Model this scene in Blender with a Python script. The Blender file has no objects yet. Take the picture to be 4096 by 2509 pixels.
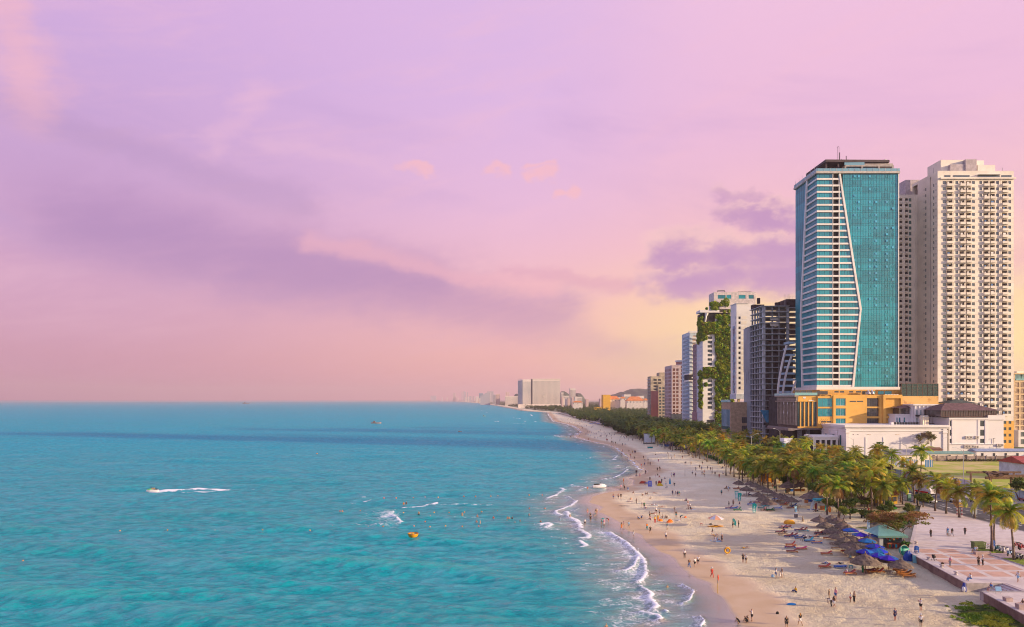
import bpy, math, random
import numpy as np
from mathutils import Vector, Matrix
random.seed(7); RNG = np.random.RandomState(7)
sc = bpy.context.scene
C = sc.collection
PI = math.pi
F, CX, HY, H = 2700.0, 2048.0, 1601.0, 30.0
cam = bpy.data.cameras.new('camera'); cam.sensor_width = 36; cam.lens = F/4096*36
cam.shift_y = (HY-1254.5)/4096; cam.clip_start = 1; cam.clip_end = 90000
co = bpy.data.objects.new('camera', cam); C.objects.link(co); co.location = (0, 0, H); co.rotation_euler = (PI/2, 0, 0)
sc.camera = co
sc.view_settings.view_transform = 'Standard'; sc.view_settings.look = 'None'
sc.view_settings.gamma = 1; sc.view_settings.use_curve_mapping = False
sc.view_settings.exposure = 0.60
sc.cycles.max_bounces = 6; sc.cycles.diffuse_bounces = 2; sc.cycles.glossy_bounces = 2; sc.cycles.transparent_max_bounces = 6
sc.cycles.volume_bounces = 0; sc.cycles.transmission_bounces = 2
sc.cycles.use_denoising = True; sc.cycles.denoising_prefilter = 'ACCURATE'; sc.cycles.filter_width = 1.05; sc.cycles.caustics_reflective = False; sc.cycles.caustics_refractive = False
sc.cycles.use_adaptive_sampling = True; sc.cycles.adaptive_threshold = 0.02
SUN_AZ, SUN_EL = math.radians(20), math.radians(13)
sv = Vector((math.cos(SUN_AZ)*math.cos(SUN_EL), -math.sin(SUN_AZ)*math.cos(SUN_EL), math.sin(SUN_EL)))
sl = bpy.data.lights.new('sun', 'SUN'); sl.energy = 5.0; sl.angle = math.radians(0.6); sl.color = (1.0, 0.74, 0.46)
so = bpy.data.objects.new('sun', sl); C.objects.link(so); so.rotation_euler = (-sv).to_track_quat('-Z', 'Y').to_euler()
def lin(c):
 return tuple(((v/255)/12.92 if v/255 <= .04045 else ((v/255+.055)/1.055)**2.4) for v in c)
class E:
 """tiny expression wrapper round math nodes"""
 def __init__(s, nt, k): s.nt, s.k = nt, k
 def _m(s, op, *a, clamp=False):
  n = s.nt.nodes.new('ShaderNodeMath'); n.operation = op; n.use_clamp = clamp
  for i, v in enumerate((s,)+a):
   if isinstance(v, E): s.nt.links.new(v.k, n.inputs[i])
   else: n.inputs[i].default_value = v
  return E(s.nt, n.outputs[0])
 def __add__(s, o): return s._m('ADD', o)
 __radd__ = __add__
 def __sub__(s, o): return s._m('SUBTRACT', o)
 def __rsub__(s, o): return (s*-1)+o
 def __mul__(s, o): return s._m('MULTIPLY', o)
 __rmul__ = __mul__
 def __truediv__(s, o): return s._m('DIVIDE', o)
 def pow(s, o): return s._m('POWER', o)
 def clamp(s): return s._m('ADD', 0.0, clamp=True)
 def abs(s): return s._m('ABSOLUTE')
 def max(s, o): return s._m('MAXIMUM', o)
 def min(s, o): return s._m('MINIMUM', o)
 def exp(s): return s._m('EXPONENT')
 def ss(s, a, b):
  n = s.nt.nodes.new('ShaderNodeMapRange'); n.interpolation_type = 'SMOOTHSTEP'
  s.nt.links.new(s.k, n.inputs[0]); n.inputs[1].default_value = a; n.inputs[2].default_value = b
  return E(s.nt, n.outputs[0])
def comb(nt, x, y, z):
 n = nt.nodes.new('ShaderNodeCombineXYZ')
 for i, v in enumerate((x, y, z)):
  if isinstance(v, E): nt.links.new(v.k, n.inputs[i])
  else: n.inputs[i].default_value = v
 return n.outputs[0]
def noise(nt, vec, scale, detail=3, rough=.5, dist=0.0):
 n = nt.nodes.new('ShaderNodeTexNoise'); n.inputs['Scale'].default_value = scale
 n.inputs['Detail'].default_value = detail; n.inputs['Roughness'].default_value = rough
 n.inputs['Distortion'].default_value = dist
 if vec is not None: nt.links.new(vec, n.inputs['Vector'])
 return E(nt, n.outputs[0])
def mixc(nt, f, a, b, mode='MIX'):
 n = nt.nodes.new('ShaderNodeMix'); n.data_type = 'RGBA'; n.blend_type = mode
 for sk, v in ((n.inputs[0], f), (n.inputs[6], a), (n.inputs[7], b)):
  if isinstance(v, E): nt.links.new(v.k, sk)
  elif isinstance(v, bpy.types.NodeSocket): nt.links.new(v, sk)
  elif isinstance(v, (int, float)): sk.default_value = v
  else: sk.default_value = (*v, 1)
 return n.outputs[2]
def ramp(nt, f, stops):
 n = nt.nodes.new('ShaderNodeValToRGB'); nt.links.new(f.k, n.inputs[0])
 el = n.color_ramp.elements
 while len(el) < len(stops): el.new(.5)
 for e, (p, c) in zip(el, stops): e.position = p; e.color = (*c, 1)
 return n.outputs[0]
w = bpy.data.worlds.new('World'); sc.world = w; w.use_nodes = True
nt = w.node_tree; nt.nodes.clear()
tc = nt.nodes.new('ShaderNodeTexCoord'); sp = nt.nodes.new('ShaderNodeSeparateXYZ'); nt.links.new(tc.outputs['Generated'], sp.inputs[0])
x, y, z = (E(nt, sp.outputs[i]) for i in range(3))
hl = (x*x+y*y).pow(.5).max(.0001)
sx = x/hl
az = x._m('ARCTAN2', y); el = z._m('ARCSINE')
elp = (el.max(0.0)/1.2).pow(.5)
def rp(cols): return ramp(nt, elp, [((e/1.2)**.5, lin(c)) for e, c in cols])
L_ = rp([(0, (188,124,160)), (.06, (198,137,168)), (.16, (202,147,184)), (.28, (195,151,197)), (.42, (200,162,212)), (.56, (216,172,220)), (.85, (176,178,222)), (1.2, (150,182,228))])  # highest stops of all three ramps turned bluish to cool the ambient light
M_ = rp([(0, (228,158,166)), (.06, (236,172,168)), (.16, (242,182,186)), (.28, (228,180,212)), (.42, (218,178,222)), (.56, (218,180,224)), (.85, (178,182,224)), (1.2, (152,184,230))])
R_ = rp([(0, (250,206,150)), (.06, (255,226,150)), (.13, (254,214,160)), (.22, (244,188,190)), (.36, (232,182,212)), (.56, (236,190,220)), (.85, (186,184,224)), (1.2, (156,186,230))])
t = sx.ss(-.62, .05); t2 = sx.ss(-.02, .36)
sky = mixc(nt, t2, mixc(nt, t, L_, M_), R_)
warp = noise(nt, comb(nt, az, el*2, 0.0), 3.0, 5, .55)
n1 = noise(nt, comb(nt, az*1.0+el*.5, el*5.5-az*1.3, 3.1), 2.6, 6, .58, .6)
n1 = n1*.70+noise(nt, comb(nt, az*1.0+el*.8, el*6.5-az*1.6, 5.5), 8.5, 8, .70, .8)*.34
n2 = noise(nt, comb(nt, az*1.0, el*1.9, 7.7), 9.0, 7, .6, .3)
up = (z*6.0).clamp()
wv = comb(nt, az, el*1.6, 1.0); wv2 = comb(nt, az, el*1.6, 5.0)
azw = az + (noise(nt, wv, 7.0, 6, .62)-.5)*.16 + (noise(nt, wv, 1.8, 2)-.5)*.16
elw = el + (noise(nt, wv2, 7.0, 6, .62)-.5)*.07 + (noise(nt, wv2, 2.0, 2)-.5)*.06
pe = (noise(nt, comb(nt, az, el*1.5, 2.0), 26.0, 6, .6)-.5)
azp = az + pe*.05 + (noise(nt, wv, 14.0, 4, .6)-.5)*.07
elp2 = el + pe*.03 + (noise(nt, wv2, 14.0, 4, .6)-.5)*.045
sky = mixc(nt, n1.ss(.48, .74)*up*.34, sky, lin((246,190,205)))
sky = mixc(nt, noise(nt, comb(nt, az*.8-el*.4, el*4+az*.8, 9.0), 2.2, 5, .6, .4).ss(.5, .75)*up*.22, sky, lin((168,140,198)))
def blob(a0, e0, a1, e1, wd, puff=False):
 """soft mask round the segment (azimuth, elevation)"""
 dx, dy = a1-a0, e1-e0; L = math.hypot(dx, dy); dx /= L; dy /= L
 A, B = (azp, elp2) if puff else (azw, elw)
 u = (A-a0)*dx + (B-e0)*dy; v = (B-e0)*dx - (A-a0)*dy
 ov = (u*-1.0).max(u-L).max(0.0)
 return ((v*v+ov*ov*.35)*(-1/(wd*wd))).exp()
def cloud(sky, m, col, lo, hi, amt, nn=None):
 nn = nn or n1
 return mixc(nt, (m*.62+nn*.75).ss(lo, hi)*amt*up.max(.0), sky, lin(col))
m = blob(-.54, .215, -.12, .16, .060).max(blob(-.36, .17, .02, .115, .052)*.95).max(blob(-.02, .10, .24, .062, .034)*.8)
sky = cloud(sky, m, (166,122,176), .42, 1.15, .82)
sky = cloud(sky, blob(-.62, .33, -.30, .27, .030), (170,134,182), .55, 1.15, .45)
sky = cloud(sky, blob(-.27, .215, .0, .165, .020), (242,176,186), .60, 1.1, .55)
sky = cloud(sky, blob(-.02, .185, .16, .165, .014), (214,150,178), .55, 1.1, .5)
m = blob(.225, .215, .36, .212, .030, True).max(blob(.23, .178, .40, .185, .030, True)*.9).max(blob(.33, .262, .42, .235, .022, True)*.9).max(blob(.30, .290, .345, .280, .014, True)*.75).max(blob(.36,.195,.46,.205,.040, True))
sky = cloud(sky, m, (250,206,190), .62, .95, .55, n2)
m2 = blob(.235, .203, .36, .200, .030, True).max(blob(.24, .168, .41, .175, .034, True)).max(blob(.33, .255, .42, .228, .022, True)*.9).max(blob(.30, .286, .345, .278, .014, True)*.75).max(blob(.36,.19,.46,.20,.040, True))
sky = cloud(sky, m2, (190,140,186), .54, 1.02, .95, n2)
for (a, e, ww) in ((-.135,.328,.009), (-.02,.326,.010), (.045,.323,.009), (.04,.335,.006), (.085,.300,.007)):
 sky = cloud(sky, blob(a-.010, e, a+.010, e-.002, ww, True), (248,184,186), .58, 1.05, .65, n2)
sky = cloud(sky, blob(-.34, .345, -.16, .325, .018), (232,184,210), .55, 1.2, .35)
sky = cloud(sky, blob(-.68, .56, -.62, .36, .045), (240,178,190), .55, 1.2, .7)
sky = cloud(sky, blob(-.42, .33, -.35, .40, .022), (236,184,208), .55, 1.2, .4)
sky = cloud(sky, blob(.58, .15, .68, .17, .025), (240,176,180), .55, 1.1, .55)
sky = mixc(nt, ((y*-1.0).ss(-.25, .8))*.55, sky, lin((178,190,226)))  # bluish tint of the unseen sky behind the camera, added against pink ambient light
hz = (el*el*(-1/(.035*.035))).exp()*.35
sky = mixc(nt, hz, sky, mixc(nt, t2, mixc(nt, t, lin((186,124,158)), lin((228,158,162))), lin((250,206,152))))
ns = nt.nodes.new('ShaderNodeTexSky'); ns.sky_type = 'NISHITA'; ns.sun_disc = False
ns.sun_elevation = SUN_EL; ns.sun_rotation = PI/2+SUN_AZ; ns.dust_density = 2.0
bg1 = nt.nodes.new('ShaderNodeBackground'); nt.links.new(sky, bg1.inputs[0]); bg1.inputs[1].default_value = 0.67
bg2 = nt.nodes.new('ShaderNodeBackground'); nt.links.new(ns.outputs[0], bg2.inputs[0]); bg2.inputs[1].default_value = 0.012
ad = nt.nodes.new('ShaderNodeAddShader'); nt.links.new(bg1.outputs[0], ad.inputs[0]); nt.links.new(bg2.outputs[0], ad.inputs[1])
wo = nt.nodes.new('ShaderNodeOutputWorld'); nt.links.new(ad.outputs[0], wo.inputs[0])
w.cycles.sampling_method = 'MANUAL'; w.cycles.sample_map_resolution = 512
def at(px, py, zz=0.0):
 Y = (H-zz)*F/(py-HY); return Vector(((px-CX)/F*Y, Y, zz))
RG = dict(R2=(2100,1650,.3313), R3=(2100,2050,.3042), R4=(2700,1700,.2982), R5=(2700,2050,.3041), R6=(3200,1650,.3977),
          R7=(3200,2000,.2651), R8=(3200,2200,.3636), A1=(2900,1900,.1420), A2=(3820,2290,.1451), A3=(3600,1900,.2013),
          A4=(3850,2120,.13254), A5=(3100,1540,.15905), A6=(1300,1930,.36526), A7=(2560,1860,.1988), B1=(2380,1960,.1988),
          B2=(2150,1660,.1664), H1=(1700,1480,.4058), V=(0,0,1.663))
def src(r, a, b):
 o = RG[r]; return o[0]+a*o[2], o[1]+b*o[2]
_sh = [(1650,2193),(1666,2203),(1686,2219),(1700,2286),(1713,2312),(1730,2332),(1746,2305),(1761,2352),(1771,2398),(1781,2451),(1796,2481),
 (1819,2517),(1836,2527),(1845,2547),(1862,2561),(1887,2594),(1895,2577),(1915,2514),(1921,2534),(1942,2534),(1950,2448),(1961,2481),(1976,2405),
 (1988,2372),(2011,2358),(2021,2391),(2031,2408),(2048,2391),(2054,2411),(2077,2455),(2093,2479),(2111,2491),(2123,2515),(2133,2545),(2145,2565),
 (2169,2589),(2189,2603),(2202,2628),(2222,2678),(2242,2698),(2277,2730),(2308,2773),(2327,2815),(2339,2843),(2369,2864),(2387,2895),(2424,2919),
 (2445,2925),(2482,2940),(2509,2952),(2700,3020),(3000,3150)]
_sh = [(1606,1822),(1611,1890),(1616,1943),(1626,2008),(1636,2065),(1644,2104)]+_sh
SY = np.array([at(b, a)[1] for a, b in _sh][::-1]+[20000., 45000.]); SX = np.array([at(b, a)[0] for a, b in _sh][::-1]+[-2600., -9500.])
SY = np.concatenate([[-4000., 0.], SY]); SX = np.concatenate([[0., 14.], SX])
def S(Y): return np.interp(Y, SY, SX)
def gz_arr(X, Y):
 s = X-S(Y)
 zz = np.interp(s, [-400,-60,-14,-3,0,8,30,60], [-8,-2.2,-.28,-.05,.01,.38,1.25,1.5])
 k = np.clip((X-97)/9, 0, 1); k = k*k*(3-2*k)
 k = np.where(Y > 1500, np.clip((s-40)/20, 0, 1), k)
 return zz*(1-k)+2.45*k
def gz(X, Y): return float(gz_arr(np.array([X]), np.array([Y]))[0])
WALLX = lambda Y: 68.4+(Y-101)*.172 if Y < 122 else 72.0+(Y-122)*.64
PZ = 2.6
def on_plaza(X, Y): return X > WALLX(Y) and 78 < Y < 172 and not (X < 74 and 97 < Y < 101.3)
def ground(px, py, plaza=True):
 zz = 1.2
 for _ in range(10):
  p = at(px, py, zz)
  zz = PZ+.012 if (plaza and on_plaza(p.x, p.y)) else max(gz(p.x, p.y), -.15)
 p = at(px, py, zz); p.z = zz
 return p
def G(r, a, b): return ground(*src(r, a, b))
def atY(px, py, Y): return ((px-CX)/F*Y, H+(HY-py)/F*Y)
MATS = {}
def mat(name, col, rough=.7, var=.12, vscale=.6, metal=0.0, bump=0.0, bscale=8.0, spec=.3, emit=None, objvar=0.0, col2=None, lo=.4, hi=.6, trans=0.0, coords='Object', det=4):
 if name in MATS: return MATS[name]
 m = bpy.data.materials.new(name); m.use_nodes = True; MATS[name] = m
 nt = m.node_tree; b = nt.nodes['Principled BSDF']
 b.inputs['Roughness'].default_value = rough; b.inputs['Metallic'].default_value = metal
 b.inputs['Specular IOR Level'].default_value = spec
 tcn = nt.nodes.new('ShaderNodeTexCoord')
 geo = nt.nodes.new('ShaderNodeNewGeometry')
 vec = geo.outputs['Position'] if coords == 'World' else tcn.outputs['Object']
 n = noise(nt, vec, vscale, det, .6)
 c = mixc(nt, n.ss(lo, hi) if col2 else (n-.5)*1.0, col, col2) if col2 else None
 base = c if col2 else None
 dark = tuple(max(0, v*(1-var*1.6)) for v in col); light = tuple(min(1, v*(1+var*1.2)) for v in col)
 if not col2: base = mixc(nt, n.ss(.3, .7), dark, light)
 if objvar:
  oi = nt.nodes.new('ShaderNodeObjectInfo'); r = E(nt, oi.outputs['Random'])
  hs = nt.nodes.new('ShaderNodeHueSaturation'); nt.links.new(base, hs.inputs['Color'])
  nt.links.new((r*(objvar*.16)+(.5-objvar*.08)).k, hs.inputs['Hue']); nt.links.new((((r*7.13)._m('FRACT'))*objvar+(1-objvar*.5)).k, hs.inputs['Value'])
  base = hs.outputs[0]
 nt.links.new(base, b.inputs['Base Color'])
 if bump:
  bn = nt.nodes.new('ShaderNodeBump'); bn.inputs['Strength'].default_value = bump; bn.inputs['Distance'].default_value = .1
  nt.links.new(noise(nt, vec, bscale, 4).k, bn.inputs['Height']); nt.links.new(bn.outputs[0], b.inputs['Normal'])
 if trans:
  tr = nt.nodes.new('ShaderNodeBsdfTranslucent'); nt.links.new(base, tr.inputs[0])
  ms = nt.nodes.new('ShaderNodeMixShader'); ms.inputs[0].default_value = trans
  nt.links.new(b.outputs[0], ms.inputs[1]); nt.links.new(tr.outputs[0], ms.inputs[2])
  nt.links.new(ms.outputs[0], nt.nodes['Material Output'].inputs[0])
 return m
def glassmat(name, col, refl=.3, rough=.06, var=.25, vscale=.08, objvar=.25, wob=.02):
 if name in MATS: return MATS[name]
 m = bpy.data.materials.new(name); m.use_nodes = True; MATS[name] = m
 nt = m.node_tree; b = nt.nodes['Principled BSDF']; geo = nt.nodes.new('ShaderNodeNewGeometry')
 n = noise(nt, geo.outputs['Position'], vscale, 3)
 oi = nt.nodes.new('ShaderNodeObjectInfo'); r = E(nt, oi.outputs['Random'])
 c = mixc(nt, (n*.6+r*.4).ss(.3, .7), tuple(v*(1-var) for v in col), tuple(v*(1+var) for v in col))
 nt.links.new(c, b.inputs['Base Color']); b.inputs['Roughness'].default_value = .5; b.inputs['Specular IOR Level'].default_value = .2
 gl = nt.nodes.new('ShaderNodeBsdfGlossy'); gl.inputs['Roughness'].default_value = rough; gl.inputs['Color'].default_value = (*[min(1, .35+v*1.2) for v in col], 1)
 bn = nt.nodes.new('ShaderNodeBump'); bn.inputs['Strength'].default_value = wob; bn.inputs['Distance'].default_value = 1.
 nt.links.new(noise(nt, geo.outputs['Position'], .5, 2).k, bn.inputs['Height']); nt.links.new(bn.outputs[0], gl.inputs['Normal'])
 ms = nt.nodes.new('ShaderNodeMixShader'); ms.inputs[0].default_value = refl
 nt.links.new(b.outputs[0], ms.inputs[1]); nt.links.new(gl.outputs[0], ms.inputs[2])
 nt.links.new(ms.outputs[0], nt.nodes['Material Output'].inputs[0])
 return m
def tag(o, label=None, cat=None, group=None, kind=None):
 if label: o['label'] = label
 if cat: o['category'] = cat
 if group: o['group'] = group
 if kind: o['kind'] = kind
 return o
def link(o, parent=None):
 C.objects.link(o)
 if parent is not None: o.parent = parent
 return o
def thing(name, label, cat, loc=(0,0,0), rz=0, group=None, sc_=1):
 o = bpy.data.objects.new(name, None); link(o); o.location = loc; o.rotation_euler = (0, 0, rz); o.scale = (sc_,)*3
 o.empty_display_size = .5
 return tag(o, label, cat, group)
def meshobj(name, me, mt=None, parent=None, loc=(0,0,0), rot=(0,0,0), scale=(1,1,1)):
 o = bpy.data.objects.new(name, me); link(o, parent); o.location = loc; o.rotation_euler = rot; o.scale = scale
 if mt is not None:
  if not isinstance(mt, (list, tuple)): mt = [mt]
  if len(me.materials) == 0:
   for q in mt: me.materials.append(q)
  else:
   for i, q in enumerate(mt):
    if me.materials[i] != q: o.material_slots[i].link = 'OBJECT'; o.material_slots[i].material = q
 return o
class MB:
 def __init__(s, off=(0,0,0)): s.v = []; s.f = []; s.m = []; s.off = off; s.mi = 0
 def add(s, vs, fs):
  n = len(s.v); s.v.extend(vs); s.f.extend([tuple(i+n for i in f) for f in fs]); s.m.extend([s.mi]*len(fs)); return s
 def box(s, x0, x1, y0, y1, z0, z1):
  return s.add([(x0,y0,z0),(x1,y0,z0),(x1,y1,z0),(x0,y1,z0),(x0,y0,z1),(x1,y0,z1),(x1,y1,z1),(x0,y1,z1)],
                     [(3,2,1,0),(4,5,6,7),(0,1,5,4),(1,2,6,5),(2,3,7,6),(3,0,4,7)])
 def cbox(s, c, d, rz=0, rx=0, taper=1.0):
  M = Matrix.Translation(c) @ Matrix.Rotation(rz, 4, 'Z') @ Matrix.Rotation(rx, 4, 'X'); a, b, e = d[0]/2, d[1]/2, d[2]/2
  P = [(-a,-b,-e),(a,-b,-e),(a,b,-e),(-a,b,-e),(-a*taper,-b*taper,e),(a*taper,-b*taper,e),(a*taper,b*taper,e),(-a*taper,b*taper,e)]
  return s.add([tuple(M @ Vector(p)) for p in P], [(3,2,1,0),(4,5,6,7),(0,1,5,4),(1,2,6,5),(2,3,7,6),(3,0,4,7)])
 def quad(s, a, b, c, d): return s.add([a,b,c,d], [(0,1,2,3)])
 def prism(s, pts, z0, z1):
  n = len(pts)
  return s.add([(p[0],p[1],z0) for p in pts]+[(p[0],p[1],z1) for p in pts],
                     [tuple(range(n-1,-1,-1)), tuple(range(n,2*n))]+[(i,(i+1)%n,(i+1)%n+n,i+n) for i in range(n)])
 def tube(s, pts, rs, n=6, cap=True):
  pts = [Vector(p) for p in pts]; base = len(s.v)
  if not isinstance(rs, (list, tuple)): rs = [rs]*len(pts)
  vs = []; fs = []
  for i, p in enumerate(pts):
   d = (pts[min(i+1, len(pts)-1)]-pts[max(i-1, 0)]).normalized()
   a = d.cross(Vector((0,0,1)) if abs(d.z) < .9 else Vector((1,0,0))).normalized(); b = d.cross(a)
   for k in range(n):
    q = p+(a*math.cos(2*PI*k/n)+b*math.sin(2*PI*k/n))*rs[i]; vs.append(tuple(q))
  for i in range(len(pts)-1):
   for k in range(n):
    fs.append((i*n+k, i*n+(k+1)%n, (i+1)*n+(k+1)%n, (i+1)*n+k))
  if cap: fs += [tuple(range(n-1,-1,-1)), tuple(range((len(pts)-1)*n, len(pts)*n))]
  return s.add(vs, fs)
 def lathe(s, prof, n=12, c=(0,0,0), jit=0):
  vs = []; fs = []
  for r, zz in prof:
   for k in range(n):
    j = 1+random.uniform(-jit, jit); vs.append((c[0]+r*j*math.cos(2*PI*k/n), c[1]+r*j*math.sin(2*PI*k/n), c[2]+zz))
  for i in range(len(prof)-1):
   for k in range(n): fs.append((i*n+k, i*n+(k+1)%n, (i+1)*n+(k+1)%n, (i+1)*n+k))
  return s.add(vs, fs)
 def mesh(s, name, mts=None, smooth=False):
  me = bpy.data.meshes.new(name); ox, oy, oz = s.off
  me.from_pydata([(a-ox, b-oy, c-oz) for a, b, c in s.v], [], s.f)
  if mts is not None:
   for q in (mts if isinstance(mts, (list, tuple)) else [mts]): me.materials.append(q)
  if any(s.m): me.polygons.foreach_set('material_index', s.m)
  if smooth: me.polygons.foreach_set('use_smooth', [True]*len(me.polygons))
  me.update(); return me
 def build(s, name, mts, parent=None, smooth=False, **k):
  return meshobj(name, s.mesh(name, mts, smooth), None, parent, **k)
def npmesh(name, V, Fc, mts, smooth=False):
 me = bpy.data.meshes.new(name); V = np.asarray(V, dtype=np.float32); Fc = np.asarray(Fc, dtype=np.int32)
 me.vertices.add(len(V)); me.vertices.foreach_set('co', V.ravel())
 n = Fc.shape[1]; me.loops.add(Fc.size); me.loops.foreach_set('vertex_index', Fc.ravel())
 me.polygons.add(len(Fc)); me.polygons.foreach_set('loop_start', np.arange(0, Fc.size, n, dtype=np.int32)); me.polygons.foreach_set('loop_total', np.full(len(Fc), n, dtype=np.int32))
 me.update(calc_edges=True); me.validate()
 if smooth: me.polygons.foreach_set('use_smooth', np.ones(len(Fc), dtype=bool))
 for q in (mts if isinstance(mts, (list, tuple)) else [mts]): me.materials.append(q)
 return me
def gridmesh(name, X, Y, Z, mt, attrs=None, keep=None):
 r, c = X.shape; idx = np.arange(r*c).reshape(r, c)
 Fc = np.stack([idx[:-1,:-1], idx[:-1,1:], idx[1:,1:], idx[1:,:-1]], -1).reshape(-1, 4)
 if keep is not None: Fc = Fc[keep[:-1,:-1].ravel()]
 me = npmesh(name, np.stack([X, Y, Z], -1).reshape(-1, 3), Fc, mt, True)
 for k, a in (attrs or {}).items():
  at_ = me.attributes.new(k, 'FLOAT', 'POINT'); at_.data.foreach_set('value', a.astype(np.float32).ravel())
 return me
def vnoise(X, Y, seed=0):
 xi = np.floor(X).astype(np.int64); yi = np.floor(Y).astype(np.int64); fx = X-xi; fy = Y-yi
 fx = fx*fx*(3-2*fx); fy = fy*fy*(3-2*fy)
 def h(a, b):
  q = (a*374761393+b*668265263+seed*1442695041) & 0xffffffff; q = ((q ^ (q >> 13))*1274126177) & 0xffffffff
  return ((q ^ (q >> 16)) & 0xffff)/65535.0
 return (h(xi, yi)*(1-fx)+h(xi+1, yi)*fx)*(1-fy)+(h(xi, yi+1)*(1-fx)+h(xi+1, yi+1)*fx)*fy
def fbm(X, Y, o=4, seed=0):
 r = 0; a = .5
 for i in range(o): r = r+a*vnoise(X*2**i, Y*2**i, seed+i); a *= .5
 return r
def attr(nt, name):
 n = nt.nodes.new('ShaderNodeAttribute'); n.attribute_name = name; return E(nt, n.outputs['Fac'])
def sand_material():
 m = bpy.data.materials.new('sand'); m.use_nodes = True; nt = m.node_tree; b = nt.nodes['Principled BSDF']
 geo = nt.nodes.new('ShaderNodeNewGeometry'); P = geo.outputs['Position']
 wet, damp, inl, grs = attr(nt, 'wet'), attr(nt, 'damp'), attr(nt, 'inland'), attr(nt, 'grass')
 dry = mixc(nt, noise(nt, P, .12, 5).ss(.35, .65), (.86, .725, .49), (.93, .82, .59))
 dry = mixc(nt, noise(nt, P, 1.6, 5, .7).ss(.45, .75)*.22, dry, (.56, .42, .30))
 dampc = mixc(nt, noise(nt, P, .25, 4).ss(.3, .7), (.60, .42, .25), (.66, .48, .31))
 c = mixc(nt, damp, dry, dampc)
 c = mixc(nt, wet, c, (.36, .31, .27))
 city = mixc(nt, noise(nt, P, .05, 5).ss(.42, .58), (.26, .24, .17), (.10, .13, .05))
 c = mixc(nt, inl, c, city)
 gr = mixc(nt, noise(nt, P, .8, 5).ss(.4, .6), (.05, .09, .015), (.16, .17, .03))
 c = mixc(nt, (grs+noise(nt, P, .9, 5, .65)-.5).ss(.35, .6), c, gr)
 nt.links.new(c, b.inputs['Base Color'])
 nt.links.new((.85-wet*.72).k, b.inputs['Roughness']); nt.links.new((.2+wet*.5).k, b.inputs['Specular IOR Level'])
 dv = E(nt, nt.nodes.new('ShaderNodeVectorMath').outputs[0])
 h = noise(nt, P, 1.35, 3, .6, .8)*1.0+noise(nt, P, 3.3, 4, .65, 1.0)*.75+noise(nt, P, .35, 3)*.8
 sy = nt.nodes.new('ShaderNodeSeparateXYZ'); nt.links.new(P, sy.inputs[0]); fade = 1-E(nt, sy.outputs[1]).ss(120, 260)*.45
 bn = nt.nodes.new('ShaderNodeBump'); bn.inputs['Distance'].default_value = 1.0
 nt.links.new((((1-damp)*(1-wet)).max(.02)*.95*fade).k, bn.inputs['Strength']); nt.links.new(h.k, bn.inputs['Height'])
 nt.links.new(bn.outputs[0], b.inputs['Normal'])
 return m
def sm(a, lo, hi):
 t = np.clip((a-lo)/(hi-lo), 0, 1); return t*t*(3-2*t)
def build_land():
 ys = [-600., -200, 0, 40, 60]; yy = 70.
 while yy < 20000: ys.append(yy); yy += max(.35, yy*yy/(F*H)*2.6) if yy < 1500 else yy*.06
 ys.append(45000.)
 ss_ = list(np.arange(-40, -12, 2.))+list(np.arange(-12, 14, .4))+list(np.arange(14, 60, .45))+list(np.arange(60, 110, 2.))
 v = 110.
 while v < 20000: ss_.append(v); v *= 1.12
 Yg, s = np.meshgrid(np.array(ys), np.array(ss_), indexing='ij')
 X = S(Yg)+s
 Z = gz_arr(X, Yg)
 dn = sm(s, 7, 16)*(1-sm(s, 50, 70))*(1-sm(X, 95, 104))
 near = (1-sm(Yg, 300, 600))
 Z = Z+dn*((fbm(X*.11, Yg*.11, 3, 5)-.45)*.34+(fbm(X*.9, Yg*.9, 3, 9)-.45)*.30*near)
 edge = (fbm(X*.18, Yg*.18, 3, 2)-.45)
 wet = 1-sm(s+edge*2.2, -.3, .5)
 damp = 1-sm(s+edge*5, 5.0, 10.0)
 inl = sm(np.where(Yg > 1500, s-25, X-98), 0, 8)
 g0 = at(4100, 2500, 1.2); gr = np.exp(-(((X-g0.x-1)/9)**2+((Yg-87)/8.5)**2)**2)*sm(X-S(Yg), 18, 26)
 g1 = G('R2', 1900, 450); gr = np.maximum(gr, np.exp(-(((X-g1.x-6)/9)**2+((Yg-g1.y)/10)**2))*.8)
 g2 = G('R7', 980, 420); gr = np.maximum(gr, np.exp(-(((X-g2.x)/2.4)**2+((Yg-g2.y)/1.6)**2))*.9)
 g3 = G('R4', 930, 660); gr = np.maximum(gr, np.exp(-(((X-g3.x)/5)**2+((Yg-g3.y)/5)**2))*.8)
 me = gridmesh('beach', X, Yg, Z, sand_material(), dict(wet=wet, damp=damp, inland=inl, grass=gr))
 o = meshobj('beach', me); o['kind'] = 'structure'
 return o
build_land()
FOAM = []
def foam(r, pts, wd=.35, trail=3.0, st=1.0): FOAM.append(([at(*src(r, a, b), .1) for a, b in pts], wd*1.45, trail*1.4, st*1.0))
foam('R3', [(1120,265),(1190,310),(1340,400),(1470,530),(1560,620),(1580,700),(1590,800),(1550,880),(1480,930)], .38, 6.5)
foam('R3', [(1490,590),(1440,700),(1340,760),(1250,765)], .3, 2.5)
foam('R3', [(1530,980),(1660,1070),(1640,1130),(1735,1230),(1690,1270)], .34, 6.5)
foam('R3', [(1530,1310),(1650,1340),(1740,1350),(1795,1400),(1760,1415)], .24, 3.0)
foam('R3', [(2070,950),(2140,990),(2225,1035),(2190,1110),(2160,1170),(2080,1195)], .13, 1.6)
foam('R3', [(2225,1030),(2280,1010)], .06, .5, .8)
foam('R5', [(330,1375),(390,1430),(340,1500)], .16, 3.0)
foam('R3', [(1840,1290),(1870,1300)], .15, .5)
foam('R3', [(1500,470),(1495,540)], .1, .8, .8)
foam('R3', [(725,230),(850,300),(830,345),(730,345)], .55, 1.4)
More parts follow.
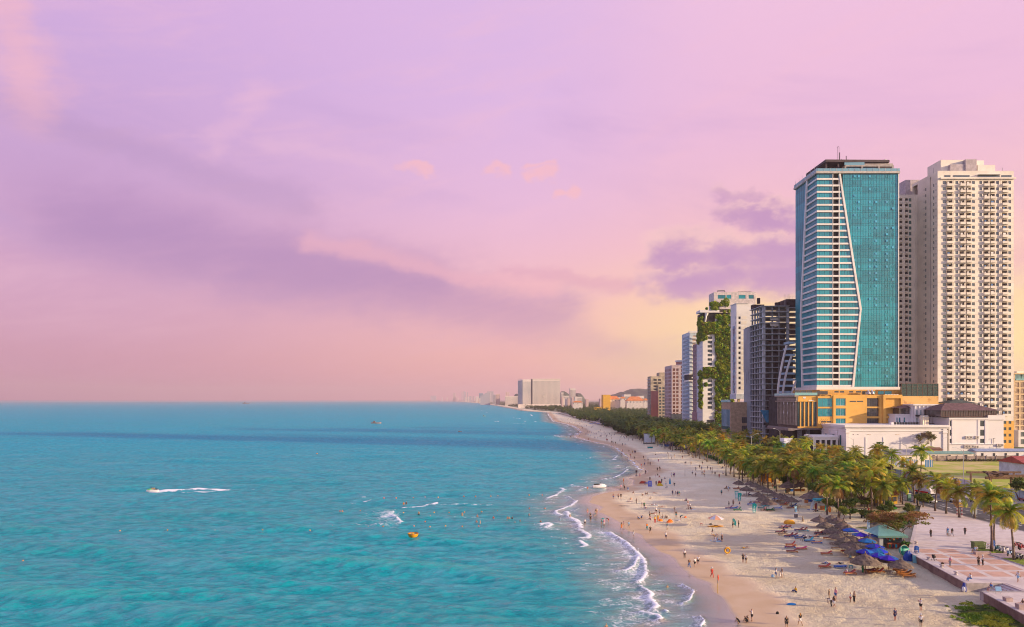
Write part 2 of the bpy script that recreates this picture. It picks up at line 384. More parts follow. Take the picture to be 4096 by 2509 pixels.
foam('R3', [(730,390),(810,445),(745,460)], .42, 1.0)
foam('R3', [(590,70),(650,90),(715,135),(735,195)], .5, 2.6)
foam('R3', [(210,165),(300,150),(350,175),(280,200)], .6, 3.0)
foam('R2', [(430,915),(480,930),(380,1000),(280,1035)], .5, 1.2)
foam('R2', [(560,870),(640,890),(740,905),(640,945)], .35, 2.5, .85)
foam('R2', [(930,808),(1080,790),(1180,740),(1240,690)], .35, 1.0)
foam('R2', [(745,845),(800,838),(860,828)], .4, 1.0, .85)
foam('R2', [(640,1065),(560,1130),(470,1160),(370,1190),(385,1225),(440,1240)], .38, 2.4)
foam('R2', [(520,1190),(600,1182),(680,1150)], .16, .6, .8)
foam('R2', [(510,1010),(570,1040),(610,1070)], .3, 3.0, .7)
foam('R2', [(510,1200),(530,1260),(600,1300),(680,1390)], .5, 3.5)
foam('R2', [(1030,1450),(1090,1490)], .3, 2.5)
foam('R2', [(1060,570),(1120,525)], .5, 1.0, .8); foam('R2', [(1090,670),(1180,690),(1280,640)], .25, 1.5, .75)
foam('A6', [(870,262),(990,262),(1100,255),(1220,225)], .55, .6)
foam('A6', [(1250,232),(1450,232),(1640,238),(1830,245)], .3, 1.2, .62)
foam('A6', [(410,152),(440,152)], .3, .4, .9); foam('A6', [(440,205),(500,202)], .5, .5); foam('A6', [(260,230),(360,225)], .4, 1.5, .6)
foam('A6', [(740,347),(790,385),(838,425)], .4, 9.0); foam('A6', [(240,445),(450,450),(700,440)], .5, 3.0, .55)
foam('A6', [(1320,395),(1480,392),(1650,385)], .3, 1.0, .58)
foam('V', [(365,1181),(420,1180),(480,1176),(543,1179)], 1.1, .3, 1.4); foam('V', [(440,1184),(500,1183),(530,1181)], .5, .3); foam('V', [(555,1175),(610,1177)], .4, .2, .6)
for pts in ([(600,462),(700,460),(820,458)], [(370,540),(500,530),(690,528),(870,532)], [(745,372),(830,378)], [(385,485),(520,515)], [(670,255),(740,290)], [(330,228),(360,232)],
   [(150,165),(260,160)], [(160,105),(270,100)], [(1040,615),(1085,650)], [(1880,980),(1935,990)], [(1800,1075),(1860,1075)], [(540,180),(700,215)], [(800,240),(1000,330)]):
 foam('B2', pts, .9, 2.0, .8)
for pts in ([(550,420),(720,425)], [(600,387),(625,387)], [(640,370),(690,371)], [(700,380),(735,382)], [(850,470),(945,482)], [(680,515),(725,505)], [(950,505),(1110,512)], [(870,525),(1000,525)], [(1040,440),(1060,455)], [(790,470),(805,470)], [(365,395),(380,396)], [(840,385),(1000,395)], [(470,400),(560,402)], [(950,425),(1100,410)], [(300,360),(500,372)]):
 foam('H1', pts, 1.6, 3.0, .8)
random.seed(11)
for i in range(46):
 yv = 290*(1.045**i)
 if yv > 4500: break
 x0 = float(S(np.array(yv)))
 FOAM.append(([Vector((x0-1.0-random.random()*1.5, yv, 0)), Vector((float(S(np.array(yv*1.03)))-1.6-random.random()*2, yv*1.035, 0))], .45+yv*.0006, 1.8+yv*.002, .8+random.random()*.25))
 if random.random() < .8:
  dx = random.uniform(5, 28); FOAM.append(([Vector((x0-dx, yv, 0)), Vector((x0-dx+random.uniform(2, 7), yv*1.02, 0))], .45+yv*.0006, 2., random.uniform(.5, .95)))
def water_material():
 m = bpy.data.materials.new('sea_water'); m.use_nodes = True; nt = m.node_tree; nt.nodes.remove(nt.nodes['Principled BSDF'])
 geo = nt.nodes.new('ShaderNodeNewGeometry'); P = geo.outputs['Position']; sp = nt.nodes.new('ShaderNodeSeparateXYZ'); nt.links.new(P, sp.inputs[0])
 X, Y, Z = (E(nt, sp.outputs[i]) for i in range(3))
 deep, thin, fo, hgt, calm = attr(nt, 'deep'), attr(nt, 'thin'), attr(nt, 'foam'), attr(nt, 'hgt'), attr(nt, 'calm')
 Q = comb(nt, X*.55+Y*.1, Y*1.0-X*.12, 0.0)
 big = noise(nt, Q, .012, 3)
 c = mixc(nt, (Y+big*260-130).ss(90, 520), (.001, .355, .345), (.001, .41, .56))
 c = mixc(nt, big.ss(.35, .65)*.4, c, (.001, .42, .47))
 c = mixc(nt, noise(nt, comb(nt, X*.6, Y, 0.0), .55, 6, .72).ss(.42, .60)*.62, c, (.0, .15, .20))  # dark patches stand for wave faces reflecting less sky, painted into the colour
 c = mixc(nt, noise(nt, comb(nt, X*.5+90.0, Y*.9, 0.0), .11, 8, .76).ss(.48, .62)*.45, c, (.10, .37, .44))
 c = mixc(nt, (hgt*1.0).ss(.2, .8)*.35, c, (.02, .46, .36))
 murk = mixc(nt, noise(nt, Q, .3, 4).ss(.35, .65), (.34, .30, .27), (.20, .33, .30))
 c = mixc(nt, deep, murk, c)
 df = nt.nodes.new('ShaderNodeSubsurfaceScattering'); df.falloff = 'BURLEY'; nt.links.new(c, df.inputs['Color'])
 df.inputs['Scale'].default_value = 80.0; df.inputs['Radius'].default_value = (.6, 1.0, 1.0)
 d0 = nt.nodes.new('ShaderNodeBsdfDiffuse'); nt.links.new(c, d0.inputs[0])
 rip = noise(nt, Q, .55, 5, .68, .4)*1.9+noise(nt, Q, 1.9, 4, .65, .3)*.6+noise(nt, Q, .10, 3, .5)*1.6
 bn = nt.nodes.new('ShaderNodeBump'); bn.inputs['Distance'].default_value = .40
 nt.links.new((.06+(1-calm)*.92).k, bn.inputs['Strength']); nt.links.new(rip.k, bn.inputs['Height'])
 nt.links.new(bn.outputs[0], d0.inputs['Normal'])
 dm = nt.nodes.new('ShaderNodeMixShader'); nt.links.new((deep*.82).k, dm.inputs[0]); nt.links.new(d0.outputs[0], dm.inputs[1]); nt.links.new(df.outputs[0], dm.inputs[2])
 gl = nt.nodes.new('ShaderNodeBsdfGlossy'); gl.inputs['Roughness'].default_value = .12; nt.links.new(bn.outputs[0], gl.inputs['Normal'])
 gl.inputs['Color'].default_value = (.56, .88, 1.0, 1)
 lw = nt.nodes.new('ShaderNodeLayerWeight'); lw.inputs[0].default_value = .5; nt.links.new(bn.outputs[0], lw.inputs['Normal'])
 fr = E(nt, lw.outputs['Facing']).clamp().pow(5.0)
 fac = (fr*1.45+.01).min(.66)*(.40+.60*(1-Y.ss(90, 520)))
 fac = fac+(calm*.14)
 ms = nt.nodes.new('ShaderNodeMixShader'); nt.links.new(fac.k, ms.inputs[0]); nt.links.new(dm.outputs[0], ms.inputs[1]); nt.links.new(gl.outputs[0], ms.inputs[2])
 tr = nt.nodes.new('ShaderNodeBsdfTransparent'); m2 = nt.nodes.new('ShaderNodeMixShader')
 nt.links.new((thin*.93).k, m2.inputs[0]); nt.links.new(ms.outputs[0], m2.inputs[1]); nt.links.new(tr.outputs[0], m2.inputs[2])
 fq = comb(nt, X*.8, Y*1.0, 0.0)
 lace = noise(nt, fq, 1.1, 6, .72, 1.2); lace2 = noise(nt, fq, 3.5, 4, .7, 1.5)
 fm = (fo+(lace-.5)*1.7+(lace2-.5)*1.1).ss(.44, .92)*fo.ss(.03, .2)
 fd = nt.nodes.new('ShaderNodeBsdfDiffuse'); fd.inputs[0].default_value = (.88, .88, .9, 1)
 m3 = nt.nodes.new('ShaderNodeMixShader'); nt.links.new(fm.k, m3.inputs[0]); nt.links.new(m2.outputs[0], m3.inputs[1]); nt.links.new(fd.outputs[0], m3.inputs[2])
 nt.links.new(m3.outputs[0], nt.nodes['Material Output'].inputs[0])
 return m
WATER = water_material()
def foam_field(X, Y):
 f = np.zeros_like(X); crest = np.zeros_like(X)
 for pts, wd, tr, st in FOAM:
  for a, b in zip(pts[:-1], pts[1:]):
   x0, x1 = min(a.x, b.x)-tr-wd*3, max(a.x, b.x)+wd*3; y0, y1 = min(a.y, b.y)-wd*3-tr*.5, max(a.y, b.y)+wd*3+tr*.5
   i = np.nonzero((X > x0) & (X < x1) & (Y > y0) & (Y < y1))
   if len(i[0]) == 0: continue
   px, py = X[i], Y[i]; dx, dy = b.x-a.x, b.y-a.y; L2 = dx*dx+dy*dy+1e-6
   t = np.clip(((px-a.x)*dx+(py-a.y)*dy)/L2, 0, 1); ex, ey = px-(a.x+t*dx), py-(a.y+t*dy); d = np.hypot(ex, ey)
   ww = wd*(.55+.95*vnoise(px*.9+3, py*.9))
   v = np.exp(-(d/ww)**2)*1.1*st*(.62+.62*vnoise(px*1.7, py*1.7+5))
   trail = np.where(ex < 0, 70e-2*np.clip(1-d/tr, 0, 1)**.7, 0)*st*(.7+.5*vnoise(px*.45, py*.45+7))
   f[i] = np.maximum(f[i], np.maximum(v, trail)); crest[i] = np.maximum(crest[i], np.exp(-(d/(wd*1.6))**2)*st)
 return f, crest
def build_sea():
 ys = [-80., -40, 0, 30, 45, 55, 62]; yy = 68.
 while yy < 30000: ys.append(yy); yy += max(.22, yy*yy/(F*H)*2.0) if yy < 900 else yy*.022
 ys += [60000.]
 u = np.linspace(0, 1, 640)
 Y, U = np.meshgrid(np.array(ys), u, indexing='ij')
 xl = np.minimum(-1.0*np.abs(Y)-30, -60); xr = S(Y)+2.0
 X = xl+(xr-xl)*(1-(1-U)**1.12)
 s = X-S(Y)
 calm = sm(s, -11-4*fbm(Y*.05, Y*0, 2, 3), -4)
 amp = (1-sm(s, -16, -3))*(.35+.65*(1-sm(s, -50, -10)))
 amp = amp*(1-sm(Y, 500, 1200))
 Z = np.zeros_like(X); rs = np.random.RandomState(3)
 wx = X+6*fbm(X*.03, Y*.03, 2, 20); wy = Y+14*fbm(X*.02+9, Y*.03, 3, 21)
 for k in range(20):
  lam = 2.6*(1.14**k); th = rs.normal(.2, .55); kx, ky = math.sin(th), -math.cos(th)
  ph = 2*PI*(wx*kx+wy*ky)/lam+rs.rand()*6.28; a = .027*lam**.56
  dy = np.maximum(.22, Y*Y/(F*H)*2.0)
  a = a*np.clip(1.5-dy/(lam*.30), 0, 1)*.8*(.5+1.1*vnoise(X/(lam*3.1)+k*9, Y/(lam*2.3), 30+k))
  Z += a*(2*(0.5+.5*np.sin(ph))**1.7-.85)
 Z = Z*amp
 f, crest = foam_field(X, Y)
 Z = Z+crest*.28*(s < -3)+crest*.04
 caps = (fbm(X*.07, Y*.07, 3, 50)-.5)
 f = np.maximum(f, np.clip((Z-.62)*1.2, 0, .5)*(caps > .05)*(Y < 500))
 zone = sm(s, -30, -16)*(1-sm(s, -8, -3))*(1-sm(Y, 700, 1500)); f = np.maximum(f, zone*(.10+.42*sm(fbm(X*.35, Y*.5, 4, 90), .46, .62)))
 calm = calm*(.55+.45*sm(fbm(X*.1, Y*.16, 3, 95), .35, .55))
 deep = 1-sm(s+8*(fbm(X*.08, Y*.08, 3, 70)-.45), -24, -9)
 thin = sm(s, -9, -.5)
 me = gridmesh('sea', X, Y, Z, WATER, dict(deep=deep, thin=thin, foam=f, hgt=np.clip(Z, 0, 1), calm=calm))
 o = meshobj('sea', me); o['kind'] = 'structure'
 b = MB(); b.quad((-60000,-6000,-2.),(-30,-6000,-2.),(-30,60000,-2.),(-60000,60000,-2.))
 me = b.mesh('open_sea', WATER)
 for k, v in (('deep', 1.), ('thin', 0.), ('foam', 0.), ('hgt', 0.), ('calm', 0.)):
  a = me.attributes.new(k, 'FLOAT', 'POINT'); a.data.foreach_set('value', [v]*4)
 o = meshobj('open_sea', me); o['kind'] = 'structure'
build_sea()
SILL = None
WHITE = mat('white_paint', (.80,.77,.74), .6, .06, .15, coords='World'); CREAM = mat('cream_render', (.82,.75,.65), .75, .07, .12, bump=.1, coords='World')
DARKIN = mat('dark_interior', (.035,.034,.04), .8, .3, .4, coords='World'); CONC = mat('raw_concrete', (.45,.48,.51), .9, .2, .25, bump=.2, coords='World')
YEL = mat('ochre_render', (.78,.44,.10), .7, .06, .1, coords='World'); PALEB = mat('pale_blue_panel', (.42,.60,.74), .5, .08, .3, coords='World')
FRAME = mat('window_frame', (.16,.15,.15), .5, .1); WFRAME = mat('white_window_frame', (.70,.70,.70), .5, .05)
GW = glassmat('window_glass', (.05,.085,.095), .30, .08, objvar=.5); GB = glassmat('dark_pane', (.045,.05,.06), .22, .1)
TEAL = glassmat('teal_curtain_glass', (.001,.27,.335), .20, .04, .26, .035, objvar=.6, wob=.05); TEALV = glassmat('opening_glass', (.02,.36,.46), .35, .05)
TBAL = glassmat('railing_glass', (.16,.40,.42), .35, .05)
def wallgrid(mb, face, a0, a1, z0, z1, us, zs, pos, depth=.25):
 """front skin of a wall with real openings: us / zs are lists of (from, to); the reveals go 'depth' inwards"""
 def P(u, z, d=0.0):
  if face == 'F': return (u, pos+d, z)
  if face == 'L': return (pos+d, u, z)
  if face == 'R': return (pos-d, u, z)
  return (u, pos-d, z)
 def q(u0, u1, za, zb):
  if u1-u0 > 1e-4 and zb-za > 1e-4: mb.quad(P(u0,za), P(u1,za), P(u1,zb), P(u0,zb))
 us = sorted(us); zs = sorted(zs); zz = z0
 for za, zb in zs:
  q(a0, a1, zz, za); uu = a0
  for ua, ub in us:
   q(uu, ua, za, zb); uu = ub
   mb.quad(P(ua,za), P(ub,za), P(ub,za,depth), P(ua,za,depth)); mb.quad(P(ua,zb,depth), P(ub,zb,depth), P(ub,zb), P(ua,zb))
   mb.quad(P(ua,za), P(ua,za,depth), P(ua,zb,depth), P(ua,zb)); mb.quad(P(ub,za,depth), P(ub,za), P(ub,zb), P(ub,zb,depth))
  q(uu, a1, za, zb); zz = zb
 q(a0, a1, zz, z1)
_wm = {}
def winmesh(w_, h_, bars=1, fm=None, gm=None, rail=False):
 fm = fm or FRAME; gm = gm or GW; k = (round(w_,2), round(h_,2), bars, fm.name, gm.name, rail)
 if k in _wm: return _wm[k]
 b = MB(); t = .07
 b.mi = 1; b.box(-w_/2+t, w_/2-t, -.01, .02, -h_/2+t, h_/2-t)
 b.mi = 0; b.box(-w_/2, w_/2, -.05, .05, h_/2-t, h_/2); b.box(-w_/2, w_/2, -.05, .05, -h_/2, -h_/2+t)
 b.box(-w_/2, -w_/2+t, -.05, .05, -h_/2+t, h_/2-t); b.box(w_/2-t, w_/2, -.05, .05, -h_/2+t, h_/2-t)
 for i in range(bars):
  x = -w_/2+w_*(i+1)/(bars+1); b.box(x-.03, x+.03, -.04, -.012, -h_/2+t, h_/2-t)
 if rail: b.box(-w_/2+.03, w_/2-.03, -.16, -.12, -h_/2+.9, -h_/2+.96)
 _wm[k] = b.mesh('window', [fm, gm]); return _wm[k]
ROT = dict(F=0, L=-PI/2, R=PI/2, B=PI)
def wpos(face, u, z, pos, depth, off):
 p = dict(F=(u, pos+depth, z), L=(pos+depth, u, z), R=(pos-depth, u, z))[face]
 return (p[0]-off[0], p[1]-off[1], p[2]-off[2])
def windows(parent, off, face, us, zs, pos, depth=.2, name='window', skip=0.0, **k):
 n = 0
 for za, zb in zs:
  for ua, ub in us:
   if skip and random.random() < skip: continue
   meshobj(name, winmesh(ub-ua, zb-za, **k), None, parent, wpos(face, (ua+ub)/2, (za+zb)/2, pos, depth, off), (0, 0, ROT[face])); n += 1
 return n
def rows(z0, pitch, n, h): return [(z0+i*pitch, z0+i*pitch+h) for i in range(n)]
def shell(mb, x0, x1, y0, y1, z0, z1, skip='FL', t=.9):
 """the sides of a block that carry no window grid, with the roof and a parapet"""
 if 'F' not in skip: mb.quad((x0,y0,z0),(x1,y0,z0),(x1,y0,z1),(x0,y0,z1))
 if 'L' not in skip: mb.quad((x0,y1,z0),(x0,y0,z0),(x0,y0,z1),(x0,y1,z1))
 if 'R' not in skip: mb.quad((x1,y0,z0),(x1,y1,z0),(x1,y1,z1),(x1,y0,z1))
 if 'B' not in skip: mb.quad((x1,y1,z0),(x0,y1,z0),(x0,y1,z1),(x1,y1,z1))
 p = .3
 mb.box(x0+.002, x1-.002, y0+.002, y0+p, z1-.5, z1+t); mb.box(x0+.002, x1-.002, y1-p, y1-.002, z1-.5, z1+t)
 mb.box(x0+.002, x0+p, y0+p, y1-p, z1-.5, z1+t); mb.box(x1-p, x1-.002, y0+p, y1-p, z1-.5, z1+t)
 mb.quad((x0+p,y0+p,z1),(x1-p,y0+p,z1),(x1-p,y1-p,z1),(x0+p,y1-p,z1))
def tri_inside(mb, x0, x1, y0, y1, z0, z1, d=.3): mb.box(x0+d, x1-d, y0+d, y1-d, z0, z1-.05)
def glass_tower():
 Y0, X0 = 365.0, 165.0; k = 365/2700; off = (187, 379, 2.5)
 zx = lambda x: X0+(x-473)*.3578*k*1.0
 z1y = lambda y: H+(HY-560-y*.3578)*k; z2y = lambda y: H+(HY-1100-y*.3578)*k
 XR = zx(1378); ZB, ZT = 37.2, z1y(378); n = 33; fh = (ZT-ZB)/n; YB = 393.0
 t = thing('glass_tower', 'tall teal glass tower with white bands and a bent white fin', 'tower', off)
 xs = [(ZB, zx(858)), (z2y(395), zx(944)), (ZT+.8, zx(708))]
 def slant(z):
  return float(np.interp(z, [p[0] for p in xs], [p[1] for p in xs]))
 def slantL(z): return float(np.interp(z, [ZB, z2y(400), ZT], [382.0, 384.0, 376.0]))
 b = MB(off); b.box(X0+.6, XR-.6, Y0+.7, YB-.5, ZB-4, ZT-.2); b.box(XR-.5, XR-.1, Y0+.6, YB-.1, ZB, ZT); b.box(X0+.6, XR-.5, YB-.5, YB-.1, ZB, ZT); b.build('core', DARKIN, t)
 N0, N1 = zx(648), zx(714)
 mull = MB(off); spand = MB(off)
 bandm = {}
 for i in range(n):
  za, zb = ZB+i*fh, ZB+(i+1)*fh; zc = za+1.0; s0, s1 = slant(za), slant(zb); sm_ = min(s0, s1)
  bb = MB(off); zt = zc+.0
  bb.prism([(X0-.35, Y0-.45), (slant(zc)+.1, Y0-.45), (slant(zc)+.1, Y0+.2), (X0-.35, Y0+.2)], za+.05, zt); bb.build('white_band', WHITE, t)
  bb = MB(off); bb.box(X0-.45, X0+.2, Y0-.45+.68, slantL(zc), za+.05, zt); bb.build('white_band', WHITE, t)
  for (ua, ub) in ((X0, N0-.28), (N1+.28, sm_-.1)):
   g = MB((0,0,0)); w_ = ub-ua; g.box(-w_/2, w_/2, -.03, .03, 0, fh-1.0)
   meshobj('glass_strip', g.mesh('glass_strip', TEAL), None, t, ((ua+ub)/2-off[0], Y0+.12-off[1], zt-off[2]), (random.uniform(-.006,.006), 0, random.uniform(-.006,.006)))
   m_ = int(w_/1.35)
   for j in range(1, m_): mull.box(ua+w_*j/m_-.03, ua+w_*j/m_+.03, Y0+.02, Y0+.09, zt, zb+.05)
  g = MB(); w_ = slantL(zc)-Y0-.3; g.box(-w_/2, w_/2, -.03, .03, 0, fh-1.0)
  meshobj('glass_strip', g.mesh('glass_strip', TEAL), None, t, (X0+.1-off[0], Y0+.3+w_/2-off[1], zt-off[2]), (0, 0, -PI/2+random.uniform(-.006,.006)))
  for j in range(1, 11): mull.box(X0+.0, X0+.06, Y0+.3+w_*j/11-.03, Y0+.3+w_*j/11+.03, zt, zb+.05)
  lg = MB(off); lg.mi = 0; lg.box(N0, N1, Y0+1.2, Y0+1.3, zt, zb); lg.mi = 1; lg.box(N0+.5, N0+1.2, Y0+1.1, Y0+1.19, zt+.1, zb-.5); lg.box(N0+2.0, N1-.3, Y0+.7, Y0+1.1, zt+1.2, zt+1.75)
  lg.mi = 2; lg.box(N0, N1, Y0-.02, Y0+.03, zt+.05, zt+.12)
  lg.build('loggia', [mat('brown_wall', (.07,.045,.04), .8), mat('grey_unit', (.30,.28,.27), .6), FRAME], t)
 for xx in (N0-.28, N1): b = MB(off); b.box(xx, xx+.28, Y0-.5, Y0+.6, ZB, ZT); b.build('white_pier', WHITE, t)
 cols = [zx(v) for v in (760, 850, 976, 1098, 1190, 1285, 1330, 1376)]
 pm = {}
 for i in range(n):
  za, zb = ZB+i*fh, ZB+(i+1)*fh; sm_ = max(slant(za), slant(zb))
  for a, b_ in zip(cols[:-1], cols[1:]):
   a2 = max(a, min(slant(za), slant(zb))+.1)
   if b_-a2 < .5: continue
   w_ = b_-a2-.06; kk = round(w_, 2)
   if kk not in pm:
    g = MB(); g.box(-w_/2, w_/2, -.04, .04, 0, fh-.06); pm[kk] = g.mesh('glass_pane', TEAL)
   meshobj('glass_pane', pm[kk], None, t, ((a2+b_)/2-off[0], Y0+.1-off[1], za+.03-off[2]), (random.uniform(-.004,.004), 0, random.uniform(-.004,.004)))
  spand.box(sm_, XR, Y0+.03, Y0+.052, za+.95, za+1.02); spand.box(sm_, XR, Y0+.03, Y0+.052, za-.04, za+.04)
  for a in np.arange(math.ceil(sm_/1.45)*1.45, XR-.4, 1.45): mull.box(a-.03, a+.03, Y0+.0, Y0+.028, za, zb)
  for xx in (890, 938, 1060, 1132, 1250, 1318):
   if zx(xx) > sm_+.8 and random.random() < .62:
    g = MB((0,0,0)); g.box(-.55, .55, -.03, .03, -1.2, 0)
    if 'v' not in pm: pm['v'] = g.mesh('opening_window', TEALV)
    if random.random() < .55: meshobj('opening_window', pm['v'], None, t, (zx(xx)-off[0], Y0-.05-off[1], za+2.75-off[2]), (-random.choice([.03, .05, .1, .22]), 0, 0))
    else:
     for q in (-.57, .5): mull.box(zx(xx)+q, zx(xx)+q+.07, Y0-.03, Y0-.002, za+1.4, za+2.8)
     mull.box(zx(xx)-.5, zx(xx)+.5, Y0-.03, Y0-.002, za+1.4, za+1.47)
  g = MB(); a0 = slantL(za); w_ = YB-a0; g.box(-w_/2, w_/2, -.03, .03, 0, fh-.05)
  meshobj('side_glass', g.mesh('side_glass', TEAL), None, t, (X0+.1-off[0], (a0+YB)/2-off[1], za-off[2]), (0, 0, -PI/2+random.uniform(-.004,.004)))
  spand.box(X0+.03, X0+.05, a0, YB, za+1.0, za+1.06)
  for j in range(1, 6): mull.box(X0+.0, X0+.04, a0+w_*j/6-.05, a0+w_*j/6+.05, za, zb)
 o = mull.build('mullions', mat('green_mullion', (.02,.09,.10), .4), t); o['kind'] = 'stuff'
 o = spand.build('transoms', mat('green_transom', (.015,.07,.09), .4), t); o['kind'] = 'stuff'
 for part in ((xs[0], xs[1]), (xs[1], xs[2])):
  (za, xa), (zb, xb) = part; b = MB(off); w_ = 1.15
  b.add([(xa,Y0-.7,za),(xa+w_,Y0-.7,za),(xa+w_,Y0+.3,za),(xa,Y0+.3,za),(xb,Y0-.7,zb),(xb+w_*.8,Y0-.7,zb),(xb+w_*.8,Y0+.3,zb),(xb,Y0+.3,zb)],
              [(3,2,1,0),(4,5,6,7),(0,1,5,4),(1,2,6,5),(2,3,7,6),(3,0,4,7)]); b.build('white_fin', WHITE, t)
 for za, zb in ((ZB, z2y(400)), (z2y(400), ZT)):
  b = MB(off); ya, yb = slantL(za), slantL(zb)
  b.add([(X0-.7,ya,za),(X0+.2,ya,za),(X0+.2,ya+1.4,za),(X0-.7,ya+1.4,za),(X0-.7,yb,zb),(X0+.2,yb,zb),(X0+.2,yb+1.4,zb),(X0-.7,yb+1.4,zb)],
              [(3,2,1,0),(4,5,6,7),(0,1,5,4),(1,2,6,5),(2,3,7,6),(3,0,4,7)]); b.build('white_fin', WHITE, t)
 b = MB(off); b.box(XR-.1, XR+.35, Y0-.4, Y0+.6, ZB, ZT); b.build('corner_post', WHITE, t)
 b = MB(off); b.box(X0-.7, XR+.5, Y0-.9, YB+.4, ZB-1.6, ZB-.02); b.build('base_slab', WHITE, t)
 b = MB(off); b.box(X0-.9, XR+.6, Y0-1.0, YB+.5, ZT, ZT+1.1); b.build('roof_slab', mat('roof_edge', (.50,.46,.43), .7), t)
 zr = ZT+1.1
 b = MB(off); b.box(X0-.7, XR+.4, Y0-.85, Y0-.8, zr, zr+1.5); b.box(X0-.75, X0-.7, Y0-.85, YB+.3, zr, zr+1.5); b.build('glass_railing', TBAL, t)
 b = MB(off)
 for i in range(14): b.box(X0+i*3.3, X0+i*3.3+.12, Y0-.95, Y0-.86, zr, zr+1.6)
 for i in range(6): b.box(X0-.86, X0-.76, Y0+1+i*5, Y0+1.15+i*5, zr, zr+3.2)
 o = b.build('railing_posts', mat('post_grey', (.5,.48,.46), .5), t)
 xa = zx(800); b = MB(off); zq = zr+4.3
 for q0, q1 in ((xa, xa+.9), (zx(990), zx(1005)), (zx(1180), zx(1195)), (XR-2.2, XR-1.2)): b.box(q0, q1, Y0+2, Y0+3, zr, zr+3.5)
 b.box(xa, XR-1.2, Y0+2.002, Y0+3, zr+3.5, zq); b.box(xa, XR-1.2, Y0+5, YB-4, zr, zr+3.45); b.box(zx(1030), XR-1.2, Y0+2.9, YB-4, zr+3.5, zq+1.2); b.build('roof_pavilion', mat('warm_grey', (.40,.36,.34), .8), t)
 for a, c in ((zx(820), zx(985)), (zx(1010), zx(1175))):
  b = MB(off); b.box(a, c, Y0+3.1, Y0+3.2, zr, zr+3.2); b.build('pavilion_glass', TEALV, t)
 b = MB(off); b.box(xa, zx(1025), Y0+2.1, Y0+2.16, zq, zq+1.8); b.build('glass_railing', TBAL, t)
 DK = mat('dark_canopy', (.07,.05,.06), .7)
 b = MB(off); zc = zr+5.9
 b.prism([(170.3, Y0+1.6), (205.4, Y0+2.2), (205.4, YB-3), (169.8, YB-3)], zc, zc+1.3); b.build('canopy_roof', DK, t)
 b = MB(off)
 for xx, yy in ((171, 3), (177.6, 3), (170.6, 12), (171, 22), (184, 6)): b.box(xx, xx+.8, Y0+yy, Y0+yy+.8, zr, zc)
 b.box(176, 184, Y0+8, Y0+20, zr, zc-.3); b.build('canopy_column', DK, t)
 b = MB(off)
 b.add([(zx(720),Y0+1,zr),(zx(800),Y0+1,zr+3.6),(zx(800),Y0+4,zr+3.6),(zx(720),Y0+4,zr),(zx(720),Y0+1,zr+.5),(zx(800),Y0+1,zr+4.2),(zx(800),Y0+4,zr+4.2),(zx(720),Y0+4,zr+.5)],
          [(3,2,1,0),(4,5,6,7),(0,1,5,4),(1,2,6,5),(2,3,7,6),(3,0,4,7)]); b.build('stair', DK, t)
 b = MB(off)
 for xx, hh, rr in ((778,9,.09),(798,9,.09),(806,6,.2),(826,2.4,.09),(880,4,.22),(1068,1.5,.2),(690,1.3,.1)): b.tube([(zx(xx),Y0+8,zc+1.4),(zx(xx),Y0+8,zc+1.4+hh)], rr, 5)
 b.tube([(zx(778),Y0+8,zc+9.8),(zx(785),Y0+8,zc+11),(zx(798),Y0+8,zc+10.4)], .09, 5); b.build('antenna', DK, t)
 for i in range(6): b = MB(off); x_ = zx(1075)+i*2.1; b.box(x_, x_+1.5, Y0+4, Y0+5, zq+1.2, zq+2.2); b.build('air_unit', WHITE, t)
 b = MB(off); b.box(zx(1280), zx(1296), Y0+4, Y0+5.5, zq+1.2, zq+4); b.build('chimney', WHITE, t)
 b = MB(off)
 for i in range(9):
  z_ = ZB-3+i*3.6; b.box(158+i*.42, X0+.3, 394, 401, z_, z_+1.2)
 b.build('low_wing', PALEB, t)
 b = MB(off); b.box(159.5, X0, 396.5, 401, ZB-4, ZB+22); b.build('low_wing_core', DARKIN, t)
 for j, (x0_, top, yy) in enumerate(((154.5, 62, 393.0), (157.2, 56, 392.4), (162.2, 46, 391.8))):
  pts = [(x0_+5.2*(s_**1.6), yy, ZB-5+(top-ZB+5)*s_) for s_ in np.linspace(0, 1, 8)]
  b = MB(off)
  for p, q in zip(pts[:-1], pts[1:]):
   b.add([(p[0],yy,p[2]),(p[0]+.8,yy,p[2]),(p[0]+.8,yy+1.2,p[2]),(p[0],yy+1.2,p[2]),(q[0],yy,q[2]),(q[0]+.8,yy,q[2]),(q[0]+.8,yy+1.2,q[2]),(q[0],yy+1.2,q[2])],
                  [(3,2,1,0),(4,5,6,7),(0,1,5,4),(1,2,6,5),(2,3,7,6),(3,0,4,7)])
  b.build('curved_fin', WHITE, t)
 A = lambda x, Yd=355.0: (3100+x*.15905-CX)/F*Yd
 AZ = lambda y, Yd=355.0: H+(HY-1540-y*.15905)/F*Yd
 PX0, PX1, PY0, PY1 = 150.0, 206.0, 355.0, 396.0; zt = AZ(285)
 b = MB(off); zlow = AZ(1090)
 b.box(PX0+.6, PX1, PY0+.8, PY1, zlow, zt-.05); b.build('podium_core', DARKIN, t)
 xA, xB, xC = A(570), A(1055), A(1432)
 b = MB(off)
 wallgrid(b, 'F', xA, xB, AZ(400), zt, [], [], PY0)
 wallgrid(b, 'F', xA, xB, zlow, AZ(1060), [], [], PY0)
 wallgrid(b, 'F', xB, xC, AZ(1085), zt+.0, [(xB+.08, xC-.25)], [(AZ(795), AZ(590)), (AZ(550), AZ(335))], PY0-1.0, .8)
 b.quad((xB,PY0+.3,zlow),(xB,PY0-1,zlow),(xB,PY0-1,zt),(xB,PY0+.3,zt))
 P2 = lambda x: (3100+x*.3578-CX)/F*353.6
 Z2 = lambda y: H+(HY-1100-y*.3578)/F*353.6
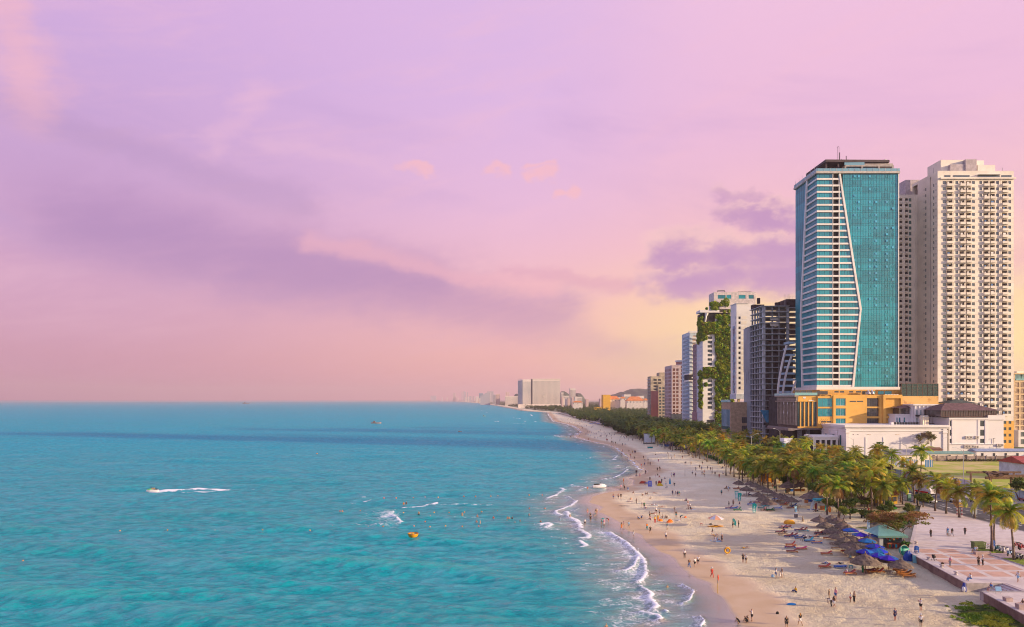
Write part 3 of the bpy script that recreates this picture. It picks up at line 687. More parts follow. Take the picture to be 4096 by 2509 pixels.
 wallgrid(b, 'F', xC, P2(1008), Z2(1720), Z2(1342), [(P2(678), P2(788))], [(Z2(1462), Z2(1380)), (Z2(1575), Z2(1492)), (Z2(1690), Z2(1605))], PY0-1.6, .7)
 wallgrid(b, 'F', P2(1008), P2(1185), Z2(1720), Z2(1342), [(P2(1028), P2(1168))], [(Z2(1472), Z2(1378)), (Z2(1582), Z2(1490)), (Z2(1700), Z2(1603))], PY0-1.4, 2.2)
 wallgrid(b, 'F', P2(1200), P2(1412), Z2(1720), Z2(1340), [(P2(1228), P2(1395))], [(Z2(1470), Z2(1380)), (Z2(1580), Z2(1492)), (Z2(1700), Z2(1603))], PY0-2.4, 2.2)
 b.quad((xC,PY0-1,Z2(1720)),(xC,PY0-1.6,Z2(1720)),(xC,PY0-1.6,Z2(1342)),(xC,PY0-1,Z2(1342)))
 b.quad((P2(1200),PY0-1.4,Z2(1720)),(P2(1200),PY0-2.4,Z2(1720)),(P2(1200),PY0-2.4,Z2(1340)),(P2(1200),PY0-1.4,Z2(1340)))
 b.box(P2(1185), P2(1412)-.01, PY0-1.38, PY1-2, Z2(1720)-6, Z2(1342)-.01); b.box(xC+.01, P2(1186), PY0+1, PY1-2, Z2(1720)-6, Z2(1342)-.02)
 b.build('podium_wall', YEL, t)
 for za, zb in ((Z2(1462), Z2(1380)), (Z2(1575), Z2(1492)), (Z2(1690), Z2(1605))): windows(t, off, 'F', [(P2(678), P2(788))], [(za, zb)], PY0-1.6, .3, bars=3, fm=WFRAME, gm=TEAL)
 for za, zb in ((AZ(795), AZ(590)), (AZ(550), AZ(335))): windows(t, off, 'F', [(xB+.08, xC-.25)], [(za, zb)], PY0-1, .3, bars=5, gm=TEAL)
 for zy in ((1472,1378),(1582,1490),(1700,1603)):
  windows(t, off, 'F', [(P2(1028), P2(1168)), (P2(1228), P2(1395))], [(Z2(zy[0]), Z2(zy[1]))], PY0-1.4, 1.1, bars=6, gm=GB)
 slits = [(835,903,1420,1408),(915,982,1420,1408),(838,880,1316,1298),(914,968,1316,1298),(672,718,1316,1298),(735,780,1316,1298)]
 for a, c, y0, y1 in slits:
  windows(t, off, 'F', [(P2(a), P2(c))], [(Z2(y0), Z2(y1))], PY0-1.6 if y0 > 1342 else PY0-.6, -.06, bars=2, gm=GB, name='slit_window')
 for a, c in ((1142,1258),(1282,1392)): windows(t, off, 'F', [(A(a), A(c))], [(AZ(945), AZ(905))], PY0-1, -.06, bars=1, gm=GB, name='slit_window')
 b = MB(off); b.box(xA, xB-.3, PY0+.35, PY0+.45, AZ(1060), AZ(400)); b.build('tall_glass', glassmat('deep_teal', (.01,.10,.115), .25), t)
 for xx in (640, 740, 842, 944): b = MB(off); b.box(A(xx)-.3, A(xx)+.3, PY0-.25, PY0+.34, AZ(1058), AZ(402)); b.build('pilaster', YEL, t)
 b = MB(off); b.box(A(1030), A(1058), PY0-.1, PY0+.4, AZ(1060), AZ(400)); b.build('pilaster', mat('brown_stone', (.33,.22,.16), .8, coords='World'), t)
 for zy, dz in ((410, .45), (1065, .8)): b = MB(off); b.box(xA-.2, xB+.1, PY0-.6, PY0-.02, AZ(zy)-dz/2, AZ(zy)+dz/2); b.build('cornice', YEL, t)
 BR = mat('shaded_brown_fin', (.36,.29,.23), .8, coords='World')  # brown carries the shade of the podium's left face in its colour
 for i in range(13):
  yy = 355.6+(i+.0)*1.95; b = MB(off); b.box(PX0-.7, PX0+.3, yy, yy+.75, AZ(1020), AZ(425)); b.build('side_fin', BR, t)
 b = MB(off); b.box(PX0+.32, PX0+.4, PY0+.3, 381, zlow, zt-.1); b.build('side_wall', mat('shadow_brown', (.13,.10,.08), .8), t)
 b = MB(off); b.box(PX0-1.2, PX0+.5, PY0-.4, 381.5, AZ(425), AZ(400)); b.box(PX0-1.6, PX0+.5, PY0-.6, 381.5, AZ(285)-.3, AZ(262)); b.box(PX0-.6, PX0+.5, PY0, 381, AZ(395), AZ(290)); b.build('side_cornice', BR, t)
 b = MB(off); b.box(PX0-1.5, PX0-1.44, PY0-.5, 382, AZ(262), AZ(205)); b.box(PX0-1.4, xB, PY0-.5, PY0-.44, AZ(262), AZ(195)); b.build('glass_railing', TBAL, t)
 b = MB(off); b.box(PX0-2.4, xA-6, PY0-2.5, 382, zlow-1.2, zlow); b.box(PX0, PX1+14, PY0-.6, PY1, zlow-.7, zlow-.02); b.box(PX0-2.4, xA+1.5, PY0-2.5, PY0, zlow-.85, zlow-.1); b.build('entrance_canopy', mat('grey_canopy', (.24,.20,.19), .7), t)
 b = MB(off); b.box(PX0+.8, PX1, PY0+8, PY1, 2.3, zlow-.7); b.build('ground_floor', DARKIN, t)
 ST = mat('blue_grey_stone', (.20,.22,.24), .8, .25, 1.2)
 for i, (xx, yy) in enumerate(((151.5,357),(155.8,357),(151.5,366),(151.5,375),(164,357),(171,357),(178,357))): b = MB(off); b.box(xx, xx+1.8, yy, yy+1.5, 2.3, zlow-.72); b.build('column', ST, t)
 TM = mat('terrace_wall', (.72,.40,.10), .7)
 b = MB(off); b.box(X0-2, XR+.5, Y0-7.5, YB, zt, ZB-1.62); b.build('top_floor', TM, t)
 for a, c, m_ in ((500, 628, GB), (1115, 1165, TEALV), (1195, 1262, TEAL), (1270, 1350, TEAL), (1020, 1110, GB)): windows(t, off, 'F', [(P2(a), P2(c))], [(Z2(1336), Z2(1298))], Y0-7.5, -.08, bars=2, gm=m_)
 for i in range(3): windows(t, off, 'F', [(A(545+i*150), A(680+i*150))], [(AZ(195), AZ(140))], Y0-7.5, -.08, bars=2, gm=GB)
 for i in range(2):
  cxx = P2(1045+i*42); b = MB(off); b.tube([(cxx, PY0+.2, zt+1.0), (cxx, PY0+.2, zt+2.3), (cxx+.3, PY0-.2, zt+2.9), (cxx+.6, PY0-.6, zt+1.8), (cxx+.6,PY0-.9,zt+1.0)], .75, 10); b.build('silver_duct', mat('duct_metal', (.55,.53,.5), .3, metal=.8), t)
 for i in range(5): x_ = P2(1222+i*32); b = MB(off); b.box(x_, x_+1.1, PY0-2, PY0-1.2, zt+.0, zt+1.0); b.build('air_unit', WHITE, t)
 sx0, sx1 = P2(1412), (3752-CX)/F*353.6
 b = MB(off); b.box(sx0+.01, sx1, PY0-1.8, PY0+14, 3, Z2(1355)); b.build('stained_wall', mat('stained_ochre', (.74,.46,.16), .8, .12, .3, col2=(.46,.24,.08), lo=.5, hi=.72, coords='World'), t)
 b = MB(off); b.box(sx0, sx1, PY0-1.6, PY0-1.5, Z2(1355), Z2(1217)); b.build('safety_net', mat('green_net', (.06,.10,.09), .9, .3, 2), t)
 b = MB(off)
 for i in range(8): x_ = sx0+(sx1-sx0)*i/7; b.box(x_-.06, x_+.06, PY0-1.7, PY0-1.62, Z2(1355), Z2(1215))
 for i in range(4): z_ = Z2(1355)+(Z2(1217)-Z2(1355))*(i+1)/4; b.box(sx0, sx1, PY0-1.76, PY0-1.71, z_-.05, z_+.05)
 b.build('net_frame', mat('brown_pole', (.22,.12,.08), .7), t)
 b = MB(off)
 for dx in (-.9, 0, .9):
  b.add([(A(740)+dx*.6-.3,PY0-.08,AZ(300)),(A(740)+dx*.6+.3,PY0-.08,AZ(300)),(A(740)+dx*.2,PY0-.08,AZ(365)-.2*abs(dx))], [(0,1,2)])
 b.add([(A(860),PY0-.08,AZ(375)),(A(985),PY0-.08,AZ(385)),(A(980),PY0-.08,AZ(400)),(A(830),PY0-.08,AZ(398))], [(0,1,2,3)]); b.build('relief_mark', WHITE, t)
 b = MB(off)
 for xx, yy in ((268,455),(372,460),(535,470),(268,700),(370,705)):
  u = 379.5-(xx-95)/(570-95)*23.5; z_ = AZ(yy); b.add([(PX0-.75,u,z_+1.0),(PX0-.75,u-.9,z_-.6),(PX0-.75,u+.5,z_-.4)], [(0,1,2)]); b.box(PX0-.78, PX0-.74, u-.1, u+.1, z_-1.1, z_+1.1)
 b.build('relief_mark', WHITE, t)
glass_tower()
def balcony_mesh(w_):
 b = MB(); b.mi = 0
 b.box(-w_/2, w_/2, -1.0, -.86, 0, 1.25); b.box(-w_/2, -w_/2+.12, -.86, 0, 0, 1.25); b.box(w_/2-.12, w_/2, -.86, 0, 0, 1.25); b.box(-w_/2+.12, w_/2-.12, -.86, .0, 0, .16)
 b.mi = 1; b.box(-w_/2+.05, w_/2-.05, -.96, -.9, 1.45, 1.52)
 b.box(-w_/2+.1, -w_/2+.16, -.96, -.9, 1.25, 1.45); b.box(w_/2-.16, w_/2-.1, -.96, -.9, 1.25, 1.45)
 return b.mesh('balcony', [CREAM, FRAME])
def beige_tower():
 Y0 = 365.0; k = .04927; off = (250, 380, 2.5); X0 = (3750.5-CX)/F*Y0
 ux = lambda x: X0+(x-550)*k
 zy = lambda y: H+(HY-600-y*.3645)*Y0/F
 t = thing('apartment_tower', 'tall beige apartment tower with stacked balconies at the right', 'tower', off)
 X1 = ux(1385); ZT = zy(250); p = 3.452; zw = zy(375); n = 37
 wins = [(605,642),(745,776),(925,958),(1008,1036),(1190,1222),(1325,1355)]; bals = [(645,713),(790,843),(860,916),(1052,1108),(1122,1178),(1255,1316)]
 wr = [(zw-i*p, zw-i*p+1.65) for i in range(n)]
 br = [(zw-i*p-1.2, zw-i*p+1.65) for i in range(n)]
 zlow = wr[-1][0]-1.0
 b = MB(off)
 edges = sorted([(ux(a), ux(c), 'w') for a, c in wins]+[(ux(a), ux(c), 'b') for a, c in bals])
 cur = X0
 segs = []
 for i, (a, c, kd) in enumerate(edges):
  nx = (c+edges[i+1][0])/2 if i+1 < len(edges) else X1
  segs.append((cur, nx, a, c, kd)); cur = nx
 for a0, a1, a, c, kd in segs: wallgrid(b, 'F', a0, a1, zlow-6, ZT, [(a, c)], wr if kd == 'w' else br, Y0, .22 if kd == 'w' else 1.5)
 YB = 388.0; us = [(367.0,367.6),(368.4,369.2),(373.0,374.0),(374.6,375.0)]
 shell(b, X0, X1, Y0, YB, zlow-6, ZT, 'FL', 1.0)
 LW = [(367.9,368.9),(375.0,376.0)]; LS = [(366.2,366.6),(376.8,377.2)]
 lr = [(zw-i*p-.5, zw-i*p+1.2) for i in range(n)]
 wallgrid(b, 'L', Y0, 370.7, zlow-6, ZT, [LW[0]], lr, X0, .2); wallgrid(b, 'L', 371.9, 383, zlow-6, ZT, [LW[1]], lr, X0, .2)
 b.box(X0+1.4, X0+1.6, 370.7, 371.9, zlow-6, ZT-1)
 b.quad((X0,370.7,zlow),(X0+1.4,370.7,zlow),(X0+1.4,370.7,ZT),(X0,370.7,ZT)); b.quad((X0+1.4,371.9,zlow),(X0,371.9,zlow),(X0,371.9,ZT),(X0+1.4,371.9,ZT))
 b.build('wall', CREAM, t)
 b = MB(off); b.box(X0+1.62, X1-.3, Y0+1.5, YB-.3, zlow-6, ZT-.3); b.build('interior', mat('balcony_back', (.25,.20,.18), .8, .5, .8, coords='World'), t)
 b = MB(off)
 for i in range(n+1): z_ = zw-i*p-1.35; b.box(X0-.06, X1+.06, Y0-.07, Y0-.001, z_-.07, z_+.07); b.box(X0-.07, X0-.001, Y0-.07, 383, z_-.07, z_+.07)
 b.build('string_courses', CREAM, t)['kind'] = 'stuff'
 windows(t, off, 'F', [(ux(a), ux(c)) for a, c in wins], wr, Y0, .16, bars=1)
 windows(t, off, 'L', LW, lr[:32], X0, .14, bars=1, gm=glassmat('green_pane', (.03,.14,.14), .3))
 b = MB(off)
 for za, zb in lr:
  for a, c in LS: b.box(X0-.03, X0-.004, a, c, za+.6, zb-.2)
  for a, c in LW:
   if za < lr[31][0]: b.box(X0+.1, X0+.14, a, c, za, zb)
 b.build('small_windows', GB, t)['kind'] = 'stuff'
 bm = balcony_mesh(2.9); nb = 0
 bms = {}
 for i in range(n):
  for a, c in bals:
   w_ = round((c-a)*k+.12, 2)
   if w_ not in bms: bms[w_] = balcony_mesh(w_)
   meshobj('balcony', bms[w_], None, t, ((ux(a)+ux(c))/2-off[0], Y0-off[1], br[i][0]-off[2]))
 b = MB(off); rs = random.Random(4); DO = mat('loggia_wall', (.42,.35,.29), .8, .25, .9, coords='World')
 g = MB(off); l = MB(off); l2 = MB(off)
 for i in range(n):
  for a, c in bals:
   xa, xb = ux(a), ux(c); z_ = br[i][0]; m_ = xa+(xb-xa)*rs.uniform(.3, .6)
   b.box(xa+.05, m_, Y0+1.2, Y0+1.3, z_, z_+2.8)
   g.box(m_+.2, m_+.25+rs.uniform(.5, .9), Y0+1.1, Y0+1.18, z_, z_+2.3)
   if rs.random() < .5: g.box(xb-.9, xb-.1, Y0+.4, Y0+.9, z_+2.0, z_+2.6)
   if rs.random() < .35: (l if rs.random() < .6 else l2).box(xa+.3, xa+.3+rs.uniform(.5, 1.6), Y0-.5, Y0-.46, z_+1.3, z_+rs.uniform(1.9, 2.4))
   if rs.random() < .3: g.box(xa+.1, xb-.1, Y0-.1, Y0+.1, z_+2.35, z_+2.8)
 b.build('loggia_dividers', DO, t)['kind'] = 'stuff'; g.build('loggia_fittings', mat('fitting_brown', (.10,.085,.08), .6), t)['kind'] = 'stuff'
 l.build('laundry', WHITE, t)['kind'] = 'stuff'; l2.build('coloured_laundry', mat('laundry_blue', (.12,.25,.5), .8), t)['kind'] = 'stuff'
 for xx in (852, 1115, 722, 1238):
  b = MB(off); b.box(ux(xx)-.12, ux(xx)+.12, Y0-.5, Y0-.3, zlow, zw+2); b.build('downpipe', CREAM, t)
 b = MB(off); b.box(X0+1.2, X1+.6, Y0-.9, Y0-.02, zy(322), zy(305)); b.build('terrace_slab', CREAM, t)
 for a, c in ((625,690),(722,900),(990,1230),(1250,1360)): windows(t, off, 'F', [(ux(a), ux(c))], [(zy(302), zy(278))], Y0, -.1, bars=max(1, int((c-a)/30)), gm=GW)
 b = MB(off); b.box(ux(985), ux(1225), Y0-1.4, Y0-.02, zy(277), zy(272)); b.build('awning', WHITE, t)
 PGY = mat('pink_grey_render', (.46,.40,.42), .8, coords='World')
 for a, c, y0, y1, top, m_ in ((585,855,0,0,110,CREAM),(690,860,6,12,158,PGY),(858,978,5.5,14,103,PGY),(978,1058,9,16,116,YEL if False else CREAM),(990,1182,6,14,165,CREAM)):
  yy = Y0+(8 if y0 == 0 else y0); ye = Y0+(20 if y1 == 0 else y1); q = yy/Y0
  xa, xb = ux(a)*q, ux(c)*q; b = MB(off); b.box(xa, xb, yy, ye, ZT, H+(zy(top)-H)*q); b.build('roof_block', m_, t)
 b = MB(off)
 for xx in (714, 836): b.tube([(ux(xx), Y0+9, zy(110)), (ux(xx), Y0+9, zy(40))], .07, 4)
 for xx in (520, 1275): b.tube([(ux(xx), Y0+1, ZT), (ux(xx), Y0+1, ZT+3)], .08, 4)
 b.build('lightning_rod', FRAME, t)
 b = MB(off); wallgrid(b, 'F', X0, X1-.02, 2.4, zlow-2.8, [(ux(1325), ux(1355)), (ux(1255), ux(1300))], [(17.2-i*3.45, 18.8-i*3.45) for i in range(4)], Y0-.25, .3); b.box(X1-.4, X1-.01, Y0-.2, YB, 2.4, zlow-2.8); b.box(X0+.2, X1-.5, Y0+.05, YB, 2.4, zlow-2.9); b.build('lower_wall', YEL, t)
 windows(t, off, 'F', [(ux(1325), ux(1355)), (ux(1255), ux(1300))], [(17.2-i*3.45, 18.8-i*3.45) for i in range(4)], Y0-.25, .12, bars=1)
 yw = 385.0; zT = H+(HY-783)/F*yw; xa, xb = 202.0, (3659-CX)/F*yw; k2 = yw/F*.3645
 wx_ = lambda x: (3550+x*.3645-CX)/F*yw
 b = MB(off); cols = [(wx_(128), wx_(162)), (wx_(193), wx_(226)), (wx_(234), wx_(262))]
 pr = 3.2; wr2 = [(zT-3.4-i*3.21, zT-1.5-i*3.21) for i in range(40)]
 wallgrid(b, 'F', xa, xb, 25, zT, [(xa+3, xa+4.6)]+cols, wr2, yw, .6)
 b.quad((xb, yw, 25), (X0+.5, 383, 25), (X0+.5, 383, zT), (xb, yw, zT)); shell(b, xa, 232, yw, yw+14, 25, zT, 'FR', .6)
 b.build('wing_wall', CREAM, t)
 b = MB(off); b.box(xa+.2, xb-.1, yw+.62, yw+12, 25, zT-.1); b.build('wing_interior', DARKIN, t)
 windows(t, off, 'F', cols[1:], wr2[:34], yw, .3, bars=1, gm=glassmat('green_pane', (.03,.14,.14), .3)) if False else None
 b = MB(off)
 for za, zb in wr2:
  for a, c in cols[:2]: b.box(a, c, yw-.5, yw-.4, za-.7, za+.35); b.box(a, a+.1, yw-.4, yw, za-.7, za+.35); b.box(c-.1, c, yw-.4, yw, za-.7, za+.35)
  b.box(xb+.5, xb+2.0, yw-1.2, yw-1.1, za-.7, za+.3)
 b.build('wing_balconies', CREAM, t)['kind'] = 'stuff'
 b = MB(off)
 for za, zb in wr2: b.box(cols[2][0], cols[2][1], yw+.1, yw+.14, za, zb)
 b.build('wing_windows', glassmat('green_pane', (.03,.14,.14), .3), t)['kind'] = 'stuff'
 b = MB(off); q = 392/F; b.box((3550+200*.3645-CX)*q, (3550+350*.3645-CX)*q, 392, 402, zT-1, H+(HY-600-328*.3645)*q); b.build('roof_block', PGY, t)
 b = MB(off); q = 398/F; b.box((3550+160*.3645-CX)*q, (3550+200*.3645-CX)*q, 398, 402, zT-1, H+(HY-600-468*.3645)*q); b.build('roof_block', PGY, t)
beige_tower()
def white_hall():
 Y0 = 330.0; off = (188, 345, 2.5); k = Y0/F
 fx = lambda x: (3200+x*.3977-CX)*k
 fz = lambda y: H+(HY-1650-y*.3977)*k
 x0, x1 = fx(460), fx(1478); zt = fz(158); YB = 356.0
 W = mat('white_wall_paint', (.84,.80,.78), .6, .03, .08, coords='World')
 t = thing('white_hall', 'low windowless white hall with heavy cornice in front of the ochre podium', 'building', off)
 b = MB(off); us = [(334.5,336.2),(341.5,344.0),(350,352)]
 wallgrid(b, 'L', Y0, YB, 2.3, zt, us, [(6.5, 12.6)], x0, .35)
 b.quad((x0,Y0,2.3),(x1,Y0,2.3),(x1,Y0,zt),(x0,Y0,zt)); b.quad((x1,Y0,2.3),(x1,YB,2.3),(x1,YB,zt),(x1,Y0,zt)); b.quad((x0,Y0,zt),(x1,Y0,zt),(x1,YB,zt),(x0,YB,zt)); b.quad((x1,YB,2.3),(x0,YB,2.3),(x0,YB,zt),(x1,YB,zt))
 b.build('wall', W, t)
 windows(t, off, 'L', us, [(6.5, 12.6)], x0, .2, bars=1, gm=TEAL)
 for d, za, zb in ((.9, zt+.5, zt+1.5), (.5, zt-.2, zt+.48), (.28, zt-1.5, zt-1.1)):
  b = MB(off); b.box(x0-d, x1+d, Y0-d, YB+d, za, zb); b.build('cornice', W, t)
 for xx in (662, 840, 1015, 1328): b = MB(off); b.box(fx(xx)-.28, fx(xx)+.28, Y0-.18, Y0-.003, 2.4, fz(250)); b.build('pilaster', W, t)
 for xa, xb in ((460, 495), (1436, 1476)): b = MB(off); b.box(fx(xa), fx(xb), Y0-.35, Y0-.004, 2.4, zt-.3); b.box(fx(xa)-.3, fx(xb)+.3, Y0-.6, Y0-.004, zt-2.4, zt-1.7); b.build('corner_pier', W, t)
 for yy in (338.5, 346.8, 354.5): b = MB(off); b.box(x0-.4, x0-.004, yy-.6, yy+.6, 2.4, zt-1.6); b.box(x0-.6, x0-.004, yy-.8, yy+.8, zt-2.6, zt-1.9); b.build('corner_pier', W, t)
 b = MB(off)
 for xx in (530, 575, 1130, 1345): b.box(fx(xx), fx(xx)+.6, Y0-.06, Y0-.002, fz(224), fz(219))
 b.build('vent_slot', FRAME, t)
 b = MB(off); b.box(fx(672), fx(716), Y0-.05, Y0-.003, fz(226), fz(219)); b.box(fx(955), fx(1000), Y0-.05, Y0-.003, fz(226), fz(219)); b.build('faded_plaque', mat('faded_gold', (.70,.60,.50), .7), t)
 b = MB(off); b.box(fx(1217), fx(1293), Y0-.3, Y0-.003, fz(254), fz(204)); b.build('grille', mat('brown_grille', (.16,.11,.08), .8, .3, 3), t)
 for i in range(13): x_ = fx(1000+i*28); b = MB(off); b.box(x_, x_+2.4, Y0+7, Y0+9, zt+.05, zt+2.6); b.build('roof_unit', W, t)
 for i in range(3): x_ = fx(1262+i*22); b = MB(off); b.lathe([(0,0),(1.1,0),(1.1,4.0),(.8,4.7),(0,4.8)], 12, (x_+1, Y0+4.5, zt+1.4)); b.build('water_tank', mat('steel_tank', (.62,.55,.46), .4, metal=.3), t, smooth=False)
 b = MB(off)
 for i in range(4): b.tube([(fx(330+i*22), Y0+16, zt+1.4), (fx(345+i*22), Y0+13, zt+4.3)], .09, 4)
 b.build('rusty_pipes', mat('yellow_pipe', (.5,.32,.08), .6), t)
white_hall()
def white_hotel():
 Y0 = 330.5; off = (226, 345, 2.5); k = Y0/F
 fx = lambda x: (3200+x*.3977-CX)*k
 fz = lambda y: H+(HY-1650-y*.3977)*k
 W = mat('white_wall_paint', (.84,.80,.78)); RF = mat('purple_brown_tiles', (.16,.09,.10), .7, .2, .8, bump=.3, bscale=3)
 t = thing('villa_hotel', 'white classical hotel with a dark hipped roof and glazed pavilion', 'building', off)
 x0, x1 = fx(1502), fx(2048); zt = fz(72); YB = 352.0
 zr = [(fz(308), fz(266)), (fz(235), fz(174)), (fz(140), fz(82))]
 b = MB(off); wallgrid(b, 'F', x0, x1, 2.3, zt, [(fx(1506), fx(1524)), (fx(1812), fx(1855))], zr, Y0, .3)
 shell(b, x0, x1, Y0, YB, 2.3, zt, 'F', .2); b.build('wall', W, t)
 windows(t, off, 'F', [(fx(1506), fx(1524)), (fx(1812), fx(1855))], zr, Y0, .18, bars=1, rail=True)
 b = MB(off); b.box(x0-.4, fx(1885), Y0-.5, YB, zt, zt+.9); b.box(x0-.3, x1+.35, Y0-.4, Y0-.003, fz(322), fz(316)); b.build('cornice', W, t)
 b = MB(off); b.box(fx(1885), x1+.4, Y0-.5, YB-8, zt-.1, fz(28)); b.build('roof_block', W, t)
 for xa, xb in ((1528, 1560), (1785, 1806), (1860, 1884)): b = MB(off); b.box(fx(xa), fx(xb), Y0-.16, Y0-.003, fz(316), zt-.02); b.build('pilaster', W, t)
 for xa, xb in ((1810,1856),(1905,1950),(1978,2022)): b = MB(off); b.box(fx(xa), fx(xb), Y0-.08, Y0-.003, 2.4, fz(345)); b.build('door', WFRAME, t)
 gx = lambda x, Y=Y0: (3550+x*.3645-CX)*Y/F
 gz_ = lambda y, Y=Y0: H+(HY-1150-y*.3645)*Y/F
 xa, xb = gx(590), gx(1205); zb_, ze, zp = gz_(1418), gz_(1350), gz_(1297)
 b = MB(off); b.box(xa+.2, xb-.2, Y0+.5, YB-2, zb_, ze); b.build('pavilion_glass', glassmat('brown_glass', (.10,.075,.07), .35), t)
 b = MB(off)
 n = 22
 for i in range(n+1): x_ = xa+(xb-xa)*i/n; b.box(x_-.1, x_+.1, Y0+.3, Y0+.48, zb_, ze)
 b.box(xa, xb, Y0+.28, Y0+.48, zb_+1.1, zb_+1.25); b.box(xa, xb, Y0+.2, Y0+.48, zb_-.1, zb_+.15); b.build('pavilion_frame', mat('bronze_frame', (.12,.06,.06), .5), t)
 b = MB(off); rx0, rx1 = gx(760), gx(1040)
 b.add([(xa-1,Y0-1,ze),(xb+1,Y0-1,ze),(xb+1,YB,ze),(xa-1,YB,ze),(rx0,Y0+9,zp+1.2),(rx1,Y0+9,zp+1.2)], [(0,1,5,4),(1,2,5),(2,3,4,5),(3,0,4),(3,2,1,0)]); b.build('roof', RF, t)
 yw = 344.0; hx = lambda x: gx(x, yw); hz = lambda y: gz_(y, yw)
 za0, za1 = hz(1700), hz(1296)
 cs = [(hx(312+i*43.5), hx(330+i*43.5)) for i in range(6)]
 b = MB(off); wallgrid(b, 'F', hx(288), hx(600), 2.3, za1, cs, [(hz(1505), hz(1435)), (hz(1412), hz(1345))], yw, .3); b.box(hx(290), hx(598), yw+.5, yw+10, 2.3, za1-.01); b.build('wing_wall', W, t)
 windows(t, off, 'F', cs, [(hz(1505), hz(1435)), (hz(1412), hz(1345))], yw, .2, bars=1, gm=TEAL)
 b = MB(off); b.box(hx(275), hx(602), yw-.7, yw+10, za1, za1+.7); b.box(hx(288), hx(600), yw-.5, yw-.003, hz(1425), hz(1418)); b.build('cornice', W, t)
 for i in range(7): x_ = hx(297+i*43.5); b = MB(off); b.box(x_, x_+.7, yw-.4, yw-.004, 2.4, za1-.05); b.build('pilaster', W, t)
 for r_ in (1398, 1492):
  for i in range(6):
   x_ = hx(321+i*43.5); b = MB(off)
   b.lathe([(.2,0),(1.0,.35),(1.15,1.0),(.9,1.0)], 8, (x_, yw-.7, hz(r_)-1.0)); b.build('basket_balcony', mat('black_iron', (.03,.03,.035), .5), t)
 yv = 347.0; b = MB(off); q = lambda x: (3200+x*.3977-CX)*yv/F; qz = lambda y: H+(HY-1650-y*.3977)*yv/F
 b.box(q(958), q(1150), yv, yv+10, 2.3, qz(22)); b.box(q(950), q(1155), yv-.4, yv+10, qz(22), qz(16)); b.build('wing_wall', W, t)
 windows(t, off, 'F', [(q(970), q(980)), (q(995), q(1008)), (q(1043), q(1056))], [(qz(106), qz(52))], yv, -.06, bars=0, gm=TEAL)
 e0, e1 = gx(105, yv), gx(292, yv); ez = gz_(1325, yv)
 b = MB(off); b.box(e0+1.5, e1-.1, yv+.8, yv+9, gz_(1390, yv), ez); b.build('pavilion_glass', glassmat('brown_glass', (.10,.075,.07), .35), t)
 b = MB(off); b.add([(e0,yv-.5,ez),(e1,yv-.5,ez),(e1,yv+10,ez),(e0,yv+10,ez),(gx(262,yv),yv+4,gz_(1286,yv)),(e1,yv+4,gz_(1286,yv))], [(0,1,5,4),(2,3,4,5),(3,0,4),(3,2,1,0),(1,2,5)]); b.build('roof', RF, t)
 yu = 352.0; b = MB(off); u0, u1, uz = gx(635, yu), gx(945, yu), gz_(1268, yu)
 b.add([(u0,yu-3,uz),(u1,yu-3,uz),(u1,yu+9,uz),(u0,yu+9,uz),((u0+u1)/2,yu+3,gz_(1224,yu))], [(0,1,4),(1,2,4),(2,3,4),(3,0,4),(3,2,1,0)]); b.build('roof', mat('green_brown_tiles', (.07,.09,.09), .7), t)
 b = MB(off); b.box(u0+1, u1-1, yu-2, yu+8, za1-2, uz-.02); b.build('wing_wall', W, t)
 for i in range(8): b = MB(off); x_ = gx(835+i*14, yu); b.box(x_, x_+1.2, yu-5, yu-4, gz_(1296, yu), gz_(1271, yu)); b.build('roof_unit', W, t)
 AC = mat('air_conditioner', (.58,.52,.46), .5);
 acm = MB(); acm.mi = 0; acm.box(-.85, .85, -.55, 0, -.65, .65); acm.mi = 1; acm.add([(.28+.45*math.cos(a)-.2, -.57, .45*math.sin(a)) for a in np.linspace(0, 2*PI, 10, endpoint=False)], [tuple(range(10))]); acm.box(-.8, -.7, -.1, 0, -1.1, -.65); am = acm.mesh('air_conditioner', [AC, FRAME])
 for xx, yy in ((1677,251),(1711,250),(1776,250),(1664,342),(1695,342),(1729,342),(1776,347),(1990,328),(2022,328)): meshobj('air_conditioner', am, None, t, (fx(xx)-off[0], Y0-.01-off[1], fz(yy)-off[2]))
 b = MB(off); b.tube([(fx(1945), Y0-.3, fz(318)), (fx(1943), Y0-.3, fz(262)), (fx(1930), Y0-.6, fz(260)), (fx(1955), Y0-.6, fz(260))], .1, 5); b.tube([(fx(1700), Y0-.2, fz(266)), (fx(1720), Y0-.2, fz(270)), (fx(1776), Y0-.2, fz(264))], .07, 4); b.tube([(fx(1664), Y0-.2, fz(352)), (fx(1700), Y0-.2, fz(360)), (fx(1776), Y0-.2, fz(356))], .07, 4); b.build('pipe', FRAME, t)
white_hotel()
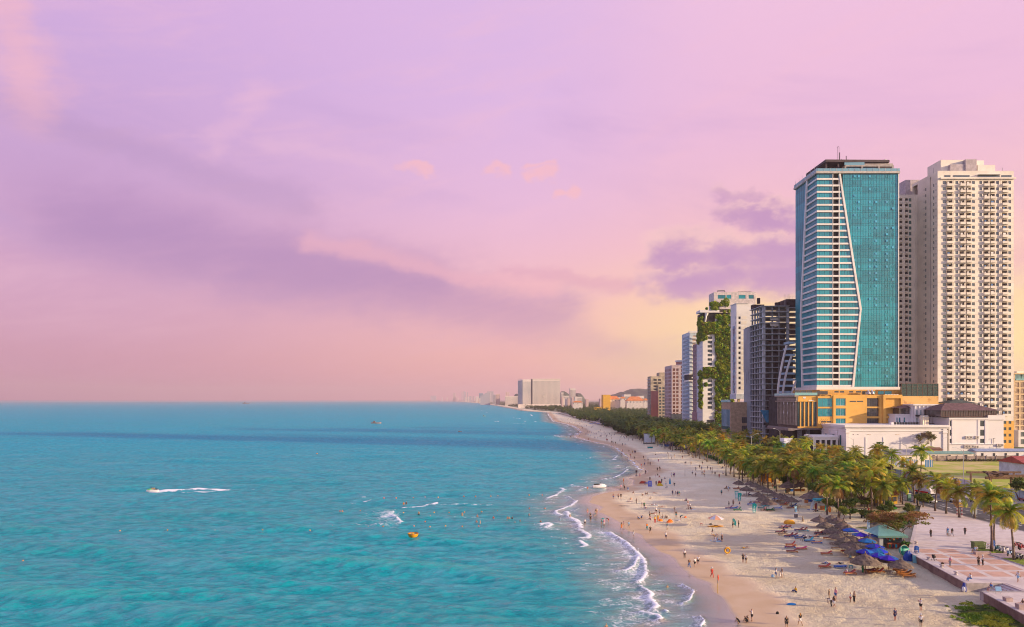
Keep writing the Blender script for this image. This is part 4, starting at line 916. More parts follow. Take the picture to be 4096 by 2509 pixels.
def framed_block():
 Y0 = 400.0; X0 = (4057-CX)/F*Y0; off = (X0+15, Y0+10, 2.5); k = Y0/F
 t = thing('framed_apartment_block', 'ochre framed apartment block at the right edge', 'building', off)
 zt = H+(HY-1492)*k; b = MB(off); p = 24.6*1.0*k
 cols = [(X0+.6+i*3.1, X0+2.9+i*3.1) for i in range(9)]
 zr = [(zt-8.5-i*3.72, zt-5.6-i*3.72) for i in range(10)]
 wallgrid(b, 'F', X0, X0+30, 2.4, zt-4.5, cols, zr, Y0, .5); wallgrid(b, 'L', Y0, Y0+20, 2.4, zt-4.5, [(Y0+2+i*4, Y0+4+i*4) for i in range(4)], zr, X0, .4)
 b.box(X0+.3, X0+29, Y0+.9, Y0+20, 2.4, zt-4.6); b.box(X0-.3, X0+30, Y0-.4, Y0+20, zt-.8, zt); b.box(X0, X0+.5, Y0, Y0+.5, zt-4.5, zt-.8); b.box(X0+6, X0+6.5, Y0, Y0+.5, zt-4.5, zt-.8)
 b.build('wall', mat('ochre_frame', (.66,.50,.30), .75, coords='World'), t)
 windows(t, off, 'F', cols, zr, Y0, .25, bars=2, fm=mat('brown_frame', (.30,.14,.09), .6), gm=mat('curtained_pane', (.44,.34,.24), .4, .3, .8, coords='World'))
 windows(t, off, 'L', [(Y0+2+i*4, Y0+4+i*4) for i in range(4)], zr, X0, .25, bars=1)
 b = MB(off); b.box(X0+.5, X0+29, Y0+1.5, Y0+14, zt-4.5, zt-.8); b.build('top_glass', TBAL, t)
 b = MB(off); b.box(X0+1, X0+29, Y0-.2, Y0, zt-4.4, zt-3.4); b.build('railing', TBAL, t)
 b = MB(off); b.tube([(X0-.2, Y0+1, zt), (X0-.2, Y0+1, zt+2.3)], .3, 8); b.box(X0+3, X0+30, Y0+2, Y0+4, zt, zt+1.1); b.build('roof_tank', CREAM, t)
 b = MB(off); b.box(X0-.5, X0+30, Y0-4, Y0-.01, 2.4, 12.3); b.build('lower_storey', WHITE, t)
 windows(t, off, 'F', [(X0+1+i*2.8, X0+2.8+i*2.8) for i in range(6)], [(4.2, 7.2), (8.6, 11.4)], Y0-4, -.05, bars=1, fm=WFRAME)
framed_block()
def concrete_frame():
 off = (160, 413, 2.5); X0, Y0, Y1 = 150.0, 404.0, 424.0; zt = 86.5
 t = thing('concrete_frame_tower', 'unfinished bare concrete tower of open floors and columns', 'building', off)
 X1 = 166.0
 for i in range(25):
  z_ = zt-i*3.33; b = MB(off); jx = .5 if i % 3 else .9
  b.box(X0-jx, X1, Y0-.5, Y1, z_-.35, z_); b.build('floor_slab', CONC, t)
  b = MB(off); b.box(X1+.01, 186, Y0+4, Y1, z_-.75, z_-.2); b.build('floor_slab', CONC, t)
 for xx, yy, s_ in ((X0+.2,Y0+.3,1.6),(X0+.4,Y0+6,.8),(X0+.4,Y0+10,.8),(X0+.4,Y0+14.5,.8),(X1-1.4,Y0+.3,1.4),(X0+6.5,Y0+2.5,.7),(X0+10.5,Y0+2.5,.7),(X0+.4,Y1-1,.8),(X1+.2,Y0+4.3,1.0),(179,Y0+4.3,1.0)):
  b = MB(off); b.box(xx, xx+s_, yy, yy+s_, 2.3, zt-.4); b.build('column', CONC, t)
 b = MB(off); b.box(X0+4.5, X1-.3, Y0+5.5, Y1-2, 2.3, zt-12); b.build('brick_core', mat('red_brown_brick', (.13,.125,.14), .9, .5, .35, coords='World'), t)
 rs = random.Random(3)
 BR = mat('orange_brick', (.30,.10,.06), .9, .3, .8, coords='World'); GRN = mat('green_sheet', (.08,.16,.14), .8, .3, .5, coords='World')
 for i in range(24):
  z_ = zt-i*3.33
  if rs.random() < .5:
   x_ = X1+1.2 if rs.random() < .5 else 180.1; b = MB(off); b.box(x_, x_+rs.uniform(4, 9), Y0+5, Y0+5.3, z_-3.33+.02, z_-.77); b.build('infill_panel', BR if (i > 14 and rs.random() < .6) else mat('grey_block', (.15,.13,.12), .9), t)
  b = MB(off); b.box(X0+2, X0+2.2, Y0+6.8, Y0+9.8, z_-3.3, z_-.4); b.build('infill_panel', GRN, t)
 b = MB(off); b.box(X0+5, X0+10, Y0+1.3, Y0+1.4, zt-12, zt-9.6); b.box(X0+5, X0+10, Y0+1.3, Y0+1.4, zt-8.6, zt-6.6); b.build('white_sheet', WHITE, t)
 b = MB(off); b.box(X0, X0+7, Y1-4, Y1, zt, zt+3.0); b.box(X0+1.4, X0+3, Y0+12, Y0+13.5, zt+3, zt+6.5); b.box(X0+9.5, X0+12, Y0+4, Y0+6, zt, zt+2.6); b.box(X1, 186, Y0+4.2, Y1, zt, zt+4.6); b.build('roof_formwork', mat('dark_formwork', (.06,.04,.045), .9, .3, .5), t)
 b = MB(off)
 for i in range(8): b.tube([(X1-1+i*.5, Y0+5, zt), (X1-1+i*.5, Y0+5, zt+rs.uniform(5, 8))], .05, 3)
 for i in range(10): b.tube([(X1+2+i*1.8, Y0+4.4, zt+4.6), (X1+2+i*1.8, Y0+4.4, zt+6)], .05, 3)
 b.tube([(X1+2, Y0+4.4, zt+6), (185, Y0+4.4, zt+6)], .05, 3); b.build('rebar', CONC, t)
 b = MB(off); B_ = mat('blue_cladding', (.03,.26,.45), .5, .15, .3)
 A = lambda x, y, Y: ((2550+x*.3313-CX)/F*Y, Y, H+(HY-1400-y*.3313)/F*Y)
 for pl, Yd in ((((1488,728),(1616,728),(1668,970),(1600,960)), 400), (((1548,762),(1610,762),(1668,972),(1592,955)), 399.4), (((1620,728),(1735,728),(1735,975),(1670,975)), 400.4)):
  P = [A(a, c, Yd) for a, c in pl]; b.add(P+[(p[0], p[1]+.6, p[2]) for p in P], [(3,2,1,0),(4,5,6,7),(0,1,5,4),(1,2,6,5),(2,3,7,6),(3,0,4,7)])
 b.build('blue_panel', B_, t)
 for i in range(2): b = MB(off); p = A(1520+i*95, 905, 399); b.box(p[0], p[0]+3.6, 398.6, 398.8, p[2]-.1, p[2]+1.4); b.build('street_window', GB, t)
concrete_frame()
def finned_tower():
 off = (157, 429, 2.5); t = thing('finned_tower', 'narrow blue-grey tower clad in vertical metal fins', 'building', off)
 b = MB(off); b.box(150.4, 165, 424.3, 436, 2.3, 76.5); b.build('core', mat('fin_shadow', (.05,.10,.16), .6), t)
 FA = mat('metal_fin', (.40,.46,.52), .45, .15, .05, metal=.3, coords='World'); rs = random.Random(5)
 for i in range(9):
  y_ = 424.6+i*1.28; z0, z1 = rs.choice([12.0, 20.0, 15.0]), 76.5-rs.random()*1.5
  b = MB(off); b.box(149.6, 150.38, y_, y_+.62, 7, z0+28); b.build('vertical_fin', FA, t)
  b = MB(off); b.box(149.4, 150.3, y_+.1, y_+.75, z0+28.02, z1); b.build('vertical_fin', FA, t)
 b = MB(off); b.box(148.6, 152, 424.2, 436, 2.3, 7); b.build('street_box', PALEB, t)
finned_tower()
def white_tower():
 off = (156, 457, 2.5); X0, X1, Y0, Y1 = 150.0, 161.5, 451.0, 463.0; zt, zb = 94.0, 34.0
 t = thing('white_slim_tower', 'slim white tower with rounded window bays above a stone podium', 'building', off)
 p = 55*.3644*Y0/F; n = 15; top = H+(HY-1150-305*.3644)*Y0/F
 b = MB(off); zr = [(top-2.6-i*p, top-.9-i*p) for i in range(n)]
 us = [(151.3, 152.6)]; us2 = [(153.1, 156.4)]
 wallgrid(b, 'F', X0, X1, zb, zt, us, zr, Y0, .4)
 wallgrid(b, 'L', Y0, Y1, zb, zt, [(451.8, 452.9)], zr, X0, .3); shell(b, X0, X1, Y0, Y1, zb, zt, 'FL', .5); b.build('wall', WHITE, t)
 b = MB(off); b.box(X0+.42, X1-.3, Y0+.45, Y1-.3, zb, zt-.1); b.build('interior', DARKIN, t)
 windows(t, off, 'F', us, zr, Y0, .2, bars=0, gm=GB); windows(t, off, 'L', [(451.8, 452.9)], zr, X0, .2, bars=0)
 for za, z_ in zr:
  b = MB(off); b.box(153.0, 156.6, Y0-.12, Y0-.003, za-.1, za+1.9); b.build('window_bay', CREAM, t)
 rs = random.Random(8); b = MB(off); g = MB(off)
 for i in range(26):
  z_ = zt-14-i*1.75
  for j in range(3):
   (b if rs.random() < .5 else g).box(X0-.12, X0-.003, 454+j*1.5+rs.random()*.6, 455.2+j*1.5+rs.random()*.6, z_-1.7, z_)
 b.build('dark_stripe', glassmat('navy_glass', (.02,.06,.13), .3), t)['kind'] = 'stuff'; g.build('blue_stripe', glassmat('blue_glass', (.05,.22,.36), .3), t)['kind'] = 'stuff'
 b = MB(off); b.box(X0-.6, X1, Y0-.8, Y1, zb-3.2, zb-.01); b.build('base_band', mat('pale_grey_band', (.50,.55,.62), .6), t)
 b = MB(off)
 for xx in (151, 155.5, 160): b.box(xx, xx+1.2, Y0, Y0+1.5, 28.8, zb-3.21)
 b.build('column', mat('tan_column', (.5,.38,.2), .8), t)
 b = MB(off); b.box(X0-.4, X0+8, Y0-.5, Y1, zt+.5, zt+.9); b.box(X0+6, X1+.2, Y0+1, Y1, zt-9, zt-4); b.build('roof_terrace', WHITE, t)
 windows(t, off, 'F', [(X0+6.5, X1-.4)], [(zt-8.4, zt-5.2)], Y0+1, -.1, bars=2)
 a0, a1, c0, c1 = 139.5, 150.5, 430.0, 449.5; z1 = 28.7
 b = MB(off); b.box(a0, a1, c0, c1, 2.3, z1); b.build('podium', mat('tan_stone', (.47,.34,.22), .85, .15, .6, bump=.2, coords='World'), t)
 windows(t, off, 'F', [(146.4, 150)], [(15.4, 19.2), (10, 13.8)], c0, -.08, bars=2, gm=GB)
 b = MB(off); b.box(a0-.1, a0-.02, c0+2, c1-.5, 11, 24); b.build('side_glass', glassmat('deep_teal', (.01,.10,.115), .25), t)
 for i in range(7): b = MB(off); b.box(a0-.4, a0-.11, c0+2.5+i*2.4, c0+2.9+i*2.4, 13, 24); b.build('side_fin', PALEB, t)
 b = MB(off); b.box(a0-.5, a0-.44, c0-.4, c1, z1, z1+1.6); b.build('glass_railing', TBAL, t)
white_tower()
def leafcloud(centers, radii, per, size, squash=.8, seed=0, shell_=.55):
 """many small leaf faces spread through a set of clumps"""
 rs = np.random.RandomState(seed); c = np.repeat(np.asarray(centers, float), per, 0); r = np.repeat(np.asarray(radii, float), per)
 d = rs.normal(size=(len(c), 3)); d /= np.linalg.norm(d, axis=1)[:, None]
 rad = r*(shell_+(1-shell_)*rs.rand(len(c)))
 p = c+d*rad[:, None]*np.array([1, 1, squash])
 a = rs.normal(size=(len(c), 3))+d*.9; a[:, 2] += .3; a /= np.linalg.norm(a, axis=1)[:, None]
 u = np.cross(a, rs.normal(size=(len(c), 3))); u /= np.linalg.norm(u, axis=1)[:, None]; v = np.cross(a, u)
 s_ = (size*(.6+.8*rs.rand(len(c))))[:, None]
 V = np.stack([p-u*s_-v*s_*.55, p+u*s_-v*s_*.55, p+u*s_*.7+v*s_*.6, p-u*s_*.7+v*s_*.6], 1).reshape(-1, 3)
 return V, np.arange(len(V)).reshape(-1, 4)
LEAFG = mat('climber_leaves', (.11,.27,.02), .6, .4, .35, objvar=0, col2=(.40,.44,.03), lo=.38, hi=.62, trans=.25, coords='World')
def green_tower():
 off = (160, 538, 2.5); X0, X1, Y0, Y1 = 150.0, 172.0, 531.0, 548.0; zt = 98.0; k = Y0/F
 fx = lambda x: (2700+x*.3644-CX)*k
 fz = lambda y: H+(HY-1150-y*.3644)*k
 t = thing('planted_tower', 'white tower covered in green and reddish climbing plants', 'building', off)
 xm = fx(441); W = WHITE
 b = MB(off); us = [(fx(358), fx(406))]
 z1 = [(fz(518+i*48), fz(490+i*48)) for i in range(8)]; z2 = [(fz(1042+i*48.5), fz(1012+i*48.5)) for i in range(7)]
 wallgrid(b, 'F', X0, xm, fz(872), fz(490)+.6, us, z1, Y0, .4); wallgrid(b, 'F', X0, xm, 4, fz(985), us, z2, Y0, .4)
 b.box(X0-2.4, xm+3, Y0-1.2, Y0+10, fz(278), fz(250)); b.quad((X0,Y1,4),(X0,Y0,4),(X0,Y0,fz(510)),(X0,Y1,fz(510)))
 b.box(xm, X1, Y0+.5, Y1, 4, fz(300)); b.build('wall', W, t)
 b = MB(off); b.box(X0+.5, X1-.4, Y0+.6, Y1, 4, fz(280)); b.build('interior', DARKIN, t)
 windows(t, off, 'F', us, z1+z2, Y0, .2, bars=2, fm=WFRAME)
 b = MB(off); b.tube([(fx(330), Y0-.5, fz(380)), (fx(338), Y0-.5, fz(320)), (fx(345), Y0-.5, fz(285))], [.6,.7,1.6], 8); b.build('flared_column', W, t)
 zr = [(14+i*3.45, 16.3+i*3.45) for i in range(19)]
 bb = MB(off); ly = [(532.6,534.6),(536,538),(539.6,541.6),(543.2,545.2)]
 wallgrid(bb, 'L', Y0, Y1, 4, fz(505), ly, zr, X0-.05, .3); bb.build('side_wall', mat('shaded_side_white', (.58,.64,.70), .6), t)  # bluish white puts the shade of this left face into the colour
 windows(t, off, 'L', ly, zr, X0-.05, .15, bars=0, gm=glassmat('blue_glass', (.05,.22,.36), .3))
 rs = np.random.RandomState(3); cc = []; rr = []
 for _ in range(760):
  x_ = rs.uniform(xm+.3, X1+2); z_ = rs.uniform(12, fz(310)); cc.append((x_, Y0-.3+rs.rand()*.9, z_)); rr.append(rs.uniform(1.0, 2.0))
 for _ in range(120): cc.append((rs.uniform(X0-.5, xm), Y0-.6, rs.uniform(fz(498), fz(395)))); rr.append(rs.uniform(1.0, 1.9))
 for _ in range(40): cc.append((rs.uniform(X0-1.2, X0+3), Y0-.6, rs.uniform(fz(575), fz(400)))); rr.append(rs.uniform(.9, 1.6))
 for _ in range(60): cc.append((rs.uniform(X0, xm+.5), Y0-.6, rs.uniform(fz(985), fz(890)))); rr.append(rs.uniform(1.0, 1.9))
 for _ in range(90): s_ = rs.rand(); cc.append((X0-.8+3.2*(s_ < .25), Y0+rs.uniform(-.6, 8)*(s_ > .25), fz(1065) if s_ < .25 else rs.uniform(fz(1320), fz(920)))); rr.append(rs.uniform(.8, 1.6))
 for _ in range(60): cc.append((X0-.6, Y0+rs.uniform(0, 12), rs.uniform(fz(600), fz(330)))); rr.append(rs.uniform(.8, 1.7))
 cc = np.array(cc)-np.array(off); V, Fc = leafcloud(cc, rr, 46, .62, 1.0, 4)
 o = meshobj('climbing_plants', npmesh('climbing_plants', V, Fc, LEAFG), None, t); o['kind'] = 'stuff'
 sel = rs.rand(len(cc)) < .10; V, Fc = leafcloud(cc[sel]+np.array([0,-.5,0]), np.array(rr)[sel]*.8, 40, .36, 1.0, 5)
 o = meshobj('reddish_plants', npmesh('reddish_plants', V, Fc, mat('red_leaves', (.16,.05,.025), .7, .4, .5)), None, t); o['kind'] = 'stuff'
 ux0, ux1, uy = 160.0, 193.0, 535.0; q = uy/F; gz1 = lambda y: H+(HY-1150-y*.3644)*q
 b = MB(off); gy = lambda x: (2700+x*.3644-CX)*q
 wallgrid(b, 'F', ux0, ux1, gz1(260), gz1(52), [(gy(470), gy(555)), (gy(565), gy(618)), (gy(698), gy(775)), (gy(808), gy(865))], [(gz1(124), gz1(84))], uy, .4)
 b.box(ux0+.1, ux1-.1, uy+.6, uy+14, gz1(280), gz1(52)); b.box(fx(485), fx(620), Y0-1, Y0+4, fz(240), fz(208)); b.build('upper_block', mat('warm_white', (.62,.55,.54), .7), t)
 windows(t, off, 'F', [(gy(470), gy(555)), (gy(565), gy(618)), (gy(698), gy(775)), (gy(808), gy(865))], [(gz1(124), gz1(84))], uy, .2, bars=1, gm=TEAL)
 b = MB(off); b.tube([(gy(480), uy+4, gz1(50)), (gy(484), uy+4, gz1(30)), (gy(560), uy+4, gz1(28)), (gy(566), uy+4, gz1(48))], .5, 6); b.build('roof_pipe', FRAME, t)
 b = MB(off)
 for i in range(10): b.box(gy(710+i*15), gy(718+i*15), uy+3, uy+4.5, gz1(52), gz1(38))
 b.build('roof_clutter', FRAME, t)
 cc = []; rr = []
 for a, c, r_ in ((400,185,2.0),(430,180,2.2),(460,190,2.0),(500,190,2.0),(530,170,2.6),(560,150,2.8),(560,185,2.4),(410,230,2.0),(450,235,1.8),(345,235,1.0),(590,262,1.4),(540,268,1.2),(430,215,2.2)):
  cc.append((fx(a)-off[0], Y0-.5-off[1], fz(c)-off[2])); rr.append(r_)
 V, Fc = leafcloud(cc, rr, 300, .40, 1.0, 8); o = meshobj('roof_garden', npmesh('roof_garden', V, Fc, LEAFG), None, t); o['kind'] = 'stuff'
 b = MB(off); b.box(X0+1, X1, Y0-.6, Y0-.1, 2.3, 4+7); b.build('green_shopfront', mat('green_panels', (.03,.22,.12), .6, .4, .3), t)
 windows(t, off, 'F', [(X0+3.5, X0+9), (X0+12, X0+20)], [(12.0, 14.6)], Y0-.05, -.1, bars=3, gm=GB)
green_tower()
def simple_tower(name, label, x0, x1, y0, y1, zt, wall, fcols, lcols, p, wh, zb=6, gmF=None, gmL=None, zskip=2.2, fm=None, bal=None, extra=None):
 off = ((x0+x1)/2, (y0+y1)/2, 2.4); t = thing(name, label, 'building', off)
 n = int((zt-zb-zskip)/p); zr = [(zt-zskip-wh-i*p, zt-zskip-i*p) for i in range(n)]
 b = MB(off); wallgrid(b, 'F', x0, x1, 2.3, zt, fcols, zr, y0, .35); wallgrid(b, 'L', y0, y1, 2.3, zt, lcols, zr, x0, .35); shell(b, x0, x1, y0, y1, 2.3, zt, 'FL', .8); b.build('wall', wall, t)
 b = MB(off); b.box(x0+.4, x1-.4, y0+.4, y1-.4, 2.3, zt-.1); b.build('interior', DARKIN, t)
 if fcols: windows(t, off, 'F', fcols, zr, y0, .2, bars=1, gm=gmF, fm=fm)
 if lcols: windows(t, off, 'L', lcols, zr, x0, .2, bars=0, gm=gmL, fm=fm)
 if bal:
  for za, z_ in zr:
   b = MB(off); b.box(bal[0], bal[1], y0-1.2, y0-.01, za-.8, za-.6); b.box(bal[0], bal[1], y0-1.2, y0-1.1, za-.6, za+.4); b.build('balcony', WHITE, t)
 if extra: extra(t, off, zr)
 return t
BLG = glassmat('blue_glass', (.05,.22,.36), .3)
PINKW = mat('mauve_brick', (.30,.20,.22), .8, .2, .4, coords='World')
def exF(t, off, zr):
 b = MB(off); b.box(149.4, 150, 547, 560, 2.3, 20); b.build('arcade', mat('mauve_arcade', (.36,.22,.24), .8), t)
simple_tower('mauve_hotel', 'narrow mauve hotel of small lit windows between two towers', 150.1, 158, 548.5, 560, 75, PINKW, [], [(549.2,550.4),(551.8,553.0),(554.4,555.6),(557.0,558.2)], 3.3, 1.7, gmL=mat('lit_blind', (.72,.66,.62), .5), extra=exF)
def exG(t, off, zr):
 b = MB(off); b.box(149.6, 157, 569.6, 572, 86.8, 88.4); b.box(150, 156.5, 571, 596, 2.3, 8); b.build('roof_edge', WHITE, t)
 for i, (za, z_) in enumerate(zr):
  b = MB(off); b.box(149.2, 149.95, 571, 583, za-.5, za+.1); b.build('side_balcony', PALEB, t)
 b = MB(off); z_ = 47; b.box(149.1, 157.2, 569, 584, z_, z_+4.6); b.build('open_deck', DARKIN, t)
 b = MB(off); b.box(148.9, 157.3, 568.8, 584.2, z_-1.2, z_-.02); b.box(148.9, 157.3, 568.8, 584.2, z_+4.62, z_+5.4); b.build('deck_edge', WHITE, t)
simple_tower('blue_white_hotel', 'blue and white hotel with a balcony column facing the road', 150.0, 156.6, 570, 596, 86.8, mat('blue_white_wall', (.55,.64,.70), .6), [(152.5,155.6)], [(572+i*2.4, 573.5+i*2.4) for i in range(9)], 3.35, 1.9, gmF=mat('balcony_cream', (.6,.45,.36), .7), gmL=BLG, bal=(151.4, 156.5), extra=exG)
def exH(t, off, zr):
 b = MB(off)
 b.lathe([(5.9,3),(5.9,67)], 20, (161.5, 640, 0)); b.build('round_bay_glass', glassmat('red_brown_glass', (.20,.075,.05), .35), t)
 for i in range(18):
  z_ = 63-i*3.4
  if z_ < 6: break
  b = MB(off); b.lathe([(5.9,z_-.6),(6.5,z_-.6),(6.5,z_+.5),(5.9,z_+.5)], 20, (161.5, 640, 0)); b.build('white_ring', WHITE, t)
 b = MB(off); b.lathe([(5.9,66.2),(6.6,66.2),(6.6,67.6),(0,67.6)], 20, (161.5, 640, 0)); b.build('roof_ring', WHITE, t)
 b = MB(off); b.box(149.0, 165, 631, 634, 2.3, 17); b.build('site_hoarding', mat('dark_hoarding', (.07,.08,.10), .8, .3, .6), t)
simple_tower('round_fronted_tower', 'reddish glass tower with a rounded white ringed front', 150.0, 158.5, 634, 663, 62, mat('pink_white', (.52,.42,.42), .7), [(151,153.2),(154.2,156.4)], [(637+i*5, 640+i*5) for i in range(5)], 3.5, 2.4, gmF=glassmat('red_brown_glass', (.20,.075,.05), .35), gmL=glassmat('red_brown_glass', (.20,.075,.05), .35), extra=exH)
def exI(t, off, zr):
 b = MB(off); b.box(150.0, 158.0, 728.6, 729.9, 4, 40); b.build('tinted_bay', glassmat('plum_glass', (.10,.03,.05), .3), t)
 b = MB(off); b.box(158.01, 166, 729, 731, 4, 46); b.box(160, 168, 733, 747, 55, 60); b.box(147.5, 152, 727, 730, 2.3, 9); b.build('front_block', mat('tan_concrete', (.44,.37,.28), .9, .2, .3), t)
 windows(t, off, 'F', [(159, 161), (162.5, 164.8)], [(8+i*3.4, 10+i*3.4) for i in range(11)], 729, -.08, bars=1)
 for i in range(13): b = MB(off); b.box(148.9, 150, 731, 747, 12+i*3.35, 12.5+i*3.35); b.build('floor_slab', CONC, t)
simple_tower('tan_concrete_block', 'lower tan unfinished block at the far end of the row', 150.0, 165, 730, 747, 55, mat('tan_concrete', (.44,.37,.28), .9, .2, .3), [(153,156.5),(158,161)], [], 3.4, 1.9, gmF=GB, extra=exI)
def far_hotel():
 Y0 = 2500.0; k = Y0/F; off = (100, Y0, 0); X = lambda x: (1700+x*.4058-CX)*k; Z = lambda y: H+(HY-1480-y*.4058)*k
 t = thing('distant_resort_hotel', 'huge slab resort hotel standing alone across the bay', 'building', off)
 W = mat('far_cream', (.80,.70,.62), .8)
 n = 26
 for (a, c, top) in ((1060, 1333, 92), (962, 1045, 100)):
  us = []; m_ = int((c-a)/8.4)
  for i in range(m_): u0 = X(a)+(X(c)-X(a))*(i+.22)/m_; us.append((u0, u0+(X(c)-X(a))*.58/m_))
  zt = Z(top); p = (zt-14)/n; zr = [(9+i*p, 9+i*p+p*.62) for i in range(n)]
  b = MB(off); wallgrid(b, 'F', X(a), X(c), 0, zt, us, zr, Y0, 1.6); shell(b, X(a), X(c), Y0, Y0+26, 0, zt, 'F', 2); b.build('wall', W, t)
  b = MB(off); b.box(X(a)+1, X(c)-1, Y0+1.6, Y0+25, 0, zt-.5); b.build('glazing', glassmat('far_teal_glass', (.04,.24,.26), .35, objvar=.1, vscale=.02, var=.6), t)
 b = MB(off); b.box(X(1045)+.1, X(1060)-.1, Y0+6, Y0+26, 0, Z(90)); b.build('dark_joint', mat('far_dark', (.08,.10,.14), .8), t)
 b = MB(off); q = (Y0+2)/F; b.quad((X(918), Y0+90, 0), (X(962), Y0+.5, 0), (X(962), Y0+.5, Z(104)), (X(918), Y0+90, Z(104)+2)); b.build('side_face', glassmat('far_blue_glass', (.10,.26,.34), .3), t)
 b = MB(off)
 for i in range(26): z_ = 9+i*3.9; b.quad((X(918)-1, Y0+89, z_), (X(962)-1, Y0-.5, z_), (X(962)-1, Y0-.5, z_+1.5), (X(918)-1, Y0+89, z_+1.5))
 b.build('side_bands', W, t)['kind'] = 'stuff'
 b = MB(off); b.box(X(918), X(1335)+2, Y0-14, Y0-.5, 0, 15); b.build('podium', W, t); b = MB(off); b.box(X(1055), X(1338), Y0-1.5, Y0+8, Z(90), Z(87)); b.build('roof_band', W, t)
 for i in range(8): b = MB(off); b.box(X(965+i*10), X(969+i*10), Y0+2, Y0+6, Z(100), Z(92)); b.build('roof_fin', W, t)
far_hotel()
def far_block(name, label, r, a, c, ytop, Y, m_, stripes=True, group=None, depth=30, zb=0):
 pxl = src(r, a, 0)[0]; yc = np.arange(1500., 15800., 50.); on = yc[(S(yc)+25)*F/yc+CX < pxl]; Y = max(Y, float(on[0])) if len(on) else 15800.
 x0, x1 = (src(r, a, 0)[0]-CX)/F*Y, (src(r, c, 0)[0]-CX)/F*Y; zt = H+(HY-src(r, 0, ytop)[1])/F*Y; off = ((x0+x1)/2, Y, zb)
 t = thing(name, label, 'building', off, group=group)
 b = MB(off)
 if stripes:
  p = max(4.0, Y/F*2.2); n = int((zt-zb-4)/p); us = []; nn = max(1, int((x1-x0)/(Y/F*4)))
  for i in range(nn): us.append((x0+(x1-x0)*(i+.2)/nn, x0+(x1-x0)*(i+.8)/nn))
  wallgrid(b, 'F', x0, x1, zb, zt, us, [(zb+4+i*p, zb+4+i*p+p*.55) for i in range(n)], Y, 1.5)
  shell(b, x0, x1, Y, Y+depth, zb, zt, 'F', 1); b.build('wall', m_, t)
  b = MB(off); b.box(x0+.5, x1-.5, Y+1.5, Y+depth-1, zb, zt-.5); b.build('windows', mat('far_window', (.16,.2,.25), .5), t)
 else:
  b.box(x0, x1, Y, Y+depth, zb, zt); b.build('wall', m_, t)
 return t, off, x0, x1, zt
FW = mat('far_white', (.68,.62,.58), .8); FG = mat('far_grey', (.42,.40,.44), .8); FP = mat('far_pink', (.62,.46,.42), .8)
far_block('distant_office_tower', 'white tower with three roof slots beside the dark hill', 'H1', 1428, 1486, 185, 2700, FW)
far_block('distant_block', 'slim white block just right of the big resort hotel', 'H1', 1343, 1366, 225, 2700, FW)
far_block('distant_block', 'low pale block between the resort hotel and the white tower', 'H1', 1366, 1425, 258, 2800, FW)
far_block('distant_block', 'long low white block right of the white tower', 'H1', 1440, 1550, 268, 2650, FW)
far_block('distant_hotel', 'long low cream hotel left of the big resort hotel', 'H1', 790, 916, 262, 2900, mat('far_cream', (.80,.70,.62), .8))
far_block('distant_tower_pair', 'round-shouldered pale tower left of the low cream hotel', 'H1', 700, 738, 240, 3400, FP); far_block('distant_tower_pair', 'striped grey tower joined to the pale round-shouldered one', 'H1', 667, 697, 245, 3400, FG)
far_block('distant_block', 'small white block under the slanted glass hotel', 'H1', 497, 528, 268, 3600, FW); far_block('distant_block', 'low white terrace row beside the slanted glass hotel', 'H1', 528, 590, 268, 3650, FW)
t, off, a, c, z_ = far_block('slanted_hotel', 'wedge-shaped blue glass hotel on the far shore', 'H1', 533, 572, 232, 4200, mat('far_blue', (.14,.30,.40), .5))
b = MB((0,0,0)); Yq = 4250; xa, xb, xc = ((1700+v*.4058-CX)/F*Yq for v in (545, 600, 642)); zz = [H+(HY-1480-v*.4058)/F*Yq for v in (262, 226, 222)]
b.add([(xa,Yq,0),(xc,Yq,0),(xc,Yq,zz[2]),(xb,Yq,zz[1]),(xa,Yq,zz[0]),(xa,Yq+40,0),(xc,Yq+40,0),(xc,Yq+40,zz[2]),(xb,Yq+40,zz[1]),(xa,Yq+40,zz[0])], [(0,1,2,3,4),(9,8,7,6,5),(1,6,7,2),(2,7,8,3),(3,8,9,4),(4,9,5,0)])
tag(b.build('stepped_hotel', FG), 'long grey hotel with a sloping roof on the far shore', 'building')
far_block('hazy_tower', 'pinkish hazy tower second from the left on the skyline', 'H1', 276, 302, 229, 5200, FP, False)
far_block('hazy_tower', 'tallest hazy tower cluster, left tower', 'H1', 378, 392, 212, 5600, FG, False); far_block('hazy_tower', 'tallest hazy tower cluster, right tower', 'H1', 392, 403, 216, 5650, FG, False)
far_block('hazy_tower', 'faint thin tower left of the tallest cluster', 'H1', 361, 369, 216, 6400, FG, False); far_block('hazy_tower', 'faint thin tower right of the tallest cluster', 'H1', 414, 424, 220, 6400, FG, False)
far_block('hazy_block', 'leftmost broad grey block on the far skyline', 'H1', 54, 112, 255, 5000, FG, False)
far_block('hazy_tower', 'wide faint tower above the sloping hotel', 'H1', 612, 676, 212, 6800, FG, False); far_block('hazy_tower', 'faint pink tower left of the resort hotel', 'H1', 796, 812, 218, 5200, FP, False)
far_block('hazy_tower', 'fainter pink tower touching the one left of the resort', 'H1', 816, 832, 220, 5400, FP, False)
rs = random.Random(12)
for i in range(26):
 a = rs.uniform(150, 900); w_ = rs.uniform(8, 26); Yb = rs.uniform(3200, 5200)
 far_block('low_far_building', 'low pale building in the far shore sprawl', 'H1', a, a+w_, rs.uniform(258, 282), Yb, rs.choice([FW, FP, FG]), False, 'low buildings of the far shore')
for i in range(22):
 a = rs.uniform(1340, 2180); w_ = rs.uniform(10, 36); Yb = rs.uniform(1900, 2600)
 far_block('inland_house', 'low pale house behind the far palm wood', 'H1', a, a+w_, rs.uniform(262, 290), Yb, rs.choice([FW, FP, FW]), False, 'houses behind the far wood')
